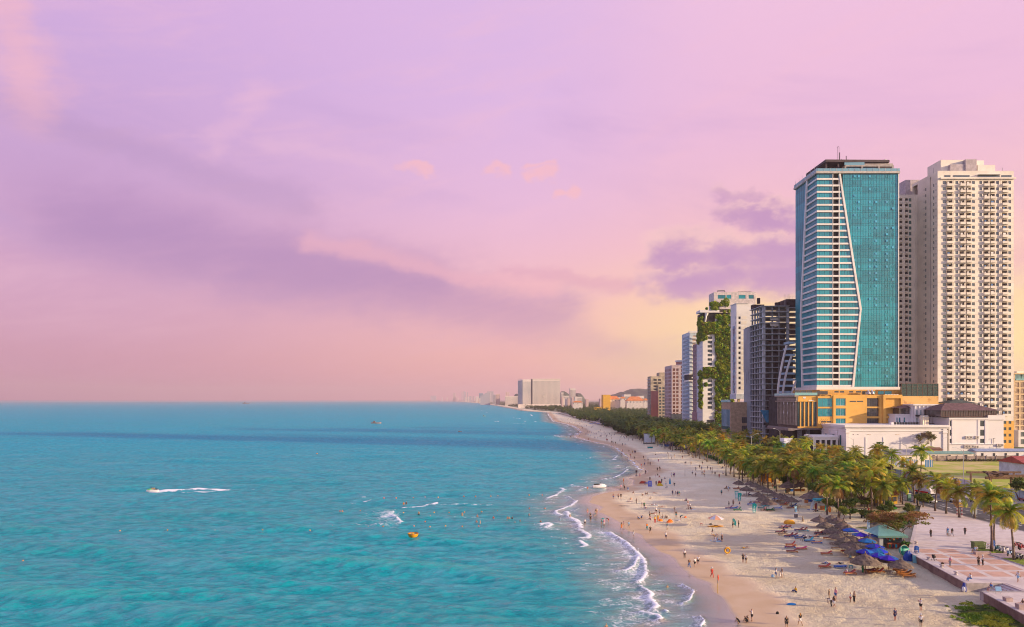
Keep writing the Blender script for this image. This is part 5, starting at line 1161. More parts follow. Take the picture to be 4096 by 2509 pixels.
OR = mat('orange_tiles', (.62,.22,.08), .8, .15, .3); FYE = mat('far_yellow', (.75,.42,.05), .7)
def roofed(label, a, c, eave, ridge, Y, wall, name='orange_roofed_house'):
 x0, x1 = ((1700+v*.4058-CX)/F*Y for v in (a, c)); ze, zr_ = (H+(HY-1480-v*.4058)/F*Y for v in (eave, ridge)); off = ((x0+x1)/2, Y, 2)
 t = thing(name, label, 'house', off); d = (x1-x0)*.5; d = min(d, 30)
 b = MB(off); b.box(x0+1, x1-1, Y+1, Y+d-1, 2, ze); b.build('wall', wall, t)
 b = MB(off); i_ = min(d/2, (x1-x0)/2-.5); b.add([(x0,Y,ze),(x1,Y,ze),(x1,Y+d,ze),(x0,Y+d,ze),(x0+i_,Y+d/2,zr_),(x1-i_,Y+d/2,zr_)], [(0,1,5,4),(1,2,5),(2,3,4,5),(3,0,4),(3,2,1,0)]); b.build('roof', OR, t)
 nwin = max(2, int((x1-x0)/6))
 for i in range(nwin):
  u = x0+2.5+(x1-x0-5)*i/(nwin-1 if nwin > 1 else 1); b = MB(off); b.box(u-.8, u+.8, Y+.9, Y+.98, max(ze-4.5, 3), ze-1.5); b.build('window', mat('far_window', (.16,.2,.25), .5), t)
roofed('widest orange hipped roof beyond the palm wood', 1985, 2165, 304, 262, 1500, FW)
roofed('orange hipped roof beside the yellow building', 1800, 1925, 290, 256, 1520, FW)
roofed('smaller orange gable between the two large orange roofs', 1922, 1978, 280, 264, 1560, FW)
roofed('orange roofs at the foot of the tan block', 2150, 2200, 300, 282, 1480, FW)
roofed('low orange roof sunk in the palm wood', 1455, 1560, 320, 305, 1500, FW)
far_block('yellow_building', 'bright yellow flat-roofed building beyond the palm wood', 'H1', 1757, 1828, 245, 1500, FYE, False)
far_block('white_house', 'white stepped house behind the orange roofs', 'H1', 1960, 2030, 246, 1620, FW)
far_block('white_house', 'white gable to the right behind the orange roofs', 'H1', 2100, 2160, 260, 1640, FW)
t, off, a, c, z_ = far_block('yellow_beach_lodge', 'small yellow and white lodge among the beach palms', 'H1', 1680, 1745, 372, 880, FYE, True, zb=2)
b = MB(off); b.box(a-1, c+1, 877, 881, z_, z_+1); b.box(a-1.5, a+1.5, 879, 882, z_+1, z_+5); b.build('white_cap', FW, t)
def hills(name, pts, Y, depth):
 xs = [(src('H1', a, 0)[0]-CX)/F*Y for a, b_ in pts]; zs = [H+(HY-src('H1', 0, b_)[1])/F*Y for a, b_ in pts]
 X = np.linspace(xs[0], xs[-1], 120); zt = np.interp(X, xs, zs)
 v = np.linspace(-1, 1, 25); Xg, Vg = np.meshgrid(X, v, indexing='xy'); prof = np.clip(1-np.abs(Vg)**1.6, 0, 1)
 Z = zt[None]*prof*(.85+.3*fbm(Xg*.006, Vg*4, 4, 3)*prof); Z = Z*(zt[None]/np.maximum(Z.max(0), 1)); Yg = Y+Vg*depth
 o = meshobj(name, gridmesh(name, Xg, Yg, Z, mat('hill_forest', (.05,.075,.045), .9, .3, .01, coords='World'))); o['kind'] = 'structure'
hills('hills', [(1820,300),(1870,240),(1905,236),(1930,215),(1960,218),(2020,190),(2100,184),(2160,185),(2260,196),(2400,230),(2600,300)], 4600, 700)
hills('hills', [(1320,262),(1340,212),(1370,210),(1420,240),(1455,300)], 4300, 260)
hills('hills', [(1470,262),(1490,228),(1530,232),(1555,262),(1562,300)], 4300, 260)
hills('hills', [(860,300),(885,242),(900,234),(930,238),(960,300)], 4300, 260)
def strip(name, pts, z0, z1, m, kind='structure'):
 b = MB(); b.prism(pts, z0, z1); o = b.build(name, m)
 if kind: o['kind'] = kind
 return o
ASPH = mat('asphalt', (.085,.08,.09), .85, .18, .25, coords='World'); KERB = mat('kerb_stone', (.42,.39,.37), .8, .15, 1, coords='World')
def sheet(name, pts, z, m): return strip(name, pts, z-.3, z, m)
sheet('road', [(107,40),(127,40),(127,1500),(107,1500)], 2.49, ASPH)
sheet('pavement', [(127.3,40),(139.6,40),(139.6,1500),(127.3,1500)], 2.61, mat('pavement_tiles', (.44,.36,.33), .85, .12, .3, col2=(.36,.30,.29), coords='World'))
sheet('beach_promenade', [(100,176),(106.7,176),(106.7,1500),(100,1500)], 2.585, mat('promenade_tiles', (.42,.35,.33), .85, .12, .3, coords='World'))
for n_, x0, x1 in (('kerb', 106.72, 107.0), ('kerb', 127.0, 127.28)): sheet(n_, [(x0,40),(x1,40),(x1,1500),(x0,1500)], 2.64, KERB)
b = MB()
for xx in (109.6, 113.5, 121.5):
 for i in range(150): y_ = 90+i*4.3; b.box(xx-.08, xx+.08, y_, y_+2.0, 2.47, 2.495)
RM = b.build('lane_markings', mat('white_marking', (.72,.70,.68), .8)); RM['kind'] = 'structure'
b = MB(); b.box(116.9, 117.02, 60, 900, 2.47, 2.495); b.box(117.2, 117.32, 60, 900, 2.47, 2.495); o = b.build('centre_line', mat('yellow_marking', (.72,.50,.14), .8)); o['kind'] = 'structure'
b = MB()
for yc in (173.6, 150.): b.prism([(111.5,yc+2.4),(111.5,yc-.6),(111.2,yc-.6),(111.65,yc-2.4),(112.1,yc-.6),(111.8,yc-.6),(111.8,yc+2.4)], 2.47, 2.496)
o = b.build('road_arrows', MATS['white_marking']); o['kind'] = 'structure'
LOTM = mat('rough_grass', (.58,.45,.20), .95, .2, .09, col2=(.36,.40,.05), lo=.40, hi=.58, coords='World', det=7, bump=.3, bscale=1.5)
sheet('vacant_lot', [(140.6,150),(260,150),(260,306),(140.6,306)], 2.56, LOTM)
PB = mat('plaza_stone', (.66,.57,.52), .8, .08, .5, coords='World', col2=(.58,.49,.45)); PR = mat('red_pavers', (.58,.36,.27), .85, .1, .6, coords='World')
poly = [(WALLX(78)+.02,78),(WALLX(97)+.02,97),(74,97),(74,101.3),(WALLX(101.3)+.02,101.3),(WALLX(122)+.02,122),(WALLX(172)+.02,172),(106.7,176),(106.7,78)]
sheet('plaza', poly, PZ, PB)
pl = thing('plaza_paving', 'red and pale stone paving of the seaside plaza', 'paving', (85, 110, PZ))
rs = random.Random(2)
for j in range(11):
 y0 = 80.2+j*4.1
 for i in range(4):
  x0 = WALLX(y0)+1.7+i*4.0
  if x0+3 > 84 or (x0 < 75 and 94 < y0+3 and y0 < 101.6): continue
  b = MB((85,110,PZ)); sk = .172*3.1; b.prism([(x0,y0),(x0+3.1,y0),(x0+3.1+sk,y0+3.1),(x0+sk,y0+3.1)], PZ-.05, PZ+.005)
  b.build('red_panel', PR, pl)
for j in range(14):
 y0 = 124.5+j*3.4; b = MB((85,110,PZ)); b.box(WALLX(y0)+1.2, 105.8, y0, y0+.45, PZ-.05, PZ+.005); b.build('pale_strip', mat('pale_strip', (.66,.58,.56), .8), pl)
b = MB((85,110,PZ)); b.prism([(84.0,80),(84.25,80),(84.9,122),(84.65,122)], PZ-.05, PZ+.13); b.build('raised_kerb', KERB, pl)
b = MB((85,110,PZ)); b.prism([(84.26,80),(106,80),(106,122.5),(84.92,122.5)], PZ-.05, PZ+.008); b.build('parking_paving', mat('pink_paving', (.50,.38,.38), .85, .12, .4, coords='World'), pl)
for k_, (x0, x1, y0, y1) in enumerate(((84.8,88.2,121.0,123.6),(84.6,87.9,109.5,116.6),(84.5,87.6,98,105),(84.4,87.4,84,92))):
 b = MB(); b.box(x0, x1, y0, y1, PZ-.1, PZ+.14); o = b.build('lawn', mat('mown_lawn', (.20,.26,.03), .9, .25, 1.2, coords='World')); o['kind'] = 'structure'
wl = thing('sea_wall', 'dark brown stone retaining wall between the plaza and the sand', 'wall', (70, 105, 1.0)); off = (70,105,1.0)
WS = mat('brown_wall_stone', (.17,.105,.085), .8, .3, .5, col2=(.24,.16,.13), coords='World', bump=.2)
def wall_run(y0, y1, step=1.6):
 y_ = y0
 while y_ < y1-.05:
  ye = min(y_+step, y1); b = MB(off); xa, xb = WALLX(y_), WALLX(ye-.03); pr = rs.uniform(0, .02)
  b.prism([(xa-.38-pr,y_),(xa,y_),(xb,ye-.03),(xb-.38-pr,ye-.03)], .3, PZ-.09); b.build('stone_panel', WS, wl); y_ = ye
wall_run(74, 96.2); wall_run(101.1, 122); wall_run(122.02, 150, 2.4)
b = MB(off)
for y0, y1 in ((74, 96.2), (101.1, 122), (122.02, 150)): xa, xb = WALLX(y0), WALLX(y1); b.prism([(xa-.45,y0),(xa+.25,y0),(xb+.25,y1),(xb-.45,y1)], PZ-.085, PZ+.03)
b.build('coping', mat('pale_coping', (.55,.47,.45), .8, .1, 1, coords='World'), wl)
b = MB(off); b.box(WALLX(101)-.36, 74, 101.05, 101.32, .3, PZ-.02); b.build('stair_side_wall', mat('grey_panel_stone', (.40,.35,.33), .8, .15, .8, coords='World'), wl)
b = MB(off); b.box(WALLX(96)-.3, 78, 96.2, 97, .3, PZ+.02); b.build('stair_side_wall', MATS['grey_panel_stone'], wl)
st = thing('beach_stairs', 'stone stairs going down from the plaza to the sand', 'stairs', (71, 99, 1.2))
for i in range(8):
 x0 = 69.1+i*.62; b = MB((71,99,1.2)); b.box(x0, 74.3, 97.01, 101.04, 1.0 if i == 0 else 1.1+i*.185-.01, 1.1+(i+1)*.185-.003*(i == 7)); b.build('step', mat('step_stone', (.52,.43,.42), .8, .1, 1, coords='World'), st)
FR = mat('palm_frond', (.15,.24,.02), .5, .35, .35, objvar=.8, trans=.42, coords='World', col2=(.54,.45,.04), lo=.38, hi=.64)
FRD = mat('dry_frond', (.36,.22,.07), .7, .3, .4, objvar=.5, trans=.25, coords='World'); TR = mat('palm_trunk', (.20,.145,.11), .9, .3, 2.0, bump=.4, bscale=6, objvar=.3)
def frond(L, up, droop, n=15, wl_=.78, lw=.085, seed=0, rach=True):
 """one feather leaf growing along +X; returns verts, faces"""
 r = random.Random(seed); v = []; f = []; pts = []; x = z = 0.0; a = up
 for i in range(n+1):
  pts.append(Vector((x, 0, z))); x += math.cos(a)*L/n; z += math.sin(a)*L/n; a -= droop/n*(1+.6*i/n)
 if rach:
  for i in range(n):
   w0 = .05*(1-i/n)+.008; w1 = .05*(1-(i+1)/n)+.006; p, q = pts[i], pts[i+1]; b_ = len(v)
   v += [(p.x,-w0,p.z),(p.x,w0,p.z),(q.x,w1,q.z),(q.x,-w1,q.z)]; f.append((b_,b_+1,b_+2,b_+3))
 for i in range(1, n+1):
  t = i/n; ln = wl_*1.3*(.45+1.1*t if t < .5 else 1.0)*(1 if t < .8 else (1-t)*3.2+.35)*r.uniform(.85, 1.1)
  d = (pts[min(i+1, n)]-pts[i-1]).normalized()
  for s in (-1, 1):
   for h in (0, .5):
    p = pts[i-1].lerp(pts[i], h) if n < 20 else pts[i]
    e = p+d*ln*.45+Vector((0, s*ln*.8, -ln*r.uniform(.25, .7))); m_ = p.lerp(e, .5)+Vector((0, 0, ln*.12)); wv = d*lw; b_ = len(v)
    v += [tuple(p-wv*.3), tuple(p+wv*.3), tuple(m_+wv), tuple(m_-wv), tuple(e)]; f += [(b_,b_+1,b_+2,b_+3), (b_+3,b_+2,b_+4,b_+4)]
 f = [q if q[2] != q[3] else q[:3] for q in f]
 return v, f
def fmesh(name, vf, m):
 me = bpy.data.meshes.new(name); me.from_pydata(vf[0], [], vf[1]); me.materials.append(m); return me
FRV = [fmesh('frond', frond(4.1, .15, 1.1, seed=1), FR), fmesh('frond', frond(4.4, .1, 1.5, seed=2), FR), fmesh('frond', frond(3.8, .3, .8, seed=3), FR)]
FDV = fmesh('dry_frond', frond(3.4, -.1, 1.2, seed=4), FRD)
FR_Q = [frond(4.1, .15, 1.1, n=9, lw=.14, seed=11), frond(4.3, .1, 1.5, n=9, lw=.14, seed=12)]
FR_L = frond(4.2, .15, 1.2, n=5, lw=.28, wl_=.8, seed=13)
def crown_layout(r, n=20, wind=True):
 out = []
 for i in range(n):
  az_ = i*2.39996+r.uniform(-.25, .25); t = i/n; el_ = 1.3-2.0*t+r.uniform(-.15, .15)
  out.append((az_, el_, r.uniform(.82, 1.08)*(.8 if t < .2 else 1)))
 return out
def crown_mesh(seed, lod):
 r = random.Random(seed); V = []; Fc = []
 for az_, el_, s_ in crown_layout(r, 23 if lod == 0 else 17):
  vv, ff = FR_Q[r.randint(0, 1)] if lod == 0 else FR_L
  M = Matrix.Rotation(az_, 4, 'Z') @ Matrix.Rotation(-el_, 4, 'Y') @ Matrix.Scale(s_, 4); n0 = len(V)
  V += [tuple(M @ Vector(p)) for p in vv]; Fc += [tuple(i+n0 for i in q) for q in ff]
 me = bpy.data.meshes.new('crown'); me.from_pydata(V, [], Fc); me.materials.append(FR); return me
CROWNS = [crown_mesh(s, 0) for s in range(5)]; CROWNL = [crown_mesh(s+20, 1) for s in range(4)]
def trunk_mesh(h, lean, seed):
 r = random.Random(seed); b = MB(); pts = []
 for i in range(7): t = i/6; pts.append((lean*t**1.7, .12*math.sin(t*4+seed), h*t))
 b.tube(pts, [.30,.20,.17,.16,.15,.14,.17], 7); return b.mesh('trunk', TR, True), pts[-1]
TRK = [trunk_mesh(h, l, i) for i, (h, l) in enumerate(((6.8,.3),(7.6,-.5),(8.4,.6),(7.2,.9),(9.2,-.3),(5.4,.2)))]
npalm = 0
COC = mat('coconut', (.20,.17,.05), .6, objvar=.6)
cb = MB();
for i in range(7): a = i*.9; cb.lathe([(0,-.16),(.13,-.08),(.15,.04),(0,.17)], 6, (.28*math.cos(a), .28*math.sin(a), -.25-.1*(i % 2)))
COCM = cb.mesh('coconuts', COC)
def palm(x, y, label, lod, sc_=1.0, ti=None, lean=None, group='palms lining the beach', rr=None, dryf=.2, zz=None):
 global npalm; npalm += 1; r = rr or random.Random(int(x*131+y*17))
 z_ = (PZ if on_plaza(x, y) else gz(x, y)) if zz is None else zz
 t = thing('palm_tree', label, 'palm tree', (x, y, z_-.05), r.uniform(0, 6.28) if lean is None else lean, group, sc_)
 tm, top = TRK[r.randint(0, 5) if ti is None else ti]; meshobj('trunk', tm, None, t)
 if lod == 0:
  cr = thing('crown', None, None, top); cr.parent = t
  for i, (az_, el_, s_) in enumerate(crown_layout(r, 24)):
   old = el_ < -.05 and r.random() < dryf*2
   meshobj('dry_frond' if old else 'frond', FDV if old else FRV[r.randint(0, 2)], None, cr, (0,0,0), (0, -el_, az_), (s_,)*3)
  meshobj('coconuts', COCM, None, t, top)
 else: meshobj('crown', (CROWNS if lod == 1 else CROWNL)[r.randint(0, 3)], None, t, top, (0, 0, r.uniform(0, 6)))
 return t
near = [('R6',1150,912,2,1.05,'tall palm at the kerb just left of the white van'),('R6',1361,990,1,.98,'kerb palm standing in front of the white people carrier'),('R6',1470,1018,0,1.0,'kerb palm between the white carrier and the hatchback'),
 ('R6',1595,1055,5,1.12,'palm inside the red and white height frame'),('R6',1760,1065,1,.92,'kerb palm in front of the pale box sign'),('R6',1920,1402,4,1.12,'big golden palm on the lawn square by the parked scooters'),
 ('R6',2150,1487,2,1.0,'golden palm nearest the row of parked scooters'),('R6',1957,1322,4,.92,'slim palm behind the blue bin on the plaza'),
 ('R6',275,1030,2,.9,'palm beside the teal surf stall'),('R6',385,1060,1,1.0,'palm just right of the orange board'),('R6',432,990,0,1.05,'leaning palm behind the thatched row'),('R6',365,960,4,.9,'slim palm behind the surf stall'),
 ('R6',715,990,4,1.1,'tall palm in the middle of the beach grove'),('R6',840,1010,0,1.0,'bushy low palm before the yellow hut'),('R6',560,950,1,1.0,'palm left of the yellow hut'),('R6',640,900,2,1.0,'palm behind the yellow hut clearing'),
 ('R4',740,662,0,1.05,'lone palm at the sand edge by the volleyball court'),('R4',1192,780,2,.95,'palm behind the far thatched parasols'),('R4',1345,800,1,1.0,'palm between the far parasols and the orange tent'),
 ('R4',1058,742,1,.95,'palm in the twin trunk pair left of the parasols'),('R4',1030,700,0,.95,'shorter palm of the twin trunk pair'),('R4',1590,948,4,.9,'palm trunk rising behind the single far parasol'),('R4',1495,862,2,1.0,'palm over the dark thatched hut'),
 ('R4',1700,850,4,1.0,'palm right of the dark thatched hut'),('R4',1790,870,0,1.0,'palm by the low yellow wall'),('R4',1850,960,5,1.2,'palm over the dark beach hut with blue crates'),('R4',1940,880,2,1.0,'palm behind the dark beach hut'),
 ('R4',610,500,0,1.0,'first palm of the hedge row'),('R4',580,490,1,.9,'second palm of the hedge row'),('R4',440,430,0,.95,'palm at the hedge gap'),('R4',395,412,1,1.0,'palm behind the hedge gap'),('R4',325,392,0,1.0,'palm at the left end of the hedge'),('R4',290,370,2,.9,'palm over the green mound'),('R4',215,365,1,1.0,'leftmost palm of the near grove'),('R4',250,350,0,.9,'palm on the green mound'),('R4',180,330,2,.95,'palm next to the white screen clearing')]
placed = []
for r_, a, c, ti, s_, lb in near:
 p = G(r_, a, c); palm(p.x, p.y, lb, 0 if p.y < 215 else 1, s_, ti); placed.append((p.x, p.y))
def ok(x, y, d):
 return all((x-a)**2+(y-c)**2 > d*d for a, c in placed)
rs = random.Random(21)
zones = [((81,106),(176,262),3.1,104,'unmarked palm inside the dense beach grove','palms of the dense beach grove'),((91,106),(258,500),3.6,120,'palm in the belt between beach and road','palms of the belt between beach and road'),((129,142),(232,480),6.0,40,'palm on the building side of the road','palms on the building side of the road')]
def zlabel(xa, y_):
 T = {81: ((200,'grove right behind the surf stall and yellow hut'),(232,'grove behind the far thatched parasols'),(999,'grove beside the promenade steps')), 91: ((320,'belt right behind the clipped hedge'),(400,'belt between the hedge and the white screen'),(999,'belt behind and beyond the white screen')), 129: ((320,'row across the road before the ochre podium'),(400,'row across the road before the concrete frame tower'),(999,'row across the road before the stone podium'))}[xa]
 for yy, nm in T:
  if y_ < yy: return 'palm in the '+nm, 'palms of the '+nm
for (xa, xb), (ya, yb), d, n, lb, gp in zones:
 k_ = 0; tries = 0
 while k_ < n and tries < 6000:
  tries += 1; y_ = ya+(yb-ya)*rs.random()**1.25; x_ = rs.uniform(xa, xb)
  if y_ > 700 and x_ < S(y_)+26: continue
  if xa == 81 and x_ < 88-(y_-176)*.08 and y_ < 205: continue
  if not ok(x_, y_, d): continue
  placed.append((x_, y_)); lb, gp = zlabel(xa, y_); palm(x_, y_, lb, 1 if y_ < 330 else 2, rs.uniform(.82, 1.12), None, None, gp); k_ += 1
def far_wood():
 r = np.random.RandomState(5); V = []; Fc = []; pos = []
 for q_ in range(2300):
  y_ = 470+1900*r.rand()**1.6; x0 = float(S(y_))+(30 if y_ < 1300 else 24); x0 = max(x0, 91) if y_ < 700 else x0; x1 = 146 if y_ < 740 else 170+(y_-740)*.42
  x_ = x0+(x1-x0)*r.rand()
  if 106 < x_ < 128 and y_ < 900 and r.rand() < .6: continue
  if 145 < x_ and y_ < 760: continue
  pos.append((x_, y_))
 base = np.array(FR_L[0]); faces = [q for q in FR_L[1]]
 tri = []
 for q in faces:
  if len(q) == 4: tri += [(q[0],q[1],q[2]), (q[0],q[2],q[3])]
  else: tri.append(q)
 tri = np.array(tri); outV = []; outF = []; n0 = 0; rr = random.Random(9)
 for x_, y_ in pos:
  z_ = gz(x_, y_) if y_ < 1500 else 2.4; h = rr.uniform(6.2, 10.5)
  for az_, el_, s_ in crown_layout(rr, 9):
   M = np.array(Matrix.Translation((x_, y_, z_+h)) @ Matrix.Rotation(az_, 4, 'Z') @ Matrix.Rotation(-el_*.9, 4, 'Y') @ Matrix.Scale(s_*1.15, 4))
   outV.append(base @ M[:3,:3].T+M[:3,3]); outF.append(tri+n0); n0 += len(base)
 me = npmesh('palm_wood', np.concatenate(outV), np.concatenate(outF), mat('wood_frond', (.045,.10,.02), .6, .35, .12, trans=.3, coords='World', col2=(.17,.19,.03), lo=.42, hi=.66)); o = meshobj('palm_wood', me); o['kind'] = 'stuff'; o['label'] = 'dark palm wood filling the land behind the far beach'; o['category'] = 'woodland'
 cc = [(x_+rr.uniform(-2, 2), y_, 2.4+rr.uniform(1.5, 6.0)) for x_, y_ in pos[::1]]; rad = [rr.uniform(1.8, 3.6) for _ in cc]
 for _ in range(700): y_ = 950+2600*r.rand(); cc.append((float(S(y_))+26+r.rand()*(80+y_*.12), y_, 2.4+rr.uniform(2, 7))); rad.append(rr.uniform(3, 5.5))
 for _ in range(900): y_ = 2400+5200*r.rand()**1.4; cc.append((float(S(y_))+40+r.rand()*(500+y_*.1), y_, 2+rr.uniform(2, 8))); rad.append(rr.uniform(8, 16))
 for _ in range(500): y_ = 6000+7500*r.rand(); cc.append((float(S(y_))+60+r.rand()*(700+y_*.1), y_, rr.uniform(3, 9))); rad.append(rr.uniform(14, 30))
 V, Fq = leafcloud(cc, rad, 42, 1.0, .5, 6)
 me = npmesh('broadleaf_wood', V, Fq, mat('wood_leaves', (.035,.06,.018), .7, .4, .06, col2=(.075,.095,.022), lo=.4, hi=.6, coords='World', trans=.15)); o = meshobj('broadleaf_wood', me); o['kind'] = 'stuff'; o['label'] = 'low broadleaf undergrowth and trees of the far shore'; o['category'] = 'woodland'
far_wood()
BARK = mat('bark', (.16,.105,.075), .9, .3, 2, bump=.4); LEAF = mat('broad_leaves', (.075,.135,.02), .6, .4, .5, objvar=.6, col2=(.19,.22,.03), lo=.42, hi=.6, trans=.25, coords='World')
def branchy(seed, h, spread, depth=4, flat=.5, r0=.2):
 r = random.Random(seed); b = MB(); tips = []
 def go(p, d, L, rad, k_):
  n = 3; pts = [p]; q = p.copy(); dd = d.copy()
  for i in range(n): dd = (dd+Vector((r.uniform(-.25,.25), r.uniform(-.25,.25), r.uniform(-.12,.2)))).normalized(); q = q+dd*L/n; pts.append(q.copy())
  b.tube(pts, [rad*(1-.45*i/n) for i in range(n+1)], 5 if k_ > 1 else 4, False)
  if k_ == 0: tips.append(q); return
  for _ in range(3 if k_ > 1 else 3):
   a = r.uniform(0, 2*PI); nd = (dd*.7+Vector((math.cos(a)*spread, math.sin(a)*spread, r.uniform(-.1, flat)))).normalized(); go(q, nd, L*r.uniform(.62, .82), rad*.55, k_-1)
  if k_ < depth: tips.append(q)
 go(Vector((0,0,0)), Vector((r.uniform(-.1,.1), 0, 1)), h*.34, r0, depth)
 return b, tips
def broad_tree(name, x, y, label, seed, h=6, spread=.8, per=26, lsz=.17, lr=.75, depth=3, flat=.5, group=None, lm=None, sq=.5, frac=1.0, sc_=1.0, cat='tree'):
 z_ = (PZ if on_plaza(x, y) else gz(x, y)); t = thing(name, label, cat, (x, y, z_-.05), seed*1.3, group, sc_)
 key = (seed, h)
 b, tips = branchy(seed, h, spread, depth, flat); b.build('branches', BARK, t, True)
 rs_ = random.Random(seed); tips = [p for p in tips if rs_.random() < frac]
 V, Fq = leafcloud([tuple(p) for p in tips], [lr*rs_.uniform(.7, 1.3) for _ in tips], per, lsz, sq, seed, .2)
 o = meshobj('leaves', npmesh('leaves', V, Fq, lm or LEAF), None, t); o['kind'] = 'stuff'
 return t
p = G('R6', 1075, 1372)
broad_tree('almond_tree', p.x, p.y, 'wide nearly bare brown almond tree with yellow tips behind the teal kiosk', 4, 9.5, 1.25, 26, .12, .75, 5, .30, lm=mat('tip_leaves', (.22,.24,.03), .6, .4, .5, col2=(.34,.17,.06), lo=.38, hi=.5, trans=.25, coords='World'), frac=.8, sq=.4)
p = G('R6', 1225, 445); broad_tree('casuarina_tree', p.x, p.y, 'thin brown-leaved tree against the white hall', 7, 12.5, .42, 14, .20, .9, 4, .75, lm=mat('brown_leaves', (.25,.18,.07), .7, .4, .5, col2=(.13,.15,.04), trans=.2, coords='World'), sq=.8, frac=.8)
p = G('R6', 2195, 885); broad_tree('roadside_tree', p.x, p.y, 'small dark green tree in front of the pale blue hoarding', 9, 7, .8, 60, .2, 1.1, 3, .4)
p = G('R6', 1945, 840); broad_tree('sapling', p.x, p.y, 'small sapling against the pale blue hoarding', 10, 4, .5, 30, .14, .6, 2, .5)
shr = [('R6',500,650,'bright green broadleaf tree in the grove',11,7),('R6',600,780,'leafy tree left of the yellow hut',12,6),('R6',680,960,'round green shrub before the yellow hut',13,3.4),('R6',500,1010,'bare little tree behind the thatch row',14,4.2),('R6',505,1070,'banana-like plant behind the thatch row',15,3.0),
 ('R6',1150,470,'shrubby tree beside the small grey roofed house',16,7),('R6',820,470,'light green tree behind the palm tops by the grey house',17,9),('R6',650,1060,'low hedge shrub near the parked scooters on sand',18,2.4),('R6',1085,1385,'yellow-green potted bush at the foot of the almond tree',19,1.8),('R6',900,1000,'tangled shrub beside the green ramp',20,3.5),('R6',1240,960,'green sprig tree at the kerb left of the plaza',21,4)]
for r_, a, c, lb, sd, h in shr: p = G(r_, a, c); broad_tree('broadleaf_tree' if h > 3.5 else 'shrub', p.x, p.y, lb, sd, h, .75, 46, .2, .9, 3 if h > 3.5 else 2, .5, cat='tree' if h > 3.5 else 'shrub')
rs = random.Random(33)
protos = []
for i in range(4):
 b, tips = branchy(60+i, 6.5, .75, 3, .5); protos.append((b.mesh('branches', BARK, True), npmesh('leaves', *leafcloud([tuple(q) for q in tips], [1.1]*len(tips), 40, .24, .7, i, .2), LEAF)))
k_ = 0
while k_ < 60:
 zone = rs.random(); x_, y_ = (rs.uniform(84, 106), rs.uniform(185, 270)) if zone < .35 else ((rs.uniform(94, 106), rs.uniform(270, 560)) if zone < .7 else (rs.uniform(129, 146), rs.uniform(240, 540)))
 if not ok(x_, y_, 2.2): continue
 k_ += 1; t = thing('understorey_tree', 'leafy broad tree hidden among the palms', 'tree', (x_, y_, gz(x_, y_)-.1), rs.uniform(0, 6), 'broad trees among the palms', rs.uniform(.6, 1.1))
 m1, m2 = protos[k_ % 4]; meshobj('branches', m1, None, t); o = meshobj('leaves', m2, None, t); o['kind'] = 'stuff'
k_ = 0
while k_ < 22:
 y_ = rs.uniform(138, 184); x_ = rs.uniform(78+max(0, (150-y_)*.1), min(105, WALLX(y_)-1.5 if y_ < 170 else 104))
 if not ok(x_, y_, 2.0): continue
 k_ += 1; placed.append((x_, y_)); t = thing('shrub', 'leafy shrub or young tree in the yard between the grove and the kiosk', 'shrub', (x_, y_, gz(x_, y_)-.1), rs.uniform(0, 6), 'shrubs of the kiosk yard', rs.uniform(.3, .75))
 m1, m2 = protos[k_ % 4]; meshobj('branches', m1, None, t); o = meshobj('leaves', m2, None, t); o['kind'] = 'stuff'
def hedge(label, pts, w_=1.6, h=1.3, sd=1, m=None, name='hedge'):
 cc = []; rr = []; r = random.Random(sd)
 for (a, c) in zip(pts[:-1], pts[1:]):
  n = max(2, int((Vector(c)-Vector(a)).length/.8))
  for i in range(n): q = Vector(a).lerp(Vector(c), i/n); cc.append((q.x+r.uniform(-w_, w_)*.5, q.y+r.uniform(-.4,.4), gz(q.x, q.y)+h*.45)); rr.append(h*r.uniform(.55, .8))
 V, Fq = leafcloud(cc, rr, 70, .16, .8, sd, .5); me = npmesh(name, V, Fq, m or mat('hedge_leaves', (.03,.13,.03), .6, .3, .6, col2=(.07,.17,.03), coords='World'))
 tag(meshobj(name, me), label, 'hedge')['kind'] = 'thing'
P_ = lambda r_, a, c: tuple(G(r_, a, c))
hedge('clipped green hedge between the beach and the palm row', [P_('R4',440,435), P_('R4',520,460), P_('R4',600,490), P_('R4',670,492)], 2.5, 1.5, 3)
hedge('dark green hedge on the mound right of the white screen', [P_('R4',210,375), P_('R4',260,378), P_('R4',320,372)], 3, 1.6, 4)
hedge('low green ground cover on the sand left of the hedge', [P_('R4',0,340), P_('R4',90,335), P_('R4',165,332)], 2.5, .6, 5)
hedge('creeping green plants along the hedge corner', [P_('R4',590,520), P_('R4',610,505)], 2, .8, 6)
def beach_morning_glory():
 cc = []; rr = []; r = random.Random(8)
 for _ in range(900):
  x_, y_ = r.uniform(58, 70), r.uniform(83, 97)
  if x_ > WALLX(y_)-.5: continue
  c0 = at(4075, 2500, 1.2); d = math.hypot((x_-c0.x-2)/8.5, (y_-87.5)/8.5)
  if d > .9+.35*(r.random()-.5) or fbm(np.array([x_*.5]), np.array([y_*.5]), 3, 77)[0] < .36: continue
  cc.append((x_, y_, gz(x_, y_)+.04)); rr.append(r.uniform(.3, .7))
 V, Fq = leafcloud(cc, rr, 34, .085, .28, 9, .1); o = meshobj('creeping_plants', npmesh('creeping_plants', V, Fq, mat('creeper_leaves', (.15,.27,.02), .6, .3, .3, col2=(.48,.46,.03), lo=.42, hi=.6, coords='World', trans=.2)))
 tag(o, 'carpet of creeping green and yellow beach plants below the sea wall', 'ground cover'); o['kind'] = 'stuff'
beach_morning_glory()
METAL = mat('lamp_grey', (.50,.50,.50), .4, metal=.4)
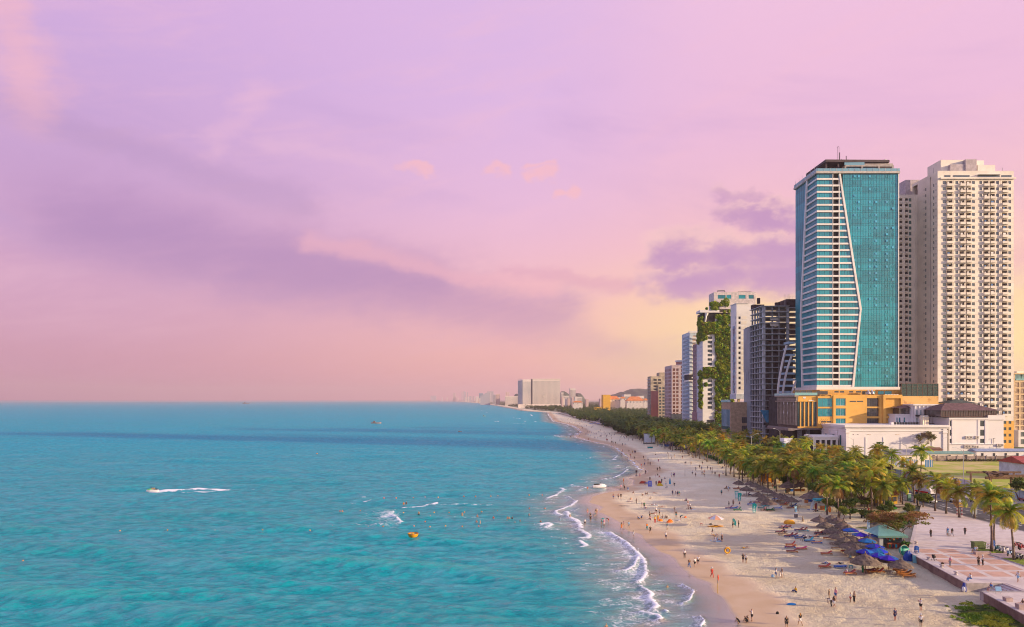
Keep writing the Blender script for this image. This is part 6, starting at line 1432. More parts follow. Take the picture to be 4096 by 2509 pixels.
def street_lamp(x, y, h, label, arm=1, dbl=False):
 z_ = 2.6 if x > 106 else gz(x, y); t = thing('street_lamp', label, 'street lamp', (x, y, z_), 0, 'street lamps')
 b = MB(); b.tube([(0,0,0),(0,0,h*.5),(0,0,h)], [.14,.11,.07], 6); b.build('pole', METAL, t)
 for s in ((arm, -arm) if dbl else (arm,)):
  b = MB(); b.tube([(0,0,h-.6),(s*1.2,0,h+.3),(s*2.4,0,h+.75)], [.05,.05,.04], 5); b.build('arm', METAL, t)
  b = MB(); b.cbox((s*2.8,0,h+.82), (1.0,.35,.16)); b.build('lamp_head', WFRAME, t)
for a in ((140.2,209.6,11.9,'tall street lamp on the pavement in front of the vacant lot',-1),(140.2,240,11.5,'street lamp before the striped blue fence',-1),(140.2,277,11.5,'street lamp before the left end of the white hall',-1),
          (106.3,300,11.6,'white street lamp rising from the palm tops near the tan podium',1),(128.2,323,13,'street lamp in front of the podium canopy',-1),(128.2,287,12,'street lamp left of the white hall corner',-1),(205,322,9,'street lamp in front of the hotel ground floor',1),(262,330,13,'street lamp at the far right edge trees',-1),
          (128.2,395,12,'street lamp before the blue gantry',-1),(106.3,440,11,'street lamp behind the hedge palms',1),(106.3,560,11,'thin street lamp over the far palm belt',1)): street_lamp(*a)
def panel_fence(name, label, pts, h, z_, step, mats_, th=.06, post=None, group=None, pn='fence_panel'):
 a, c = Vector(pts[0]), Vector(pts[1]); L = (c-a).length; n = max(1, int(round(L/step))); t = thing(name, label, 'fence', (a.x, a.y, z_), math.atan2(c.y-a.y, c.x-a.x), group)
 b = MB(); b.box(.02, L/n-.02, -th/2, th/2, 0, h); mm = {}
 for i in range(n):
  m_ = mats_[i % len(mats_)] if not isinstance(mats_, dict) else None
  if m_.name not in mm: mm[m_.name] = b.mesh(pn, m_)
  meshobj(pn, mm[m_.name], None, t, (L/n*i, random.uniform(-.02,.02), random.uniform(-.04,.02)))
 if post:
  for i in range(n+1): b = MB(); b.box(L/n*i-post, L/n*i+post, -post-.03, post+.03, 0, h+.15); b.build('post', FRAME, t)
 return t
HB = mat('hoarding_blue', (.45,.58,.66), .6, .08, .3, coords='World'); HW = mat('hoarding_white', (.62,.60,.64), .6, .08, .3, coords='World'); CB = mat('container_blue', (.04,.22,.50), .5, .1); CW = mat('container_white', (.62,.56,.55), .6)
panel_fence('site_hoarding', 'pale blue hoarding panels along the pavement at the right edge', [(139.8,150),(139.8,202)], 2.6, 2.6, 3.2, [HB], post=.05)
panel_fence('site_hoarding', 'short pale hoarding run behind the kerb palms', [(140.0,206),(140.0,214)], 2.8, 2.6, 2.6, [HW], post=.05)
panel_fence('site_hoarding', 'low blue and white hoarding along the vacant lot', [(140.0,216),(140.4,262)], 2.2, 2.6, 3.0, [HW, HB], post=.05)
panel_fence('striped_fence', 'blue and white striped metal fence before the small grey roofed house', [(154.5,278),(167,278)], 3.1, 2.45, .32, [CB, CW, CB, CW, CW], pn='slat')
panel_fence('striped_fence', 'short blue slatted fence piece left of the vacant lot', [(169.5,277),(172.6,277)], 3.0, 2.45, .3, [CB, CB, CW], pn='slat')
t = thing('lot_wall', 'long rough concrete wall at the back of the vacant lot', 'wall', (200, 304, 2.4))
for i in range(20): b = MB((200,304,2.4)); x_ = 174+i*4.4; b.box(x_, x_+4.3, 303.9, 304.2, 2.4, 4.9+random.uniform(-.2,.2)); b.build('wall_panel', mat('rough_wall', (.34,.27,.24), .9, .3, .4, coords='World'), t); b = MB((200,304,2.4)); b.box(x_-.15, x_+.15, 303.7, 303.88, 2.4, 5.3); b.build('pillar', MATS['rough_wall'], t)
hedge('dry scrub growing along the lot wall', [(196,302.5,2.5),(245,302.5,2.5)], 1.5, 1.3, 12, mat('dry_scrub', (.14,.11,.05), .9, .3, .5, col2=(.09,.12,.03), coords='World'), 'scrub')
def shed(name, label, x0, x1, y0, y1, h, ridge, wm, rm, wins=2):
 off = ((x0+x1)/2, (y0+y1)/2, 2.4); t = thing(name, label, 'shed', off); b = MB(off); b.box(x0, x1, y0, y1, 2.4, 2.4+h); b.build('wall', wm, t)
 b = MB(off); m_ = (y0+y1)/2; z_ = 2.4+h; b.add([(x0-.4,y0-.5,z_+.01),(x1+.4,y0-.5,z_+.01),(x1+.4,y1+.5,z_+.01),(x0-.4,y1+.5,z_+.01),(x0-.4,m_,z_+ridge),(x1+.4,m_,z_+ridge)], [(0,1,5,4),(2,3,4,5),(1,2,5),(3,0,4),(3,2,1,0)]); b.build('roof', rm, t)
 for i in range(wins): u = x0+(x1-x0)*(i+.5)/wins; b = MB(off); b.box(u-.5, u+.5, y0-.08, y0-.003, 2.4+h*.35, 2.4+h*.8); b.build('window', GB, t)
 return t
GRR = mat('grey_metal_roof', (.36,.33,.35), .5, .1, .6); GNR = mat('green_metal_roof', (.20,.34,.30), .6, .1); BLR = mat('blue_metal_roof', (.28,.34,.48), .6, .1); RDR = mat('red_roof', (.36,.07,.06), .6, .15); BKW = mat('brick_wall', (.40,.22,.16), .9, .2, .6)
shed('small_house', 'small house with a grey metal roof behind the striped fence', 162, 178, 288, 298, 4.2, 2.2, CREAM, GRR, 3)
b = MB((176,289,9)); b.lathe([(0,-.8),(1.1,-.6),(1.2,.4),(0,.9)], 10, (176,289,9.2)); tag(b.build('water_tank', mat('tank_blue', (.05,.10,.32), .4), None, True), 'dark blue round water tank on the grey metal roof', 'tank').location = (176,289,9)
shed('site_shed', 'white lean shed with air units and a blue roof behind the lot wall', 214, 241, 311, 317, 4.0, 1.1, WHITE, BLR, 5); shed('site_shed', 'brick shed with a green roof behind the lot wall', 241.5, 268, 309, 317, 3.6, 1.2, BKW, GNR, 3)
shed('site_shed', 'pale green roofed shed at the foot of the hotel', 190, 212, 310, 316, 3.0, 1.0, CREAM, GNR, 3); shed('site_shed', 'little rust roofed shed under the thin brown tree', 192, 202, 317, 322, 4.4, .9, BKW, mat('rust_roof', (.22,.11,.07), .8), 1)
t = shed('red_roof_house', 'white and blue house with a red roof at the right edge', 177.5, 196, 233, 246, 5.4, 2.4, mat('pale_blue_wall', (.55,.60,.72), .6), RDR, 4)
b = MB((150,208,2.5));
t = thing('half_built_pavilion', 'half-built brown pavilion with tattered thatch behind the hoarding', 'shelter', (152,208,2.5)); off = (152,208,2.5)
BW = mat('old_timber', (.17,.10,.07), .9, .25, 1.5)
for x_, y_ in ((143,202),(150,203),(158,204),(144,212),(151,213),(159,214)): b = MB(off); b.box(x_, x_+.4, y_, y_+.4, 2.5, 7.0); b.build('post', BW, t)
b = MB(off); b.box(142.6, 160, 201.8, 202.4, 7.0, 7.7); b.box(143, 160, 212, 212.5, 7.0, 7.6); b.box(145, 160, 206.5, 207, 5.8, 6.6); b.build('beam', BW, t)
b = MB(off)
for i in range(12): b.cbox((143+i*.5, 202+(i % 3)*1.5, 7.9+.25*math.sin(i)), (1.8,1.6,.35), i, .4, .6)
b.build('tattered_thatch', mat('dark_thatch', (.13,.075,.055), .95, .4, 2), t)
p = G('R2', 1437, 385); q = G('R2', 1552, 375); t = thing('outdoor_screen', 'large white screen board standing on the far sand', 'screen', (p.x, p.y, p.z)); w_ = q.x-p.x
b = MB(); b.box(0, w_, -.05, .05, 1.2, 6.8); b.build('board', mat('screen_white', (.60,.66,.76), .5, .03), t); b = MB(); b.box(-.3, w_+.3, -.25, .9, 6.85, 7.3); b.box(-.3, 0, -.25, .3, 0, 6.84); b.box(w_, w_+.3, -.25, .3, 0, 6.84); b.box(-.3, w_+.3, -.6, 1.5, .05, .9); b.build('frame', FRAME, t)
b = MB(); b.tube([(-.2,-.4,.2),(-2.3,-1.0,0.1),(-.6,.4,5.0)], .08, 4); b.build('stair', FRAME, t)
TYRE = mat('tyre', (.02,.02,.02), .8); CGL = glassmat('car_glass', (.03,.04,.05), .35, objvar=0); LGT = mat('headlight', (.75,.75,.72), .2); RED = mat('tail_red', (.45,.02,.02), .3)
def wheel_mesh(r_, w_):
 b = MB(); pr = [(0,-w_/2),(r_*.6,-w_/2),(r_,-w_/2*.8),(r_,w_/2*.8),(r_*.6,w_/2),(0,w_/2)]; n = 14; vs = []; fs = []
 for rr, yy in pr:
  for k in range(n): vs.append((rr*math.cos(2*PI*k/n), yy, rr*math.sin(2*PI*k/n)))
 for i in range(len(pr)-1):
  for k in range(n): fs.append((i*n+k, i*n+(k+1) % n, (i+1)*n+(k+1) % n, (i+1)*n+k))
 b.add(vs, fs); return b.mesh('wheel', TYRE, True)
WH = wheel_mesh(.34, .24); RIM = MB(); RIM.lathe([(0,.0),(.2,.0),(.22,.02)], 10); RIM = RIM.mesh('rim', WFRAME)
def loft(b, secs):
 """secs: list of cross-sections with equal point counts"""
 n = len(secs[0]); vs = [p for s in secs for p in s]; fs = []
 for i in range(len(secs)-1):
  for k in range(n): fs.append((i*n+k, i*n+(k+1) % n, (i+1)*n+(k+1) % n, (i+1)*n+k))
 fs += [tuple(range(n-1,-1,-1)), tuple(range((len(secs)-1)*n, len(secs)*n))]; b.add(vs, fs)
def car(label, x, y, rz, col, van=True, name='parked_car', cat='car', group=None, z_=2.5):
 t = thing(name, label, cat, (x, y, z_), rz, group); M_ = mat('car_paint_%d%d%d' % tuple(int(v*99) for v in col), col, .25, .02, spec=.6)
 b = MB(); hw = .87; L = 2.25
 def sec(x_, zt, w_, zb=.28): return [(x_,-w_,zb),(x_,-w_*1.02,zt*.62),(x_,-w_*.93,zt),(x_,w_*.93,zt),(x_,w_*1.02,zt*.62),(x_,w_,zb)]
 loft(b, [sec(-L,.72,.72,.35),sec(-L+.12,.95,.82),sec(-L+.9,1.0,hw),sec(0,.98,hw),sec(.95,.97,hw),sec(1.6,.86,.84),sec(2.1,.72,.76),sec(L,.55,.62,.32)]); b.build('body', M_, t, True)
 b = MB(); top = 1.62 if van else 1.42; xr = -L+.22 if van else -L+.7
 def cs(x_, z0, z1, w0, w1): return [(x_,-w0,z0),(x_+.0,-w1,z1),(x_,w1,z1),(x_,w0,z0)]
 loft(b, [cs(xr-.12,.95,.98,.80,.78),cs(xr+.25,.95,top-.06,.80,.66),cs(-.2,.95,top,.82,.68),cs(.55,.95,top-.05,.82,.66),cs(1.25,.93,.97,.80,.78)]); b.build('windows', CGL, t)
 b = MB(); b.prism([(xr+.22,-.64),(.5,-.64),(.5,.64),(xr+.22,.64)], top-.08, top+.03); b.build('roof', M_, t)
 for sx in (-1, 1):
  for x_ in (-.15, -1.1): b = MB(); b.cbox((x_, sx*.76, 1.27), (.09,.13,.66), 0, -sx*.35); b.build('pillar', M_, t)
  for x_ in (-1.35, 1.38):
   w_ = meshobj('wheel', WH, None, t, (x_, sx*.78, .34)); meshobj('rim', RIM, None, w_, (0, sx*.13, 0), (sx*-PI/2, 0, 0))
  b = MB(); b.cbox((2.08, sx*.55, .68), (.2,.32,.14), -sx*.3); b.build('headlight', LGT, t)
  b = MB(); b.cbox((-L+.03, sx*.66, .82), (.1,.2,.3)); b.build('tail_light', RED, t)
  b = MB(); b.cbox((.95, sx*.98, 1.02), (.12,.2,.14)); b.build('mirror', M_, t)
 b = MB(); b.cbox((2.2, 0, .5), (.1,.9,.22)); b.build('grille', TYRE, t)
 return t
CWH = (.70,.68,.68)
car('white people carrier driving on the near lane', 112.3, 181.8, -PI/2+.1, CWH, True); car('white hatchback following behind the kerb palm', 119.5, 181.5, -PI/2+.05, CWH, False)
t = thing('white_van', 'white van with a red lower stripe driving behind the kerb palms', 'van', (121.5, 198.5, 2.5), -PI/2+.25)
b = MB(); loft(b, [[(x_,-1.0,.4),(x_,-1.05,1.3),(x_,-.9,zt),(x_,.9,zt),(x_,1.05,1.3),(x_,1.0,.4)] for x_, zt in ((-2.9,2.5),(-2.8,2.75),(1.6,2.75),(2.3,1.9),(2.9,1.2))]); b.build('body', mat('van_white', (.72,.68,.70), .3), t)
b = MB(); b.box(-2.98, 2.0, -1.09, 1.09, .38, .82); b.build('red_stripe', mat('van_red', (.62,.03,.03), .4), t)
b = MB(); b.box(1.75, 2.3, -.98, .98, 1.4, 2.1); b.build('windscreen', CGL, t)
for sx in (-1, 1):
 for x_ in (-1.9, 1.9): meshobj('wheel', WH, None, t, (x_, sx*.95, .36), (0,0,0), (1.1,)*3)
for lb, a, c, cl in (('white car glimpsed between the mid grove palms','R4',1040,368),('white minibus glimpsed by the hedge palms','R4',705,300),('pale car half hidden beyond the hedge palms','R4',775,325)) and [('white car glimpsed between the mid grove palms',1040,368,CWH),('white minibus glimpsed by the hedge palms',705,300,CWH),('pale blue car half hidden beyond the hedge palms',775,325,(.4,.5,.6))]:
 p = G('R4', a, c); car(lb, max(p.x, 109.5) if p.x < 118 else p.x, p.y, -PI/2, cl, True)
MBK = {}
def moto_mesh():
 b = MB(); b.mi = 0
 b.cbox((-.35,0,.62), (.75,.3,.34), 0, 0, .8); b.cbox((.32,0,.36), (.5,.3,.1)); b.cbox((.62,0,.72), (.16,.38,.62), 0, 0, .6); b.cbox((.72,0,.55), (.3,.14,.12)); b.cbox((-.78,0,.75), (.2,.22,.14))
 b.mi = 1; b.cbox((-.3,0,.83), (.8,.28,.1), 0, 0, .85); b.tube([(.58,-.32,1.08),(.62,0,1.02),(.58,.32,1.08)], .025, 5); b.tube([(.62,0,1.0),(.82,0,.3)], .04, 5); b.tube([(-.1,-.12,.3),(-.8,-.18,.35)], .05, 5)
 b.mi = 2; b.cbox((.72,0,.92), (.1,.2,.12)); b.cbox((.5,-.3,1.2), (.02,.12,.08)); b.cbox((.5,.3,1.2), (.02,.12,.08))
 return b
MOTO = moto_mesh().mesh('body', [mat('scooter_paint', (.6,.6,.62), .3), TYRE, LGT]); MWH = wheel_mesh(.26, .1)
MC = dict(white=mat('scooter_white', (.62,.62,.66), .3), red=mat('scooter_red', (.35,.03,.04), .3), black=mat('scooter_black', (.04,.04,.045), .3), teal=mat('scooter_teal', (.10,.26,.30), .3), blue=mat('scooter_blue', (.25,.38,.55), .3))
def motorbike(x, y, z_, rz, col, label, group='scooters parked on the plaza'):
 t = thing('scooter', label, 'scooter', (x, y, z_), rz, group); meshobj('body', MOTO, [MC[col], TYRE, LGT], t)
 for x_ in (.82, -.62): meshobj('wheel', MWH, None, t, (x_, 0, .26))
for a, c, cl, lb in ((1060,625,'teal','dark teal scooter, first of the parked row from the palm'),(1195,655,'white','white scooter second in the parked row'),(1300,690,'white','white scooter third in the parked row with fairing turned out'),(1440,770,'blue','pale blue scooter in the middle of the parked row'),(1620,850,'black','black scooter just behind the trunk of the golden palm'),(1715,880,'white','white and blue scooter with its front wheel forward'),(1800,920,'black','dark scooter cut by the frame edge'),
                   (1640,520,'red','red scooter in the second row with a striped cover'),(1740,560,'red','red scooter next to the one with the striped cover'),(1820,600,'red','red scooter last in the second row')):
 p = G('A4', a, c); motorbike(p.x, p.y, PZ+.02, PI+.5+random.uniform(-.15,.15), cl, lb)
for a, c, cl, lb in ((640,1060,'black','black scooter on the sand behind the thatch row'),(700,1062,'white','white scooter beside the black one behind the thatch row'),(755,1062,'red','red scooter parked behind the kiosk yard'),(800,1055,'red','second red scooter behind the kiosk yard')):
 p = G('R6', a, c); motorbike(p.x, p.y, p.z, .3, cl, lb, 'scooters behind the kiosk')
for a, c, cl, lb, yy in ((1440,560,'black','dark scooter riding past the box sign',0),(745,360,'black','dark scooter following the white van',0),(2410,530,'red','red scooter by the blue hoarding',0)):
 p = G('A3', a, c); motorbike(p.x, p.y, 2.55, -PI/2, cl, lb, 'scooters on the road')
def ring(b, c, r_, t_, n=18, ax='y'):
 pts = [(c[0]+r_*math.cos(2*PI*i/n), c[1], c[2]+r_*math.sin(2*PI*i/n)) for i in range(n+1)]; b.tube(pts, t_, 4, False)
def bicycle(x, y, z_, rz, label):
 t = thing('bicycle', label, 'bicycle', (x, y, z_), rz)
 for x_ in (-.52, .52): b = MB(); ring(b, (x_,0,.34), .33, .025); [b.tube([(x_,0,.34),(x_+.31*math.cos(a),0,.34+.31*math.sin(a))], .006, 3) for a in np.linspace(0, 2*PI, 8, endpoint=False)]; b.build('wheel', TYRE, t)
 b = MB(); b.tube([(-.52,0,.34),(-.1,0,.32),(.38,0,.75),(-.2,0,.8),(-.52,0,.34)], .025, 5); b.tube([(-.1,0,.32),(-.24,0,.92)], .022, 5); b.tube([(.52,0,.34),(.36,0,.95),(.3,0,1.02)], .022, 5); b.tube([(.34,-.25,1.02),(.3,0,1.02),(.34,.25,1.02)], .02, 5); b.build('frame', mat('bike_white', (.6,.65,.62), .4), t)
 b = MB(); b.cbox((-.25,0,.95), (.24,.14,.06)); b.build('saddle', mat('saddle_brown', (.35,.10,.05), .6), t)
p = G('A4', 725, 590); bicycle(p.x, p.y, PZ+.01, 2.2, 'white city bicycle leaning beside the green waste skip'); p = G('A3', 955, 1212); bicycle(p.x, p.y, PZ+.01, 1.3, 'bicycle ridden by the person in blue on the plaza')
def boxthing(name, label, cat, r_, a, c, dims, m_, rz=0, lid=None, pl_=True, extra=None):
 p = G(r_, a, c); t = thing(name, label, cat, tuple(p), rz); b = MB(); b.cbox((0,0,dims[2]/2), dims, 0, 0, 1.06); b.build('body', m_, t)
 if lid: b = MB(); b.cbox((0,0,dims[2]+.05), (dims[0]*1.12, dims[1]*1.12, .1)); b.build('lid', lid, t)
 return t
GSK = mat('olive_green', (.13,.17,.06), .6); BBN = mat('bin_blue', (.03,.10,.36), .45)
boxthing('waste_skip', 'olive green waste skip behind the seated couple', 'waste bin', 'A4', 480, 560, (2.0,1.0,1.15), GSK, 0, GSK)
for r_, a, c, lb in (('R7',1760,790,'blue arched litter bin at the end of the sea wall'),('A4',915,490,'blue arched litter bin at the foot of the slim palm')):
 p = G(r_, a, c); t = thing('litter_bin', lb, 'litter bin', tuple(p)); b = MB(); b.prism([(-.3,-.25),(.3,-.25),(.3,.25),(-.3,.25)], 0, .85); b.build('body', BBN, t)
 b = MB(); pts = [(-.3+.3*(1-math.cos(i*PI/6)), .85+.3*math.sin(i*PI/6)) for i in range(7)]; b.add([(x_,-.25,z_) for x_, z_ in pts]+[(x_,.25,z_) for x_, z_ in pts], [tuple(range(6,-1,-1)), tuple(range(7,14))]+[(i,i+1,i+8,i+7) for i in range(6)]); b.build('hood', BBN, t)
STN = mat('carved_stone', (.50,.44,.42), .8, .15, 3)
for r_, a, c, lb in (('R7',1755,805,'carved stone stool beside the blue bin'),('R7',1935,905,'carved stone stool beside the empty pushchair'),('R7',1752,665,'small stone stool at the upper plaza edge'),('R8',1715,272,'carved stone stool alone in the middle of the wall edge'),('R8',1882,362,'carved stone stool under the girl in a white top'),('R8',1556,192,'stone stool under the crouched person in black')):
 p = G(r_, a, c); t = thing('stone_stool', lb, 'stool', tuple(p), 0, 'stone stools along the sea wall'); b = MB(); b.lathe([(0,0),(.26,0),(.28,.06),(.17,.16),(.16,.28),(.30,.40),(.33,.47),(0,.48)], 12); b.build('stool_body', STN, t, True)
BCH = mat('bench_stone', (.42,.32,.30), .8, .15, 1.5)
for r_, a, c, d, lb in (('A4',590,735,(2.6,.7,.5),'stone bench with the seated couple near the skip'),('A2',1455,785,(.9,.7,.5),'stone cube seat under the person in grey'),('A2',1270,745,(1.3,.5,.75),'tall stone block on the lower wall edge'),('A2',1860,1010,(1.4,.7,.7),'stone block with the last seated person')):
 boxthing('stone_bench', lb, 'bench', r_, a, c, d, BCH)
p = G('A3', 1132, 832); t = thing('height_frame', 'red and white striped height frame with a yellow board', 'frame', tuple(p)); WR = mat('post_red', (.5,.04,.04), .5)
for x_ in (0, 1.15):
 for i in range(8): b = MB(); b.tube([(x_,0,i*.42),(x_,0,i*.42+.41)], .07, 6); b.build('post_section', WR if i % 2 else WHITE, t)
b = MB(); b.box(-.3, 1.5, -.06, .06, 2.9, 3.35); b.box(-.3, -.15, -.05, .05, 2.2, 2.9); b.box(1.35, 1.5, -.05, .05, 2.2, 2.9); b.box(-.3, 1.5, -.05, .05, 2.35, 2.5); b.build('board', mat('sign_yellow', (.62,.40,.10), .6), t)
p = G('A3', 1482, 785); t = thing('box_sign', 'pale grey upright box sign at the kerb', 'sign', tuple(p)); b = MB(); b.box(-.5, .5, -.1, .1, 0, 2.6); b.build('panel', mat('sign_grey', (.42,.47,.50), .5), t); b = MB(); b.box(-.55, -.5, -.12, .12, 0, 2.7); b.box(.5, .55, -.12, .12, 0, 2.7); b.build('edge', METAL, t)
p = G('A3', 180, 520); t = thing('cabinet', 'green and white utility cabinet at the kerb', 'cabinet', tuple(p)); b = MB(); b.box(-.4, .4, -.3, .3, 0, 2.0); b.build('body', mat('cabinet_green', (.16,.36,.28), .6), t); b = MB(); b.box(-.44, .44, -.34, .34, 2.0, 2.1); b.build('cap', WHITE, t)
p = at(*src('A2', 1230, 590), PZ); t = thing('notice_board', 'small blue notice board on two posts beside the stairs', 'sign', (p.x, p.y, PZ)); b = MB(); b.tube([(-.55,0,0),(-.55,0,.95)], .03, 5); b.tube([(.1,0,0),(.1,0,.95)], .03, 5); b.build('post', METAL, t)
b = MB(); b.cbox((-.22,-.05,.72), (.85,.05,.62), 0, -.25); b.build('panel', mat('notice_blue', (.16,.33,.55), .5), t); b = MB()
for i in range(4): b.cbox((-.25+.05*(i % 2),-.1+i*.03,.58+i*.1), (.6-.1*(i % 2),.01,.035), 0, -.25)
b.build('lettering_lines', WHITE, t)
THA = mat('thatch', (.11,.08,.065), .95, .35, 2.2, bump=.9, bscale=14, objvar=.3, col2=(.20,.145,.11), lo=.35, hi=.65); WOOD = mat('wood_pole', (.26,.17,.10), .8, .2, 2)
def thatch_meshes(seed):
 random.seed(seed); out = []
 for prof in ([(1.28,.42),(1.62,.20),(1.98,-.10),(2.04,-.20),(1.9,-.12)], [(.62,.86),(1.0,.58),(1.36,.38),(1.42,.28),(1.2,.34)], [(.02,1.32),(.10,1.22),(.32,1.03),(.68,.80),(.74,.70),(.5,.78)]):
  b = MB(); n = 26
  for r_, z_ in prof:
   z_ *= .86; r_ *= .95
   for k in range(n): j = random.uniform(-.045,.045); b.v.append(((r_+j)*math.cos(2*PI*k/n), (r_+j)*math.sin(2*PI*k/n), z_+random.uniform(-.05,.05)*(r_ > .3)))
  for i in range(len(prof)-1):
   for k in range(n): b.f.append((i*n+k, i*n+(k+1) % n, (i+1)*n+(k+1) % n, (i+1)*n+k)); b.m.append(0)
  out.append(b.mesh('thatch_layer', THA))
 return out
TH = [thatch_meshes(s) for s in (1, 2, 3)]
def thatch(r_, a, c, label, s=1.0, group='thatched parasols'):
 zt = 1.4+2.9*s; p = at(*src(r_, a, c), zt); z_ = gz(p.x, p.y); p = at(*src(r_, a, c), z_+2.9*s)
 t = thing('thatched_parasol', label, 'parasol', (p.x, p.y, z_), random.uniform(0, 6), group, s); ms = TH[random.randint(0, 2)]
 for m_ in ms: meshobj('thatch_layer', m_, None, t, (0,0,1.58), (random.uniform(-.04,.04), random.uniform(-.04,.04), 0))
 b = MB(); b.tube([(0,0,-.1),(0,0,2.9)], .06, 6); b.build('pole', WOOD, t)
 b = MB()
 for k in range(6): a_ = k*PI/3; b.tube([(0,0,2.2),(1.7*math.cos(a_),1.7*math.sin(a_),1.58)], .025, 4)
 b.build('ribs', WOOD, t); return p
for a, c, s, lb in ((295,222,1.0,'first thatched parasol at the left tip of the long thatched row'),(385,305,1.0,'second thatched parasol from the left tip of the long row'),(490,380,1.0,'third thatched parasol along the long row'),(590,455,1.02,'fourth thatched parasol along the long row'),
 (680,535,1.05,'fifth thatched parasol, before the middle of the long row'),(765,590,1.08,'sixth thatched parasol with loungers half under it'),(855,665,1.1,'last thatched parasol of the long row beside the blue ones'),(985,775,1.25,'biggest thatched parasol, over the red wooden loungers'),(1520,868,1.0,'front thatched parasol over the orange wooden loungers'),
 (480,208,1.0,'back row thatched parasol nearest the palms'),(565,240,1.0,'back row thatched parasol, second from the left'),(645,305,1.0,'back row thatched parasol, third from the left'),(715,365,.95,'back row thatched parasol next to the first blue parasol'),
 (800,520,.9,'small thatched parasol wedged between the first two blue parasols'),(1015,525,.95,'thatched parasol between the blue parasols and the kiosk'),(1095,622,.95,'thatched parasol behind the third blue parasol'),(1205,690,.95,'thatched parasol before the kiosk counter'),(1335,790,1.0,'thatched parasol behind the front blue parasol')): thatch('R7', a, c, lb, s)
for a, c, s, lb in ((855,730,1.0,'leftmost thatched parasol of the far group with a tall knob'),(1010,738,1.05,'thatched parasol at the top of the far group'),(960,805,1.1,'broad thatched parasol in front of the far group left'),(1085,765,1.05,'thatched parasol in the upper middle of the far group'),(1170,800,1.05,'thatched parasol in the upper right of the far group'),(1240,835,1.0,'last thatched parasol of the upper far row'),
 (1115,885,1.05,'pale thatched parasol starting the lower far row'),(1185,935,1.0,'second pale thatched parasol of the lower far row'),(1260,980,1.1,'third pale thatched parasol over the teal loungers'),(1335,885,1.0,'pale thatched parasol left in the right far row'),(1410,900,1.0,'pale thatched parasol middle of the right far row'),(1470,920,1.0,'pale thatched parasol right of the middle far row'),(1563,950,1.05,'single pale thatched parasol at the right of the far group')): thatch('R4', a, c, lb, s)
for a, c, s, lb in ((1520,735,1.5,'dark thatched hut roof under the palms'),(1690,745,1.2,'small dark thatched hut beside the yellow wall'),(1840,855,1.7,'dark thatched beach hut over the blue crates')): thatch('R4', a, c, lb, s, 'dark thatched huts')
PBL = mat('parasol_blue', (.008,.08,.46), .55, .1, 1, objvar=.6, trans=.15)
def fabric_parasol(r_, a, c, label, R_=1.55, m_=None, m2=None, h=2.55, drop=.55, group='blue fabric parasols', tilt=0, scal=True):
 m_ = m_ or PBL; p = at(*src(r_, a, c), 1.4+h); z_ = gz(p.x, p.y); p = at(*src(r_, a, c), z_+h)
 t = thing('fabric_parasol', label, 'parasol', (p.x, p.y, z_), random.uniform(0, 1), group)
 n = 8
 for k in range(n):
  a0, a1 = 2*PI*k/n, 2*PI*(k+1)/n; am = (a0+a1)/2; b = MB(); P = lambda q, r__, z__: (r__*math.cos(q), r__*math.sin(q), z__)
  b.add([P(am,0,h), P(a0,R_*.5,h-drop*.42), P(a1,R_*.5,h-drop*.42), P(am,R_*.46,h-drop*.47), P(a0,R_,h-drop), P(a1,R_,h-drop), P(am,R_*.90,h-drop*.97), P(a0,R_*1.0,h-drop-.14), P(a1,R_*1.0,h-drop-.14), P(am,R_*.9,h-drop-.12)],
              [(0,1,3),(0,3,2),(1,4,6,3),(3,6,5,2),(4,7,9,6),(6,9,8,5)]); b.build('canopy_panel', m2 if (m2 and k % 2) else m_, t)
 b = MB(); b.tube([(0,0,-.1),(0,0,h+.12)], .03, 6); b.build('pole', WFRAME if m_ != PBL else WOOD, t)
 return t, p
for a, c, lb in ((765,418,'blue parasol furthest from the camera beside the long thatch row'),(912,485,'blue parasol with a peaked back, second from the far end'),(1205,498,'blue parasol nearest the teal kiosk roof'),(1012,577,'blue parasol in the middle of the cluster'),(1130,658,'light blue parasol above the touching pair'),(985,735,'left one of the touching pair of blue parasols'),(1185,722,'right one of the touching pair of blue parasols'),(1340,833,'front blue parasol above the two white chairs'),(1180,790,'dark blue low parasol behind the biggest thatched one')):
 fabric_parasol('R7', a, c, lb, 1.6, h=2.8)
fabric_parasol('R4', 548, 1208, 'white and orange parasol standing by a yellow kayak', 1.75, mat('parasol_white', (.66,.66,.74), .6, .05, objvar=0, trans=.2), mat('parasol_orange', (.80,.42,.26), .6, .05, trans=.2), 2.7, .75, None)
def far_parasol(r_, a, c, label, col, group): fabric_parasol(r_, a, c, label, 1.9, mat('far_parasol_'+col[0], col[1], .6), None, 2.6, .5, group)
for i, (a, c) in enumerate(((1820,245),(1900,285),(1980,265),(2050,280),(2135,285))): far_parasol('B2', a, c, ['grey white far parasol, leftmost of five','second of the five grey white far parasols','middle one of the five far white parasols, the highest','fourth of the five grey white far parasols','rightmost of the five white far parasols'][i], ('white', (.5,.52,.56)), 'white parasols on the far beach')
for i in range(8): far_parasol('B2', 1270+i*55+(i % 2)*8, 205-(i % 3)*12, 'small blue parasol in the far blue cluster', ('blue', (.01,.06,.35)), 'far blue parasol cluster')
for i in range(6): far_parasol('H1', 1265+i*30, 425+(i % 2)*6, 'green parasol in the farthest green row', ('green', (.02,.22,.16)), 'farthest green parasols')
thatch('B2', 2055, 350, 'brown thatched parasol right of the white far ones'); thatch('B2', 2130, 395, 'brown thatched parasol before the far blue loungers')
for i in range(7): thatch('B2', 2200+i*45, 380+i*12, 'thatched parasol in the far thatched row', .95, 'far thatched row')
LC = {}
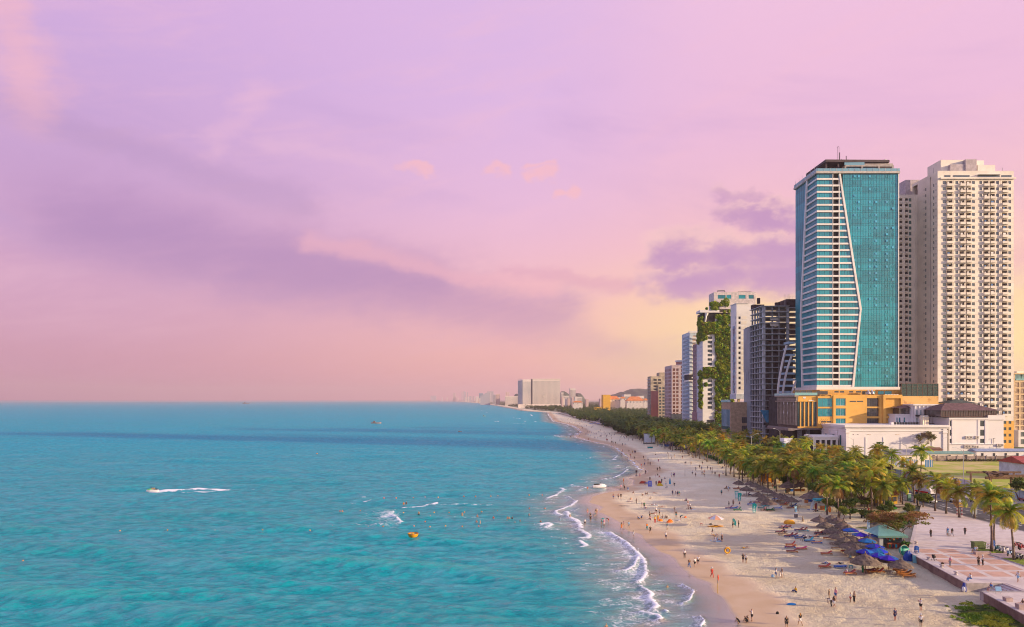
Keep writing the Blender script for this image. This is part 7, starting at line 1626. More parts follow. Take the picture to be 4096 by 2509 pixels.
def lcol(n):
 D = dict(red=(.42,.05,.03), darkred=(.25,.05,.04), purple=(.20,.07,.14), pink=(.62,.05,.16), orange=(.62,.25,.10), wood=(.50,.19,.04), teal=(.02,.30,.30), cyan=(.02,.40,.48), blue=(.02,.12,.45), navy=(.02,.035,.12), green=(.02,.18,.07), brown=(.22,.14,.09), white=(.7,.7,.7), lblue=(.3,.5,.7))
 return mat('lounger_'+n, D[n], .6, .12, 1)
_lm = {}
def lmesh(key):
 if key in _lm: return _lm[key]
 b = MB()
 if key == 'frame': b.box(-1.0,1.0,-.34,-.28,.24,.32); b.box(-1.0,1.0,.28,.34,.24,.32); b.box(-1.0,-.94,-.28,.28,.24,.32); b.box(.94,1.0,-.28,.28,.24,.32)
 if key == 'leg': b.box(-.04,.04,-.04,.04,0,.24)
 if key == 'cushion': b.box(-.96,.32,-.28,.28,.33,.41)
 if key == 'backrest': b.cbox((.36,0,.03), (.8,.56,.08));
 if key == 'slats':
  for i in range(8): b.box(-.95+i*.16,-.85+i*.16,-.28,.28,.30,.325)
 _lm[key] = b.mesh(key, WOOD); return _lm[key]
def lounger(p, fc, cc, label, rz=0.0, up=.75, group='sun loungers on the sand'):
 t = thing('sun_lounger', label, 'sun lounger', tuple(p), rz, group)
 meshobj('frame', lmesh('frame'), lcol(fc), t); meshobj('cushion', lmesh('cushion'), lcol(cc), t)
 meshobj('backrest', lmesh('backrest'), lcol(cc), t, (.32,0,.36), (0,-up,0))
 for x_ in (-.9, .9):
  for y_ in (-.3, .3): meshobj('leg', lmesh('leg'), lcol(fc), t, (x_, y_, 0))
 return t
LL = [('R5',1425,212,'navy','purple','blue-framed purple lounger at the upper left of the cluster'),('R5',1470,206,'navy','darkred','lounger tucked beside the upper left blue-framed one'),('R5',1385,270,'navy','darkred','lounger with someone reclining near the pink-hatted person'),
 ('R5',1635,242,'blue','darkred','upper middle lounger of the crossed backrest pair'),('R5',1690,248,'cyan','darkred','lounger with a cyan frame next to the crossed pair'),('R5',1505,325,'blue','darkred','blue lounger left of the striped navy one'),('R5',1555,318,'blue','darkred','dark red padded lounger behind the blue ones'),
 ('R5',1640,345,'blue','navy','striped navy lounger in the middle of the cluster'),('R5',1830,335,'navy','orange','lounger with a faded orange pad near the thatched row'),('R5',1770,385,'blue','cyan','bright cyan padded lounger'),('R5',1865,412,'blue','orange','orange padded lounger on a blue frame'),
 ('R5',1525,440,'wood','red','thin red lounger behind the blue framed red one'),('R5',1515,470,'blue','red','red lounger on a blue frame, left cluster'),('R5',1665,492,'wood','pink','bright pink padded lounger on a wooden frame'),('R5',1540,528,'wood','darkred','dark lounger with bags in front of the pink one'),
 ('R5',1895,290,'navy','darkred','lounger half under the tip of the thatched row'),('R5',1420,300,'brown','brown','low brown seat left of the blue loungers'),
 ('R7',400,830,'wood','red','lone red lounger in front of the long thatched row'),('R7',375,1028,'wood','red','red lounger with a reclining person in blue'),('R7',605,1030,'blue','blue','blue lounger with a person lying face down'),('R7',755,1125,'wood','darkred','lounger with a person in white sitting on its edge'),
 ('R7',700,790,'wood','red','bright red folded lounger under the thatched row end'),('R7',560,745,'brown','brown','brown lounger in the shade of the thatched row'),('R7',430,590,'wood','darkred','dark red lounger in the shade of the thatched row'),('R7',310,515,'navy','navy','navy lounger under the first thatched parasols'),
 ('R7',1040,1085,'wood','darkred','left lounger under the biggest thatched parasol'),('R7',1110,1105,'wood','wood','varnished lounger under the biggest thatched parasol'),('R7',1180,1100,'wood','red','right lounger under the biggest thatched parasol'),
 ('R7',1500,1075,'wood','wood','first of the side by side orange wooden loungers'),('R7',1545,1105,'wood','wood','second of the side by side orange wooden loungers'),('R7',1595,1135,'wood','wood','third of the side by side orange wooden loungers'),('R7',1640,1165,'wood','wood','front orange wooden lounger next to the sea wall'),
 ('A1',120,960,'blue','purple','low blue lounger by the standing pair'),('A1',255,960,'blue','blue','blue folded lounger by the standing pair'),('A1',355,1010,'green','green','green lounger in front of the standing pair'),('A1',1140,880,'cyan','teal','teal lounger under the pale thatched row'),('A1',1040,945,'green','teal','dark teal lounger left of the seated person'),
 ('A1',1280,1010,'green','green','green lounger at the front of the far group'),('A1',1500,965,'blue','blue','blue lounger at the front of the far group'),('A1',1850,945,'wood','navy','white-edged navy lounger by the blue board sign'),('A1',1650,860,'wood','red','red lounger under the right pale parasols'),('A1',1930,890,'navy','blue','blue cushioned lounger at the far group right'),
 ('A1',740,850,'blue','blue','blue lounger with a seated person behind the teal banner'),('A1',320,408,'wood','darkred','dark red lounger under the leftmost far parasol'),('A1',60,405,'brown','brown','brown lounger with a reclining person left of the far group'),('A1',1420,705,'navy','blue','blue lounger with seated people, right far row'),('A1',1560,745,'wood','red','red upright lounger in the right far row'),('A1',900,800,'wood','purple','purple lounger behind the second teal banner'),('A1',760,590,'navy','navy','dark lounger in the shade between the far rows'),('A1',620,570,'navy','purple','dark lounger left in the shade between the far rows')]
random.seed(5)
for r_, a, c, f_, c_, lb in LL: lounger(G(r_, a, c), f_, c_, lb, random.uniform(-.18,.12), random.choice([.35,.6,.75,.9]) if 'lying' not in lb else .1)
for i in range(22):
 p = G('B2', 2280+(i % 9)*42, 430+(i//9)*28+(i % 3)*6); lounger(p, 'navy', random.choice(['blue','blue','navy','red']), 'blue lounger in the far rows before the dark palms', 0, .7, 'far blue loungers')
def table(r_, a, c, label, col='brown', s=.5, h=.45):
 p = G(r_, a, c); t = thing('side_table', label, 'table', tuple(p), random.uniform(-.4,.4), 'small beach tables'); m_ = lcol(col)
 b = MB(); b.box(-s/2, s/2, -s/2, s/2, h, h+.05); b.build('tabletop', m_, t)
 for x_ in (-1, 1):
  for y_ in (-1, 1): b = MB(); b.cbox((x_*s*.42, y_*s*.42, h/2), (.05,.05,h)); b.build('leg', m_, t)
for r_, a, c, lb, cl in (('R5',1552,222,'small table with a blue top by the upper loungers','blue'),('R5',1725,232,'small table right of the crossed backrest pair','brown'),('R5',1676,380,'small table left of the cyan lounger','brown'),('R5',1788,335,'white topped table behind the cyan lounger','white'),('R5',1870,262,'table under the tip of the thatched row','brown'),('R5',346,172,'small red stool alone on the sand','red'),('R7',472,675,'small wooden table in the shade, front of the long row','brown'),('R7',770,1030,'wooden table with a teal top near the person in light blue','teal'),('R7',1405,1120,'pale topped table left of the orange loungers','white'),('R7',1492,1145,'wooden stool before the orange loungers','wood'),('R7',1290,1010,'table below the front blue parasol','white'),('A1',597,615,'white plastic stool in front of the far dark loungers','white'),('A1',1030,1015,'pair of little brown stools before the green lounger','brown'),('A1',2130,760,'purple plastic stool right of the far group','purple'),('A1',2100,900,'thin wooden table right of the single pale parasol','brown')): table(r_, a, c, lb, cl)
TB = mat('banner_teal', (.01,.42,.38), .6, .08, 1, trans=.2);
def banner(r_, a, c, label, h=2.5, rect=False):
 p = G(r_, a, c); t = thing('banner', label, 'banner', tuple(p), 0, 'teal banners by the loungers'); b = MB()
 pts = [(-.35,.25),(.28,.25),(.36,.8),(.32,1.3),(.62,1.9),(.60,2.3),(.2,h),(-.45,h-.05),(-.5,1.6)] if not rect else [(-.4,.2),(.4,.2),(.55,h),(-.55,h)]
 n = len(pts); b.add([(x_,-.025,z_) for x_, z_ in pts]+[(x_,.025,z_) for x_, z_ in pts], [tuple(range(n)), tuple(range(2*n-1,n-1,-1))]+[(i,i+n,(i+1) % n+n,(i+1) % n) for i in range(n)]); b.build('cloth', TB, t)
 b = MB(); b.tube([(-.3,0,0),(-.42,0,h)], .025, 5); b.tube([(.3,0,0),(.3,0,.6)], .025, 5); b.build('pole', METAL, t)
 b = MB()
 if rect:
  for z0, z1 in ((h-.75, h-.15), (.35, h-.9)): b.box(-.35, .42, -.035, -.028, z0, z1)
 else:
  b.add([(-.12,-.03,1.7),(.12,-.03,1.7),(0,-.03,1.95)], [(0,1,2)]); b.box(-.22,.16,-.033,-.027,1.45,1.52); b.box(-.24,.12,-.033,-.027,.75,1.3); b.lathe([(0,-.0),(.22,0)], 10, (-.02,-.03,0)) if False else b.box(-.24,.18,-.033,-.027,.35,.65)
 b.build('print', mat('banner_print', (.62,.75,.74), .6), t)
banner('A1', 325, 680, 'rectangular teal banner with two pale panels', 2.3, True); banner('A1', 410, 752, 'wavy teal feather banner beside the rectangular one'); banner('A1', 825, 1087, 'wavy teal feather banner standing alone nearest the sea', 2.6)
p = G('A7', 200, 442); t = thing('banner', 'blue and violet rectangular banner near the water edge', 'banner', tuple(p)); b = MB(); b.cbox((0,0,1.1), (1.3,.05,2.0), 0, -.1); b.build('cloth', mat('banner_violet', (.14,.18,.62), .6), t); b = MB(); b.tube([(-.6,.3,0),(-.6,0,2.0)], .03, 4); b.tube([(.6,.3,0),(.6,0,2.0)], .03, 4); b.build('pole', METAL, t)
b = MB(); b.box(-.4,.4,-.1,-.06,1.5,1.6); b.box(-.4,.3,-.13,-.1,1.0,1.1); b.box(-.3,.4,-.16,-.12,.6,.75); b.build('print', MATS['banner_print'], t)
p = G('A7', 603, 425); t = thing('closed_parasol', 'tall closed blue parasol standing on the mid beach', 'parasol', tuple(p)); b = MB(); b.lathe([(.0,2.75),(.12,2.6),(.28,1.6),(.34,.7),(.1,.62)], 8, jit=.12); b.build('folded_cloth', mat('parasol_skyblue', (.01,.28,.50), .6), t); b = MB(); b.tube([(0,0,0),(0,0,2.8)], .03, 5); b.build('pole', METAL, t)
p = G('A1', 2005, 1055); t = thing('a_frame_sign', 'pale blue board sign leaning on two wooden legs', 'sign', tuple(p)); b = MB(); b.cbox((-.1,0,.85), (.62,.05,1.6), .2, -.15); b.build('board', mat('board_lblue', (.30,.55,.70), .5), t); b = MB(); b.tube([(.25,.3,1.4),(.8,0,0)], .05, 5); b.tube([(-.35,.35,0),(-.2,0,1.5)], .04, 5); b.build('leg', WOOD, t)
boxthing('litter_box', 'grey square litter box with a pale lid on open sand', 'litter bin', 'A1', 1998, 1205, (.62,.55,.95), mat('bin_grey', (.17,.15,.15), .7), .1, WFRAME)
p = G('A1', 2190, 1318); t = thing('driftwood_stump', 'pale driftwood stump beside the yellow upturned boat', 'stump', tuple(p)); b = MB(); b.tube([(0,0,-.1),(.05,0,.5),(-.04,.05,1.0),(.06,0,1.35)], [.24,.2,.13,.07], 7); b.tube([(0,0,.2),(.35,0,.05)], [.12,.04], 5); b.tube([(0,0,.2),(-.35,.1,.02)], [.12,.04], 5); b.build('stump_body', mat('driftwood', (.32,.24,.16), .9, .2, 2), t)
YB_ = mat('boat_yellow', (.72,.33,.01), .4, .05, 1)
p = G('A1', 1812, 1375); t = thing('upturned_boat', 'yellow round boat turned upside down on the sand', 'boat', tuple(p)); b = MB(); b.lathe([(1.28,0),(1.26,.28),(1.12,.6),(.8,.82),(.4,.92),(0,.95)], 20); o = b.build('hull', YB_, t, True); o.scale = (1, .8, 1.0); b = MB(); b.lathe([(1.34,0),(1.34,.1),(1.28,.12)], 20); o = b.build('rim', YB_, t); o.scale = (1,.8,1)
p = G('R4', 540, 1368); t = thing('kayak', 'yellow kayak lying on the sand under the white parasol', 'kayak', tuple(p), 0.06); b = MB()
loft(b, [[(x_, w_*math.cos(q), .17+h_*math.sin(q)) for q in np.linspace(0, 2*PI, 8, endpoint=False)] for x_, w_, h_ in ((-1.9,.03,.03),(-1.5,.2,.1),(-.7,.36,.16),(.3,.38,.17),(1.2,.3,.14),(1.75,.12,.08),(1.95,.03,.03))]); b.build('hull', YB_, t, True); b = MB(); b.cbox((.1,0,.33), (.8,.4,.04)); b.build('cockpit', TYRE, t)
p = G('R4', 350, 30);
p = G('R5', 562, 1065); t = thing('warning_flag', 'red furled warning flag on a yellow and black pole at the water edge', 'flag', tuple(p)); b = MB(); b.tube([(0,0,-.1),(0,0,1.55)], .045, 6); b.build('lower_pole', mat('pole_yellow', (.62,.38,.03), .5), t); b = MB(); b.tube([(0,0,1.551),(0,0,2.1)], .045, 6); b.build('middle_pole', FRAME, t)
b = MB(); b.add([(0,-.02,2.05),(.10,-.05,1.98),(.17,-.03,2.4),(.12,0,2.85),(0,0,2.95),(-.05,.02,2.5)], [(0,1,2,3,4,5)]); b.tube([(.03,0,2.05),(.07,0,2.5),(.03,0,2.92)], [.06,.1,.04], 6); b.build('flag_cloth', mat('flag_red', (.80,.07,.02), .6), t)
def net(a, c, label):
 p, q = G(*a), G(*c); t = thing('volleyball_net', label, 'volleyball net', tuple(p)); d = q-p
 for k, s in enumerate((Vector((0,0,0)), d)): b = MB(); b.tube([tuple(s), tuple(s+Vector((0,0,2.6)))], .06, 6); b.build('post', WOOD if k == 0 else METAL, t)
 b = MB(); b.tube([(0,0,2.45), tuple(d+Vector((0,0,2.45)))], .035, 4); b.build('top_tape', WFRAME, t)
 b = MB()
 for i in range(13): s = d*i/12; b.tube([tuple(s+Vector((0,0,1.6))), tuple(s+Vector((0,0,2.42)))], .008, 3, False)
 for i in range(4): b.tube([(0,0,1.6+i*.22), tuple(d+Vector((0,0,1.6+i*.22)))], .008, 3, False)
 b.build('mesh', METAL, t)
net(('A7',905,228), ('A7',1550,150), 'volleyball net with players on both sides'); net(('R2',1732,560), ('R2',1995,530), 'second volleyball net farther up the beach')
p = G('R7', 1200, 735); t = thing('beach_kiosk', 'beach bar kiosk with a pale teal ribbed hip roof', 'kiosk', (p.x, p.y, p.z)); K = lambda a, c, Y: (lambda s_: ((s_[0]-CX)/F*Y-p.x, Y-p.y, H+(HY-s_[1])/F*Y-p.z))(src('R7', a, c))
y0 = p.y; y1 = p.y+4.2; hE = 2.55
TR_ = mat('teal_roof', (.22,.54,.47), .5, .1, 1); b = MB(); xa, xb = -.6, 5.2
ridge = [(1.0, 2.1, hE+1.65), (2.4, 2.1, hE+1.65)]
b.add([(xa,-.6,hE),(xb,-.6,hE),(xb,4.8,hE),(xa,4.8,hE),ridge[0],ridge[1]], [(0,1,5,4),(1,2,5),(2,3,4,5),(3,0,4)]); b.build('roof', TR_, t)
for i in range(15):
 f_ = (i+.5)/15; x_ = xa+(xb-xa)*f_; b = MB(); top = min(1, min(f_/.30, (1-f_)/.48)); e = (x_, -.6+2.7*top, hE+.03+1.65*top); b.tube([(x_,-.62,hE+.03), e], .035, 4); b.build('roof_rib', mat('rib_pale', (.50,.62,.54), .5), t)
b = MB(); b.box(xa,xb,-.6,-.5,hE-.35,hE-.01); b.build('fascia', mat('fascia_green', (.12,.26,.22), .6), t)
b = MB(); b.box(0,.7,0,.3,0,hE-.4); b.box(.7,4.6,3.9,4.2,0,hE-.4); b.box(4.4,4.6,0,3.9,0,hE-.4); b.box(0,.2,.3,4.2,0,hE-.4); b.build('wall', CONC, t)
b = MB(); b.box(1.6,4.4,-.1,.4,0,1.05); b.build('counter', mat('counter_red', (.35,.08,.03), .6, .3, 2), t)
rr = random.Random(6)
for i in range(10): b = MB(); x_ = 1.7+i*.27; b.cbox((x_, .5, 1.6+rr.uniform(-.1,.4)), (.22,.12,.3)); b.build('display_item', lcol(rr.choice(['orange','teal','red','wood','pink','cyan'])), t)
for i in range(4): b = MB(); x_ = 1.9+i*.62; b.cbox((x_, -.16, .55), (.34,.05,.6)); b.build('counter_board', lcol(['green','navy','cyan','darkred'][i]), t)
p2 = G('R7', 1150, 455); t = thing('corrugated_enclosure', 'grey corrugated fence enclosure behind the kiosk', 'fence', tuple(p2))
for i in range(16): b = MB(); b.box(-1.4+i*.34, -1.4+i*.34+.3, -.05, .05, 0, 2.1); b.build('sheet_panel', mat('corrugated_grey', (.13,.13,.15), .7, .25, 1, objvar=.3), t)
b = MB(); b.box(-2.1,-1.5,-.2,-.1,0,2.1); b.build('blue_door', PALEB, t)
for a, lb in ((1105,'left red plastic drum behind the kiosk'),(1133,'right red plastic drum behind the kiosk')):
 p = G('R7', a, 492); t = thing('drum', lb, 'drum', tuple(p)); b = MB(); b.lathe([(0,0),(.28,0),(.33,.85),(0,.85)], 12); b.build('body', mat('drum_red', (.55,.03,.05), .5), t); b = MB(); b.lathe([(.34,.82),(.36,.9),(.30,.9)], 12); b.build('rim', mat('drum_red', (.55,.03,.05)), t)
t = thing('concrete_ramp_wall', 'grey concrete retaining slab beside the almond tree', 'wall', (76,127,1.2)); b = MB((76,127,1.2)); b.add([(73.0,123.6,.8),(80,134.4,.8),(87.0,145.2,.8),(73.0,123.6,2.5),(80,134.4,2.5),(87,145.2,2.5),(72.6,123.8,.8),(79.6,134.6,.8),(86.6,145.4,.8),(72.6,123.8,2.5),(79.6,134.6,2.5),(86.6,145.4,2.5)], [(6,7,10,9),(7,8,11,10),(9,10,4,3),(10,11,5,4),(6,9,3,0),(8,2,5,11)]); b.build('slab', mat('pale_concrete', (.42,.36,.34), .85, .15, .8), t)
p = G('R7', 1545, 852); t = thing('basket_boat', 'teal round basket boat tipped on its side by the kiosk', 'boat', tuple(p), .3)
b = MB(); b.lathe([(0,-.2),(.7,-.15),(1.0,.25),(1.05,.5),(.98,.5),(.9,.2),(.6,-.05),(0,-.1)], 18); o = b.build('hull', mat('boat_teal', (.05,.40,.32), .5), t, True); o.location = (0,0,1.05); o.rotation_euler = (PI/2-.15, 0, 0)
b = MB(); b.lathe([(1.03,.48),(1.1,.5),(1.03,.56)], 18); o = b.build('rim', mat('rim_tan', (.55,.42,.28), .6), t); o.location = (0,0,1.05); o.rotation_euler = (PI/2-.15, 0, 0)
b = MB(); b.box(-.55,.75,-.75,-.7,.35,1.6); b.build('lettered_panel', mat('panel_teal', (.10,.48,.38), .5), t); b = MB()
for i in range(4): b.box(-.3,.45-.1*(i % 2),-.77,-.755,.55+i*.26,.62+i*.26)
b.build('lettering', WFRAME, t)
def lump(name, label, cat, r_, a, c, dims, m_, seed=1, part='cover'):
 p = G(r_, a, c); t = thing(name, label, cat, tuple(p)); rr = random.Random(seed); n = 9; vs = []; fs = []
 for i in range(5):
  f_ = i/4; q = math.cos(f_*PI/2*.92)
  for k in range(n): an = 2*PI*k/n; j = rr.uniform(.75, 1.12); vs.append((dims[0]/2*q*j*math.cos(an), dims[1]/2*q*j*math.sin(an), dims[2]*math.sin(f_*PI/2)*rr.uniform(.8,1.05)))
 for i in range(4):
  for k in range(n): fs.append((i*n+k, i*n+(k+1) % n, (i+1)*n+(k+1) % n, (i+1)*n+k))
 fs.append(tuple(range(4*n, 5*n))); b = MB(); b.add(vs, fs); b.build(part, m_, t); return t
TRP = mat('tarp_blue', (.01,.06,.36), .5, .15, 1)
lump('tarpaulin_pile', 'dark blue tarpaulin heap against the sea wall end', 'tarpaulin', 'R7', 1635, 915, (1.9,1.2,1.7), TRP, 3)
p = G('R7', 1735, 955); t = thing('leaning_board', 'pale teal board leaning on the sea wall', 'board', tuple(p)); b = MB(); b.cbox((0,0,.7), (.75,.06,1.3), -.3, -.2); b.build('board_face', mat('board_teal', (.16,.42,.48), .5), t); b = MB(); b.cbox((0,.05,.02), (.8,.1,.06), -.3); b.build('foot', WOOD, t)
lump('orange_gear', 'orange life-jacket heap on the mid beach', 'gear', 'A7', 600, 1155, (1.7,1.2,.75), mat('gear_orange', (.85,.17,.01), .5), 5, 'jackets'); lump('orange_float', 'small orange float on the sand', 'float', 'A7', 912, 1065, (.75,.5,.45), mat('gear_orange', (.85,.17,.01)), 6, 'float_body')
lump('orange_tube', 'orange rescue tube beside the lifeguards', 'float', 'A7', 415, 1132, (1.2,.5,.6), mat('gear_orange2', (.85,.22,.02), .5), 7, 'tube_body')
lump('towel_pile', 'blue towel with a red and white bundle on bare sand', 'towel', 'R5', 1535, 1212, (1.6,.9,.22), mat('towel_blue', (.03,.25,.55), .8), 8, 'towel'); lump('dark_bag', 'small black bag alone on the foreground sand', 'bag', 'R5', 1348, 1335, (.5,.35,.35), TYRE, 9, 'bag_body'); lump('dark_bag', 'small dark bundle left of the white parasol', 'bag', 'R5', 470, 160, (.9,.4,.3), TYRE, 10, 'bag_body'); lump('white_bag', 'blue and white bag beside the group of three', 'bag', 'R5', 1285, 850, (.6,.4,.45), lcol('lblue'), 11, 'bag_body'); lump('dark_bag', 'grey bundle left of the white-robed people', 'bag', 'R5', 472, 378, (.55,.35,.3), WFRAME, 12, 'bag_body')
lump('red_mound', 'red and blue folded pedal boat cover at the water edge', 'gear', 'A7', 60, 372, (3.0,1.2,.9), mat('gear_red', (.45,.06,.03), .6), 13, 'cover'); lump('blue_mat', 'blue mat beside the red cover', 'mat', 'A7', 135, 372, (2.4,1.0,.35), lcol('blue'), 14, 'mat_body'); lump('yellow_gear', 'yellow and red kite gear pile near the closed blue parasol', 'gear', 'A7', 400, 420, (2.2,1.0,.9), mat('gear_yellow', (.65,.45,.02), .6), 15, 'gear_body'); lump('red_gear', 'dark red bundle on top of the kite gear', 'gear', 'A7', 390, 380, (1.4,.8,1.2), mat('gear_red', (.45,.06,.03)), 16, 'gear_body')
for r_, a, c, lb, cl in (('A7',1100,905,'white mat under the seated person by the bare-chested man','white'),('A7',300,810,'pale blue cloth under the lying sunbather','lblue'),('B1',710,228,'violet mat under the orange-lit sunbather','purple'),('A7',820,1112,'white towel beneath the dark green bag','white'),('R5',560,380,'pale cyan towel behind the white-robed people','lblue'),('A1',2430,985,'blue mat by the surf stall','blue')):
 p = G(r_, a, c); t = thing('beach_mat', lb, 'mat', tuple(p), random.uniform(-.3,.3)); b = MB(); b.box(-.9,.9,-.45,.45,.01,.05); b.build('mat_cloth', lcol(cl), t); b = MB(); b.box(-.88,-.8,-.45,.45,.051,.056); b.box(.8,.88,-.45,.45,.051,.056); b.build('mat_edge', lcol('navy'), t)
p = G('R6', 235, 985); t = thing('surf_stall', 'teal canopy stall with surfboards under the palms', 'stall', tuple(p)); b = MB(); b.box(-2.1,2.1,-1,1.5,2.7,2.95); b.box(-2.2,2.2,-1.1,1.6,2.5,2.69); b.build('canopy', mat('canopy_teal', (.02,.35,.42), .6), t)
for x_ in (-2,2):
 for y_ in (-.9,1.4): b = MB(); b.box(x_-.05,x_+.05,y_-.05,y_+.05,0,2.49); b.build('post', METAL, t)
b = MB(); b.box(-.6,.6,.2,.7,0,1.1); b.build('stand', lcol('orange'), t)
def surfboard(r_, a, c, label, col, rz, L=3.0, lean=.35, roll=.5):
 p = G(r_, a, c); t = thing('surfboard', label, 'surfboard', (p.x, p.y, p.z), rz); b = MB(); n = 16
 pts = [(.30*math.sin(q)*(1 if math.cos(q) < 0 else .95), L/2+L/2*math.cos(q)) for q in np.linspace(0, 2*PI, n, endpoint=False)]
 b.add([(x_*1.25,-.04,z_) for x_, z_ in pts]+[(x_*1.25,.04,z_) for x_, z_ in pts], [tuple(range(n)), tuple(range(2*n-1,n-1,-1))]+[(i,i+n,(i+1) % n+n,(i+1) % n) for i in range(n)])
 o = b.build('board_body', col, t); o.rotation_euler = (-lean, roll, 0); b = MB(); b.box(-.015,.015,-.06,-.045,.3,L-.3); o = b.build('stringer', WFRAME, t); o.rotation_euler = (-lean, roll, 0)
surfboard('R6', 105, 985, 'long white surfboard leaning on the stall', mat('board_white', (.60,.68,.74), .3), 0, 3.1, .2, .45); surfboard('R6', 255, 990, 'teal surfboard leaning at the stall right side', mat('board_green', (.03,.45,.38), .3), 0, 3.2, .2, .35); surfboard('R6', 300, 1008, 'short orange board standing right of the stall', mat('gear_orange2', (.85,.22,.02)), 0, 1.6, .2, .05); surfboard('R6', 160, 975, 'red board standing inside the stall', lcol('red'), 0, 1.7, .1, 0.1)
surfboard('R4', 812, 1350, 'dark teal board held between two people', mat('board_dteal', (.01,.22,.22), .4), 0, 1.7, .1, -.3)
shed('yellow_hut', 'small yellow hut with white arched fence in the grove', *(lambda p: (p.x-2, p.x+2.2, p.y, p.y+3))(G('R6', 895, 955)), 2.6, 1.0, mat('hut_yellow', (.72,.42,.04), .7), mat('hut_roof', (.30,.12,.06), .8), 3); p = G('R6', 895, 975); t = thing('green_ramp', 'green artificial turf ramp below the yellow hut', 'ramp', tuple(p)); b = MB(); b.cbox((0,0,.3), (4.4,2.6,.12), .1, .25); b.build('turf', mat('turf_green', (.02,.25,.02), .9), t); b = MB(); b.cbox((0,1.2,.25), (4.4,.1,.5), .1); b.build('support', WOOD, t)
p = G('R4', 1370, 800); t = thing('orange_tent', 'orange market tent glowing between the palms', 'tent', (p.x+1, p.y+6, p.z)); OT = mat('tent_orange', (.75,.33,.01), .7, .1, trans=.3); b = MB(); b.add([(-4,-2,2.4),(4,-2,2.4),(4,2,2.4),(-4,2,2.4),(-3.4,0,3.8),(3.4,0,3.8)], [(0,1,5,4),(1,2,5),(2,3,4,5),(3,0,4)]); b.build('roof', OT, t)
for x_ in (-3.9,-1.3,1.3,3.9): b = MB(); b.box(x_-.12,x_+.12,-2,-1.8,0,2.4); b.build('post', OT, t)
b = MB(); b.box(-3.6,1.2,1.8,1.9,0,2.3); b.build('back_wall', OT, t)
for r_, a, c, cl, lb, d in (('A1',2400,750,'blue','big blue crate stack under the dark thatched hut',(1.6,1,1.3)),('A1',2290,790,'orange','orange play crate left of the blue crates',(.8,.6,.9)),('A1',1860,460,'blue','blue crate by the low yellow wall',(1.0,.7,.6)),('A1',2080,455,'wood','low ochre bench wall by the blue crate',(3.4,.5,.6)),('R4',560,1175-0,'cyan','') if False else ('A1',1740,500,'green','green plastic tub under the palms',(.7,.7,.6)),('A1',1420,385,'green','dark green box under the palms',(.9,.6,.7)),('R4',870,510,'blue','blue tarpaulin stall roof by the promenade',(3.2,2.4,1.2)),('R4',275,285,'cyan','cyan kiosk box behind the green mound',(3.2,2.4,2.6)),('R4',1250,725,'blue','blue bundle heap in the grove shade',(2.2,1.2,1.0)),('A7',90,120,'navy','') if False else ('B2',2330,300,'navy','dark beach hut base behind the far thatched row',(8,4,2.6)),('R2',1640,410,'white','white cool box right of the white screen',(2.4,1.4,1.2)),('R2',1720,412,'blue','blue counter box right of the white screen',(3.4,1.4,1.3)),('R2',1800,405,'navy','dark cabin at the end of the boxes by the screen',(4.0,2,2.0)),('R2',1510,432,'teal','teal equipment heap below the white screen',(3,1,.8))): boxthing('crate' if d[0] < 2 else 'stall_box', lb, 'crate' if d[0] < 2 else 'stall', r_, a, c, d, lcol(cl), 0, lcol('navy'))
q = lambda a, c, Y: ((2550+a*.3313-CX)/F*Y, Y, H+(HY-1400-c*.3313)/F*Y)
P1, P2_, P3_, P4_ = q(1770,1070,330), q(1875,1070,330), q(1830,1128,326), q(1775,1128,326); t = thing('ramp_shelter', 'white shelter roof with a sloping teal side before the podium', 'shelter', P1); b = MB(P1); b.add([P1,P2_,P3_,P4_]+[(v[0],v[1]+5,v[2]) for v in (P1,P2_,P3_,P4_)], [(3,2,1,0),(4,5,6,7),(0,1,5,4),(1,2,6,5),(2,3,7,6),(3,0,4,7)]); b.build('roof', WHITE, t); b = MB(P1); b.box(P1[0]+.5,P2_[0]-3,P1[1]+1,P1[1]+4,2.4,P4_[2]); b.build('base', mat('teal_base', (.10,.34,.34), .6), t)
t = thing('white_annexe', 'low white colonnaded annexe between podium and white hall', 'building', (157,338,2.4)); b = MB((157,338,2.4)); b.box(150.5,161.8,336,346,2.4,10.2); b.build('wall', DARKIN, t); b = MB((157,338,2.4)); b.box(149.8,162,335,346,10.21,12.4); b.box(149.5,162,334.6,346,11.4,11.9); b.build('parapet', W_ if False else MATS['white_wall_paint'], t)
for i in range(5): b = MB((157,338,2.4)); b.box(150.2+i*2.7,151+i*2.7,335.2,336,2.4,10.2); b.build('column', MATS['white_wall_paint'], t)
def floatat(r_, a, c): return at(*src(r_, a, c), .05)
p = floatat('A6', 965, 600); t = thing('round_boat', 'yellow round lifeguard boat floating offshore', 'boat', (p.x, p.y, -.15)); b = MB(); b.lathe([(0,.0),(.6,.02),(.95,.35),(1.15,.9),(1.2,1.0),(1.12,1.0),(.9,.4),(.5,.15),(0,.12)], 18); b.build('hull', YB_, t, True); b = MB(); b.lathe([(1.14,.98),(1.23,1.0),(1.2,1.08),(1.12,1.06)], 18); b.build('rim', mat('rim_red', (.45,.12,.05), .6), t); b = MB(); b.tube([(.4,-.2,.8),(1.6,-.5,1.1)], .03, 4); b.build('oar', WOOD, t)
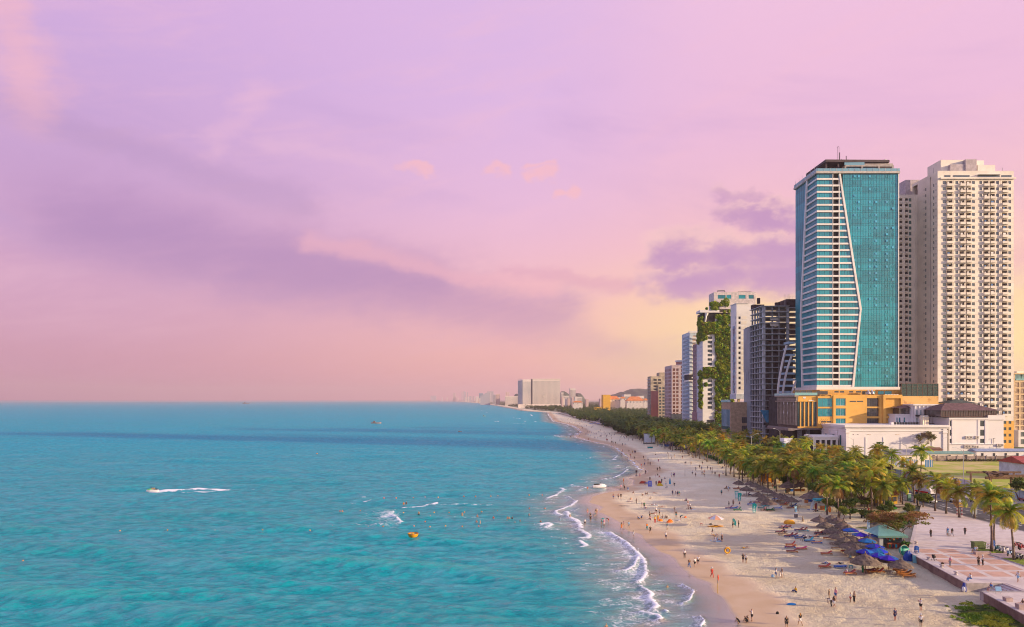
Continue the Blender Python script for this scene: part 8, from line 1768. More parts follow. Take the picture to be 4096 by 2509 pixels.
def jetski(r_, a, c, rz, label, m_, s=1.0):
 p = floatat(r_, a, c); t = thing('jet_ski', label, 'jet ski', (p.x, p.y, 0.0), rz, None, s); b = MB()
 loft(b, [[(x_,-w_,.05),(x_,-w_,.4*h_),(x_,-w_*.4,.62*h_),(x_,w_*.4,.62*h_),(x_,w_,.4*h_),(x_,w_,.05)] for x_, w_, h_ in ((-1.5,.45,.9),(-.4,.55,1.0),(.5,.5,1.15),(1.2,.3,1.0),(1.65,.08,.8))]); b.build('hull', mat('ski_white', (.75,.72,.72), .3), t)
 b = MB(); loft(b, [[(x_,-w_,z_),(x_,-w_*.5,z_+.25),(x_,w_*.5,z_+.25),(x_,w_,z_)] for x_, w_, z_ in ((.1,.3,.6),(.7,.3,.62),(1.4,.1,.45))]); b.build('hood', m_, t); b = MB(); b.box(-1.2,.1,-.2,.2,.6,.85); b.build('seat', TYRE, t); b = MB(); b.tube([(.3,-.35,1.15),(.45,0,.95),(.3,.35,1.15)], .04, 5); b.build('handlebar', TYRE, t)
 return t, p
t, pj = jetski('V', 367, 1183, PI+.05, 'green and white jet ski towing a long white wake', mat('ski_green', (.05,.55,.05), .4), 1.25)
jetski('R2', 895, 905, 0.1, 'white jet ski beached in the shallow foam', mat('ski_white', (.75,.72,.72)), 1.5)
BU = MB(); BU.lathe([(0,-.2),(.2,-.12),(.24,.05),(.12,.2),(.05,.24),(0,.26)], 8); BUM = BU.mesh('float', mat('buoy_orange', (.80,.25,.05), .5, objvar=.4), True); BRG = MB(); BRG.tube([(0,0,.24),(0,0,.34)], .03, 5); BRG = BRG.mesh('eyelet', TYRE)
def buoy(p, lb, s, g): t = thing('buoy', lb, 'buoy', (p.x, p.y, .02), 0, g, s*.72); meshobj('float', BUM, None, t); meshobj('eyelet', BRG, None, t)
for a, c in ((95,175),(228,177),(645,170),(780,170),(968,170),(1095,162),(1240,162),(1520,152),(1648,154),(1815,150),(1893,150),(2235,138),(2378,138)): buoy(floatat('A6', a, c), 'small orange buoy of the outermost buoy line', 1.25, 'outer buoy line')
for a, c in ((263,306),(387,312),(697,328),(860,332),(1030,330),(1195,328),(1358,330),(1527,325),(1715,320),(1890,310),(2238,283),(2408,283)): buoy(floatat('A6', a, c), 'small orange buoy of the middle buoy line', 1.1, 'middle buoy line')
for a, c in ((80,475),(288,486),(472,484),(636,480),(975,476),(1148,484),(1320,475),(1502,482),(1683,478),(2080,470),(2273,462)): buoy(floatat('A6', a, c), 'small orange buoy of the nearest buoy line', 1.0, 'near buoy line')
buoy(floatat('A6', 1097, 428), 'pale yellow buoy between the middle and nearest lines', 1.1, None); buoy(at(1268,1815,.1), 'tall yellow marker buoy alone far offshore', 2.4, None); buoy(at(92,2242,.1), 'pale buoy alone at the lower left of the sea', 1.0, None)
for i in range(7): buoy(at(100+i*190, 2118+((i*7) % 5), .1), 'tiny orange buoy left of the nearest line', .9, 'left stretch of the near buoy line')
def small_boat(px, py, label, L=6, rz=0.0, col=None):
 p = at(px, py, .1); t = thing('small_boat', label, 'boat', (p.x, p.y, 0), rz); b = MB(); loft(b, [[(x_*L/2,-w_*L*.13,.0),(x_*L/2,-w_*L*.16,z_*L*.1),(x_*L/2,w_*L*.16,z_*L*.1),(x_*L/2,w_*L*.13,0)] for x_, w_, z_ in ((-1,.7,1.0),(-.5,1,.9),(.3,1,.9),(.8,.5,1.1),(1,.05,1.4))]); b.build('hull', col or mat('boat_grey', (.35,.22,.18), .6), t); b = MB(); b.box(-L*.3,-L*.1,-L*.08,L*.08,L*.08,L*.25); b.build('cabin', FRAME, t)
small_boat(1505, 1694, 'small brown fishing boat far offshore in the middle', 13); small_boat(985, 1615, 'dark ship sliver close under the horizon', 60, 0, FRAME); small_boat(1937, 1665, 'yellow green dinghy near the far surf', 6, 0, mat('boat_lime', (.45,.5,.04), .5)); small_boat(1840, 1727, 'tiny dark boat off the far swimmers', 4, .3, FRAME)
SKIN = mat('skin', (.42,.23,.15), .6, .05, objvar=.3); HAIRB = mat('hair_black', (.018,.014,.012), .6); HAIRL = mat('hair_blonde', (.42,.20,.05), .6); HAIRG = mat('hair_brown', (.10,.045,.025), .6)
COLS = dict(white=(.72,.70,.70), black=(.022,.021,.025), navy=(.025,.035,.11), blue=(.04,.15,.42), teal=(.01,.25,.27), green=(.03,.20,.07), yellow=(.75,.43,.02), orange=(.78,.22,.03), red=(.50,.04,.03), pink=(.68,.30,.40), grey=(.28,.28,.30), purple=(.20,.08,.24), brown=(.16,.095,.06), lightblue=(.28,.48,.66), beige=(.50,.38,.27))
def cloth(c): return mat('cloth_'+c, COLS[c], .8, .1, 6)
BASE = dict(pel=(0,0,.93), ch=(0,0,1.27), nk=(0,0,1.45), h0=(0,-.015,1.53), h1=(0,-.02,1.63), h2=(0,-.01,1.70), sL=(.18,0,1.40), eL=(.235,.02,1.13), wL=(.25,-.05,.90), fL=(.25,-.07,.81), tL=(.09,0,.90), kL=(.10,-.02,.50), aL=(.105,.02,.09), oL=(.11,-.13,.035))
def mk(**k):
 P = {n: Vector(v) for n, v in BASE.items()}
 for n in list(P):
  if n[-1] == 'L' and len(n) == 2: P[n[0]+'R'] = Vector((-P[n].x, P[n].y, P[n].z))
 for n, v in k.items(): P[n] = Vector(v)
 return P
def shift(P, names, d):
 for n in names: P[n] = P[n]+Vector(d)
 return P
UP = ['ch','nk','h0','h1','h2','sL','eL','wL','fL','sR','eR','wR','fR']
POSES = {}
POSES['st'] = mk()
POSES['wa'] = mk(kL=(.10,-.20,.52), aL=(.10,-.26,.10), oL=(.10,-.40,.06), kR=(-.10,.06,.50), aR=(-.10,.34,.16), oR=(-.10,.24,.05), wL=(.25,.12,.93), fL=(.25,.13,.84), wR=(-.24,-.22,.95), fR=(-.24,-.28,.88))
POSES['wb'] = mk(kR=(-.10,-.16,.50), aR=(-.10,-.14,.09), oR=(-.10,-.28,.04), kL=(.10,.04,.49), aL=(.10,.24,.11), oL=(.10,.14,.03), wR=(-.25,.10,.93), fR=(-.25,.12,.84), wL=(.24,-.18,.94), fL=(.24,-.24,.87))
POSES['ph'] = mk(eL=(.24,-.14,1.22), wL=(.10,-.34,1.40), fL=(.05,-.38,1.47), eR=(-.24,-.14,1.22), wR=(-.10,-.34,1.40), fR=(-.05,-.38,1.47))
POSES['ar'] = mk(eL=(.30,-.05,1.2), wL=(.12,-.20,1.12), fL=(.06,-.22,1.10), eR=(-.30,-.05,1.2), wR=(-.12,-.22,1.10), fR=(-.05,-.24,1.08))
POSES['be'] = shift(mk(), [], (0,0,0)); P = POSES['be']
for n, v in dict(ch=(0,-.26,1.12), nk=(0,-.42,1.17), h0=(0,-.50,1.16), h1=(0,-.59,1.15), h2=(0,-.64,1.13), sL=(.18,-.38,1.14), sR=(-.18,-.38,1.14), eL=(.2,-.42,.86), eR=(-.2,-.42,.86), wL=(.14,-.46,.62), wR=(-.14,-.46,.62), fL=(.13,-.48,.53), fR=(-.13,-.48,.53), kL=(.10,-.10,.50), kR=(-.10,-.02,.5)).items(): P[n] = Vector(v)
def seated(h):
 return mk(pel=(0,0,h+.08), ch=(0,.0,h+.42), nk=(0,-.02,h+.60), h0=(0,-.04,h+.68), h1=(0,-.06,h+.78), h2=(0,-.05,h+.85), sL=(.18,-.01,h+.55), sR=(-.18,-.01,h+.55), eL=(.23,-.1,h+.3), eR=(-.23,-.1,h+.3), wL=(.14,-.3,h+.22), wR=(-.14,-.3,h+.22), fL=(.12,-.38,h+.22), fR=(-.12,-.38,h+.22),
      tL=(.09,-.05,h+.07), tR=(-.09,-.05,h+.07), kL=(.12,-.44,max(h+.08,.30)), kR=(-.12,-.44,max(h+.08,.30)), aL=(.13,-.62 if h < .2 else -.46,.07), aR=(-.13,-.62 if h < .2 else -.46,.07), oL=(.13,-.72 if h < .2 else -.6,.06), oR=(-.13,-.72 if h < .2 else -.6,.06))
POSES['si'] = seated(.04); POSES['sc'] = seated(.42); POSES['sb'] = seated(.36)
P = POSES['si']; P['kL'] = Vector((.13,-.36,.38)); P['kR'] = Vector((-.16,-.36,.34)); P['eL'] = Vector((.25,.02,.36)); P['wL'] = Vector((.16,-.26,.36)); P['fL'] = Vector((.1,-.32,.37))
P = seated(.24); P['ch'] = Vector((0,-.14,.62)); P['nk'] = Vector((0,-.28,.74)); P['h0'] = Vector((0,-.34,.79)); P['h1'] = Vector((0,-.42,.84)); P['h2'] = Vector((0,-.46,.89)); P['sL'] = Vector((.17,-.24,.70)); P['sR'] = Vector((-.17,-.24,.70)); P['eL'] = Vector((.2,-.38,.46)); P['eR'] = Vector((-.2,-.38,.46)); P['wL'] = Vector((.1,-.52,.3)); P['wR'] = Vector((-.1,-.52,.3)); P['fL'] = Vector((.08,-.58,.22)); P['fR'] = Vector((-.08,-.58,.22)); P['kL'] = Vector((.16,-.36,.46)); P['kR'] = Vector((-.16,-.36,.46)); P['aL'] = Vector((.14,-.06,.10)); P['aR'] = Vector((-.14,-.06,.10)); P['oL'] = Vector((.15,-.2,.04)); P['oR'] = Vector((-.15,-.2,.04)); POSES['cr'] = P
li = {}
for n, v in POSES['st'].items(): li[n] = Vector((v.x*.9, v.z-.85, .11+(-v.y)*.5))
li['kL'] = Vector((.10,-.34,.36)); li['aL'] = Vector((.1,-.52,.07)); li['oL'] = Vector((.1,-.62,.05)); li['oR'] = Vector((-.1,-.82,.16)); li['eL'] = Vector((.36,.40,.08)); li['wL'] = Vector((.2,.62,.12)); li['fL'] = Vector((.12,.70,.15)); POSES['li'] = li
RAD = dict(pel=(.135,.10), ch=(.14,.10), nk=(.055,.055), h0=(.075,.085), h1=(.082,.098), h2=(.05,.06), s=(.062,.06), e=(.043,.043), w=(.032,.030), f=(.04,.022), t=(.085,.085), k=(.060,.062), a=(.042,.042), o=(.04,.03))
EDG = [('pel','ch'),('ch','nk'),('nk','h0'),('h0','h1'),('h1','h2')]+[e for s in 'LR' for e in (('ch','s'+s),('s'+s,'e'+s),('e'+s,'w'+s),('w'+s,'f'+s),('pel','t'+s),('t'+s,'k'+s),('k'+s,'a'+s),('a'+s,'o'+s))]
def skinned(name, P, nodes, edges, root, inf=1.0, m_=None, sub=1, over=None, cut=None, fingers=False):
 idx = {n: i for i, n in enumerate(nodes)}; vs = [tuple(P[n]) for n in nodes]
 if cut:
  for n, (a, c, f_) in cut.items(): vs[idx[n]] = tuple(P[a].lerp(P[c], f_))
 me = bpy.data.meshes.new(name); es = [(idx[a], idx[c]) for a, c in edges]
 rad = [(over or {}).get(n) or RAD[n if n in RAD else n[0]] for n in nodes]; rad = [(a*inf, c*inf) for a, c in rad]
 if fingers:
  for s in 'LR':
   w_, f_ = P['w'+s], P['f'+s]; d = (f_-w_).normalized(); sd = d.cross(Vector((0,1,0)) if abs(d.y) < .8 else Vector((0,0,1))).normalized(); nrm = d.cross(sd)
   for k, (off_, ln) in enumerate(((-.028,.062),(-.010,.075),(.010,.070),(.028,.052))):
    b0 = f_+sd*off_; i0 = len(vs); vs += [tuple(b0+d*.02), tuple(b0+d*ln*.7), tuple(b0+d*ln+nrm*.018)]; rad += [(.011,.011),(.010,.010),(.008,.008)]; es += [(idx['f'+s], i0), (i0, i0+1), (i0+1, i0+2)]
   i0 = len(vs); b0 = w_.lerp(f_, .45); vs += [tuple(b0+sd*-.045+d*.01), tuple(b0+sd*-.06+d*.045)]; rad += [(.012,.012),(.010,.010)]; es += [(idx['w'+s], i0), (i0, i0+1)]
 me.from_pydata(vs, es, []); o = bpy.data.objects.new(name, me); C.objects.link(o)
 md = o.modifiers.new('s', 'SKIN'); md.use_smooth_shade = True
 for i, sk in enumerate(me.skin_vertices[0].data): sk.radius = rad[i]; sk.use_root = (i == idx[root])
 if sub: o.modifiers.new('u', 'SUBSURF').levels = sub
 dg = bpy.context.evaluated_depsgraph_get(); m2 = bpy.data.meshes.new_from_object(o.evaluated_get(dg)); m2.name = name; bpy.data.objects.remove(o); bpy.data.meshes.remove(me)
 m2.materials.clear(); m2.materials.append(m_); return m2
PM = {}
def pose_meshes(k):
 if k in PM: return PM[k]
 P = POSES[k]; N = list(P.keys()); d = {}
 d['body'] = skinned('body', P, N, EDG, 'pel', 1.0, SKIN, 1, fingers=True)
 cw = cloth('white')
 up = ['pel','ch','sL','sR','eL','eR']; ue = [('pel','ch'),('ch','sL'),('ch','sR'),('sL','eL'),('sR','eR')]
 wide = dict(pel=(.155,.12), ch=(.165,.125), s=(.075,.075), sL=(.08,.08), sR=(.08,.08), eL=(.062,.062), eR=(.062,.062))
 d['shirt'] = skinned('shirt', P, up, ue, 'pel', 1.0, cw, 1, wide, {'eL':('sL','eL',.75),'eR':('sR','eR',.75)})
 lo = ['pel','tL','tR','kL','kR']; le = [('pel','tL'),('pel','tR'),('tL','kL'),('tR','kR')]; lw = dict(pel=(.15,.12), tL=(.105,.105), tR=(.105,.105), kL=(.09,.09), kR=(.09,.09))
 d['shorts'] = skinned('shorts', P, lo, le, 'pel', 1.0, cw, 1, lw, {'kL':('tL','kL',.85),'kR':('tR','kR',.85)})
 tn = lo+['aL','aR']; te = le+[('kL','aL'),('kR','aR')]; tw = dict(lw); tw.update(kL=(.078,.078), kR=(.078,.078), aL=(.068,.068), aR=(.068,.068))
 d['trousers'] = skinned('trousers', P, tn, te, 'pel', 1.0, cw, 1, tw, {'aL':('kL','aL',.95),'aR':('kR','aR',.95)})
 km = (P['kL']+P['kR'])/2; P2 = dict(P); P2['hem'] = km.lerp((P['aL']+P['aR'])/2, .3)+Vector((0,0,.02)); P2['mid'] = P['pel'].lerp(P2['hem'], .5)
 d['dress'] = skinned('dress', P2, ['ch','pel','mid','hem'], [('ch','pel'),('pel','mid'),('mid','hem')], 'pel', 1.0, cw, 1, dict(ch=(.16,.12), pel=(.16,.14), mid=(.20,.18), hem=(.24,.22)))
 d['swimwear'] = skinned('swimwear', P, ['pel','tL','tR'], [('pel','tL'),('pel','tR')], 'pel', 1.0, cw, 1, dict(pel=(.145,.112), tL=(.098,.098), tR=(.098,.098)))
 hd = P['h1']; ax = (P['h2']-P['h0']).normalized(); back = Vector((0,.03,0)) if k != 'li' else Vector((0,0,-.03))
 P3 = dict(a=hd+back*.8+ax*.0, b=hd+back*.4+ax*.075)
 d['hair'] = skinned('hair', P3, ['a','b'], [('a','b')], 'a', 1.0, HAIRB, 1, dict(a=(.088,.092), b=(.075,.08)))
 P4 = dict(a=hd+back*.6+ax*.07, b=hd+back*1.4, c=hd+back*3.0-ax*.2, d=hd+back*3.2-ax*.36)
 d['long_hair'] = skinned('hair', P4, ['a','b','c','d'], [('a','b'),('b','c'),('c','d')], 'a', 1.0, HAIRB, 1, dict(a=(.08,.085), b=(.09,.07), c=(.085,.05), d=(.05,.03)))
 P5 = dict(a=hd+ax*.05, b=hd+ax*.085, c=hd+ax*.16); d['hat'] = skinned('hat', P5, ['a','b','c'], [('a','b'),('b','c')], 'b', 1.0, cloth('white'), 1, dict(a=(.15,.15), b=(.10,.10), c=(.06,.06)))
 PM[k] = d; return d
FACE = dict(f=0, b=PI, r=PI/2, l=-PI/2)
NAMES = dict(st='standing', wa='walking', wb='walking', ph='taking a photo', ar='with arms folded', be='bending over', si='sitting on the sand', sc='sitting', sb='sitting', cr='crouching', li='lying down')
LABELS = {}
def person(x, y, z_, pose, face, top, bot, label, s=1.0, hair='short', group=None, lod=0):
 dm = pose_meshes(pose); an = FACE[face]+random.uniform(-.35, .35)
 t = thing('person', label, 'person', (x, y, z_), an, group, s)
 meshobj('body', dm['body'], None, t)
 hm = dict(short=('hair', HAIRB), long=('long_hair', HAIRB), blonde=('long_hair', HAIRL), brown=('long_hair', HAIRG), hat=('hat', cloth('white')), strawhat=('hat', cloth('beige')))[hair]
 meshobj('hat' if 'hat' in hair else 'hair', dm[hm[0]], hm[1], t)
 if top != 'none':
  c, k_ = top.split('-'); meshobj(k_, dm[k_ if k_ in dm else 'shirt'], cloth(c), t)
 if bot != 'none':
  c, k_ = bot.split('-'); meshobj(k_, dm[k_ if k_ in dm else 'shorts'], cloth(c), t)
 LABELS[label] = LABELS.get(label, 0)+1
 return t
CW_ = {'lightblue': 'light blue'}
def describe(pose, top, bot, hair):
 def w_(c): a, k_ = c.split('-'); return CW_.get(a, a)+' '+{'swimwear': 'swimwear'}.get(k_, k_)
 if top == 'none' and bot == 'none': s = 'person'
 elif top == 'none': s = 'bare-chested person in '+w_(bot)
 elif bot == 'none': s = 'person in '+w_(top)
 else: s = 'person in '+w_(top)+' and '+w_(bot)
 return s
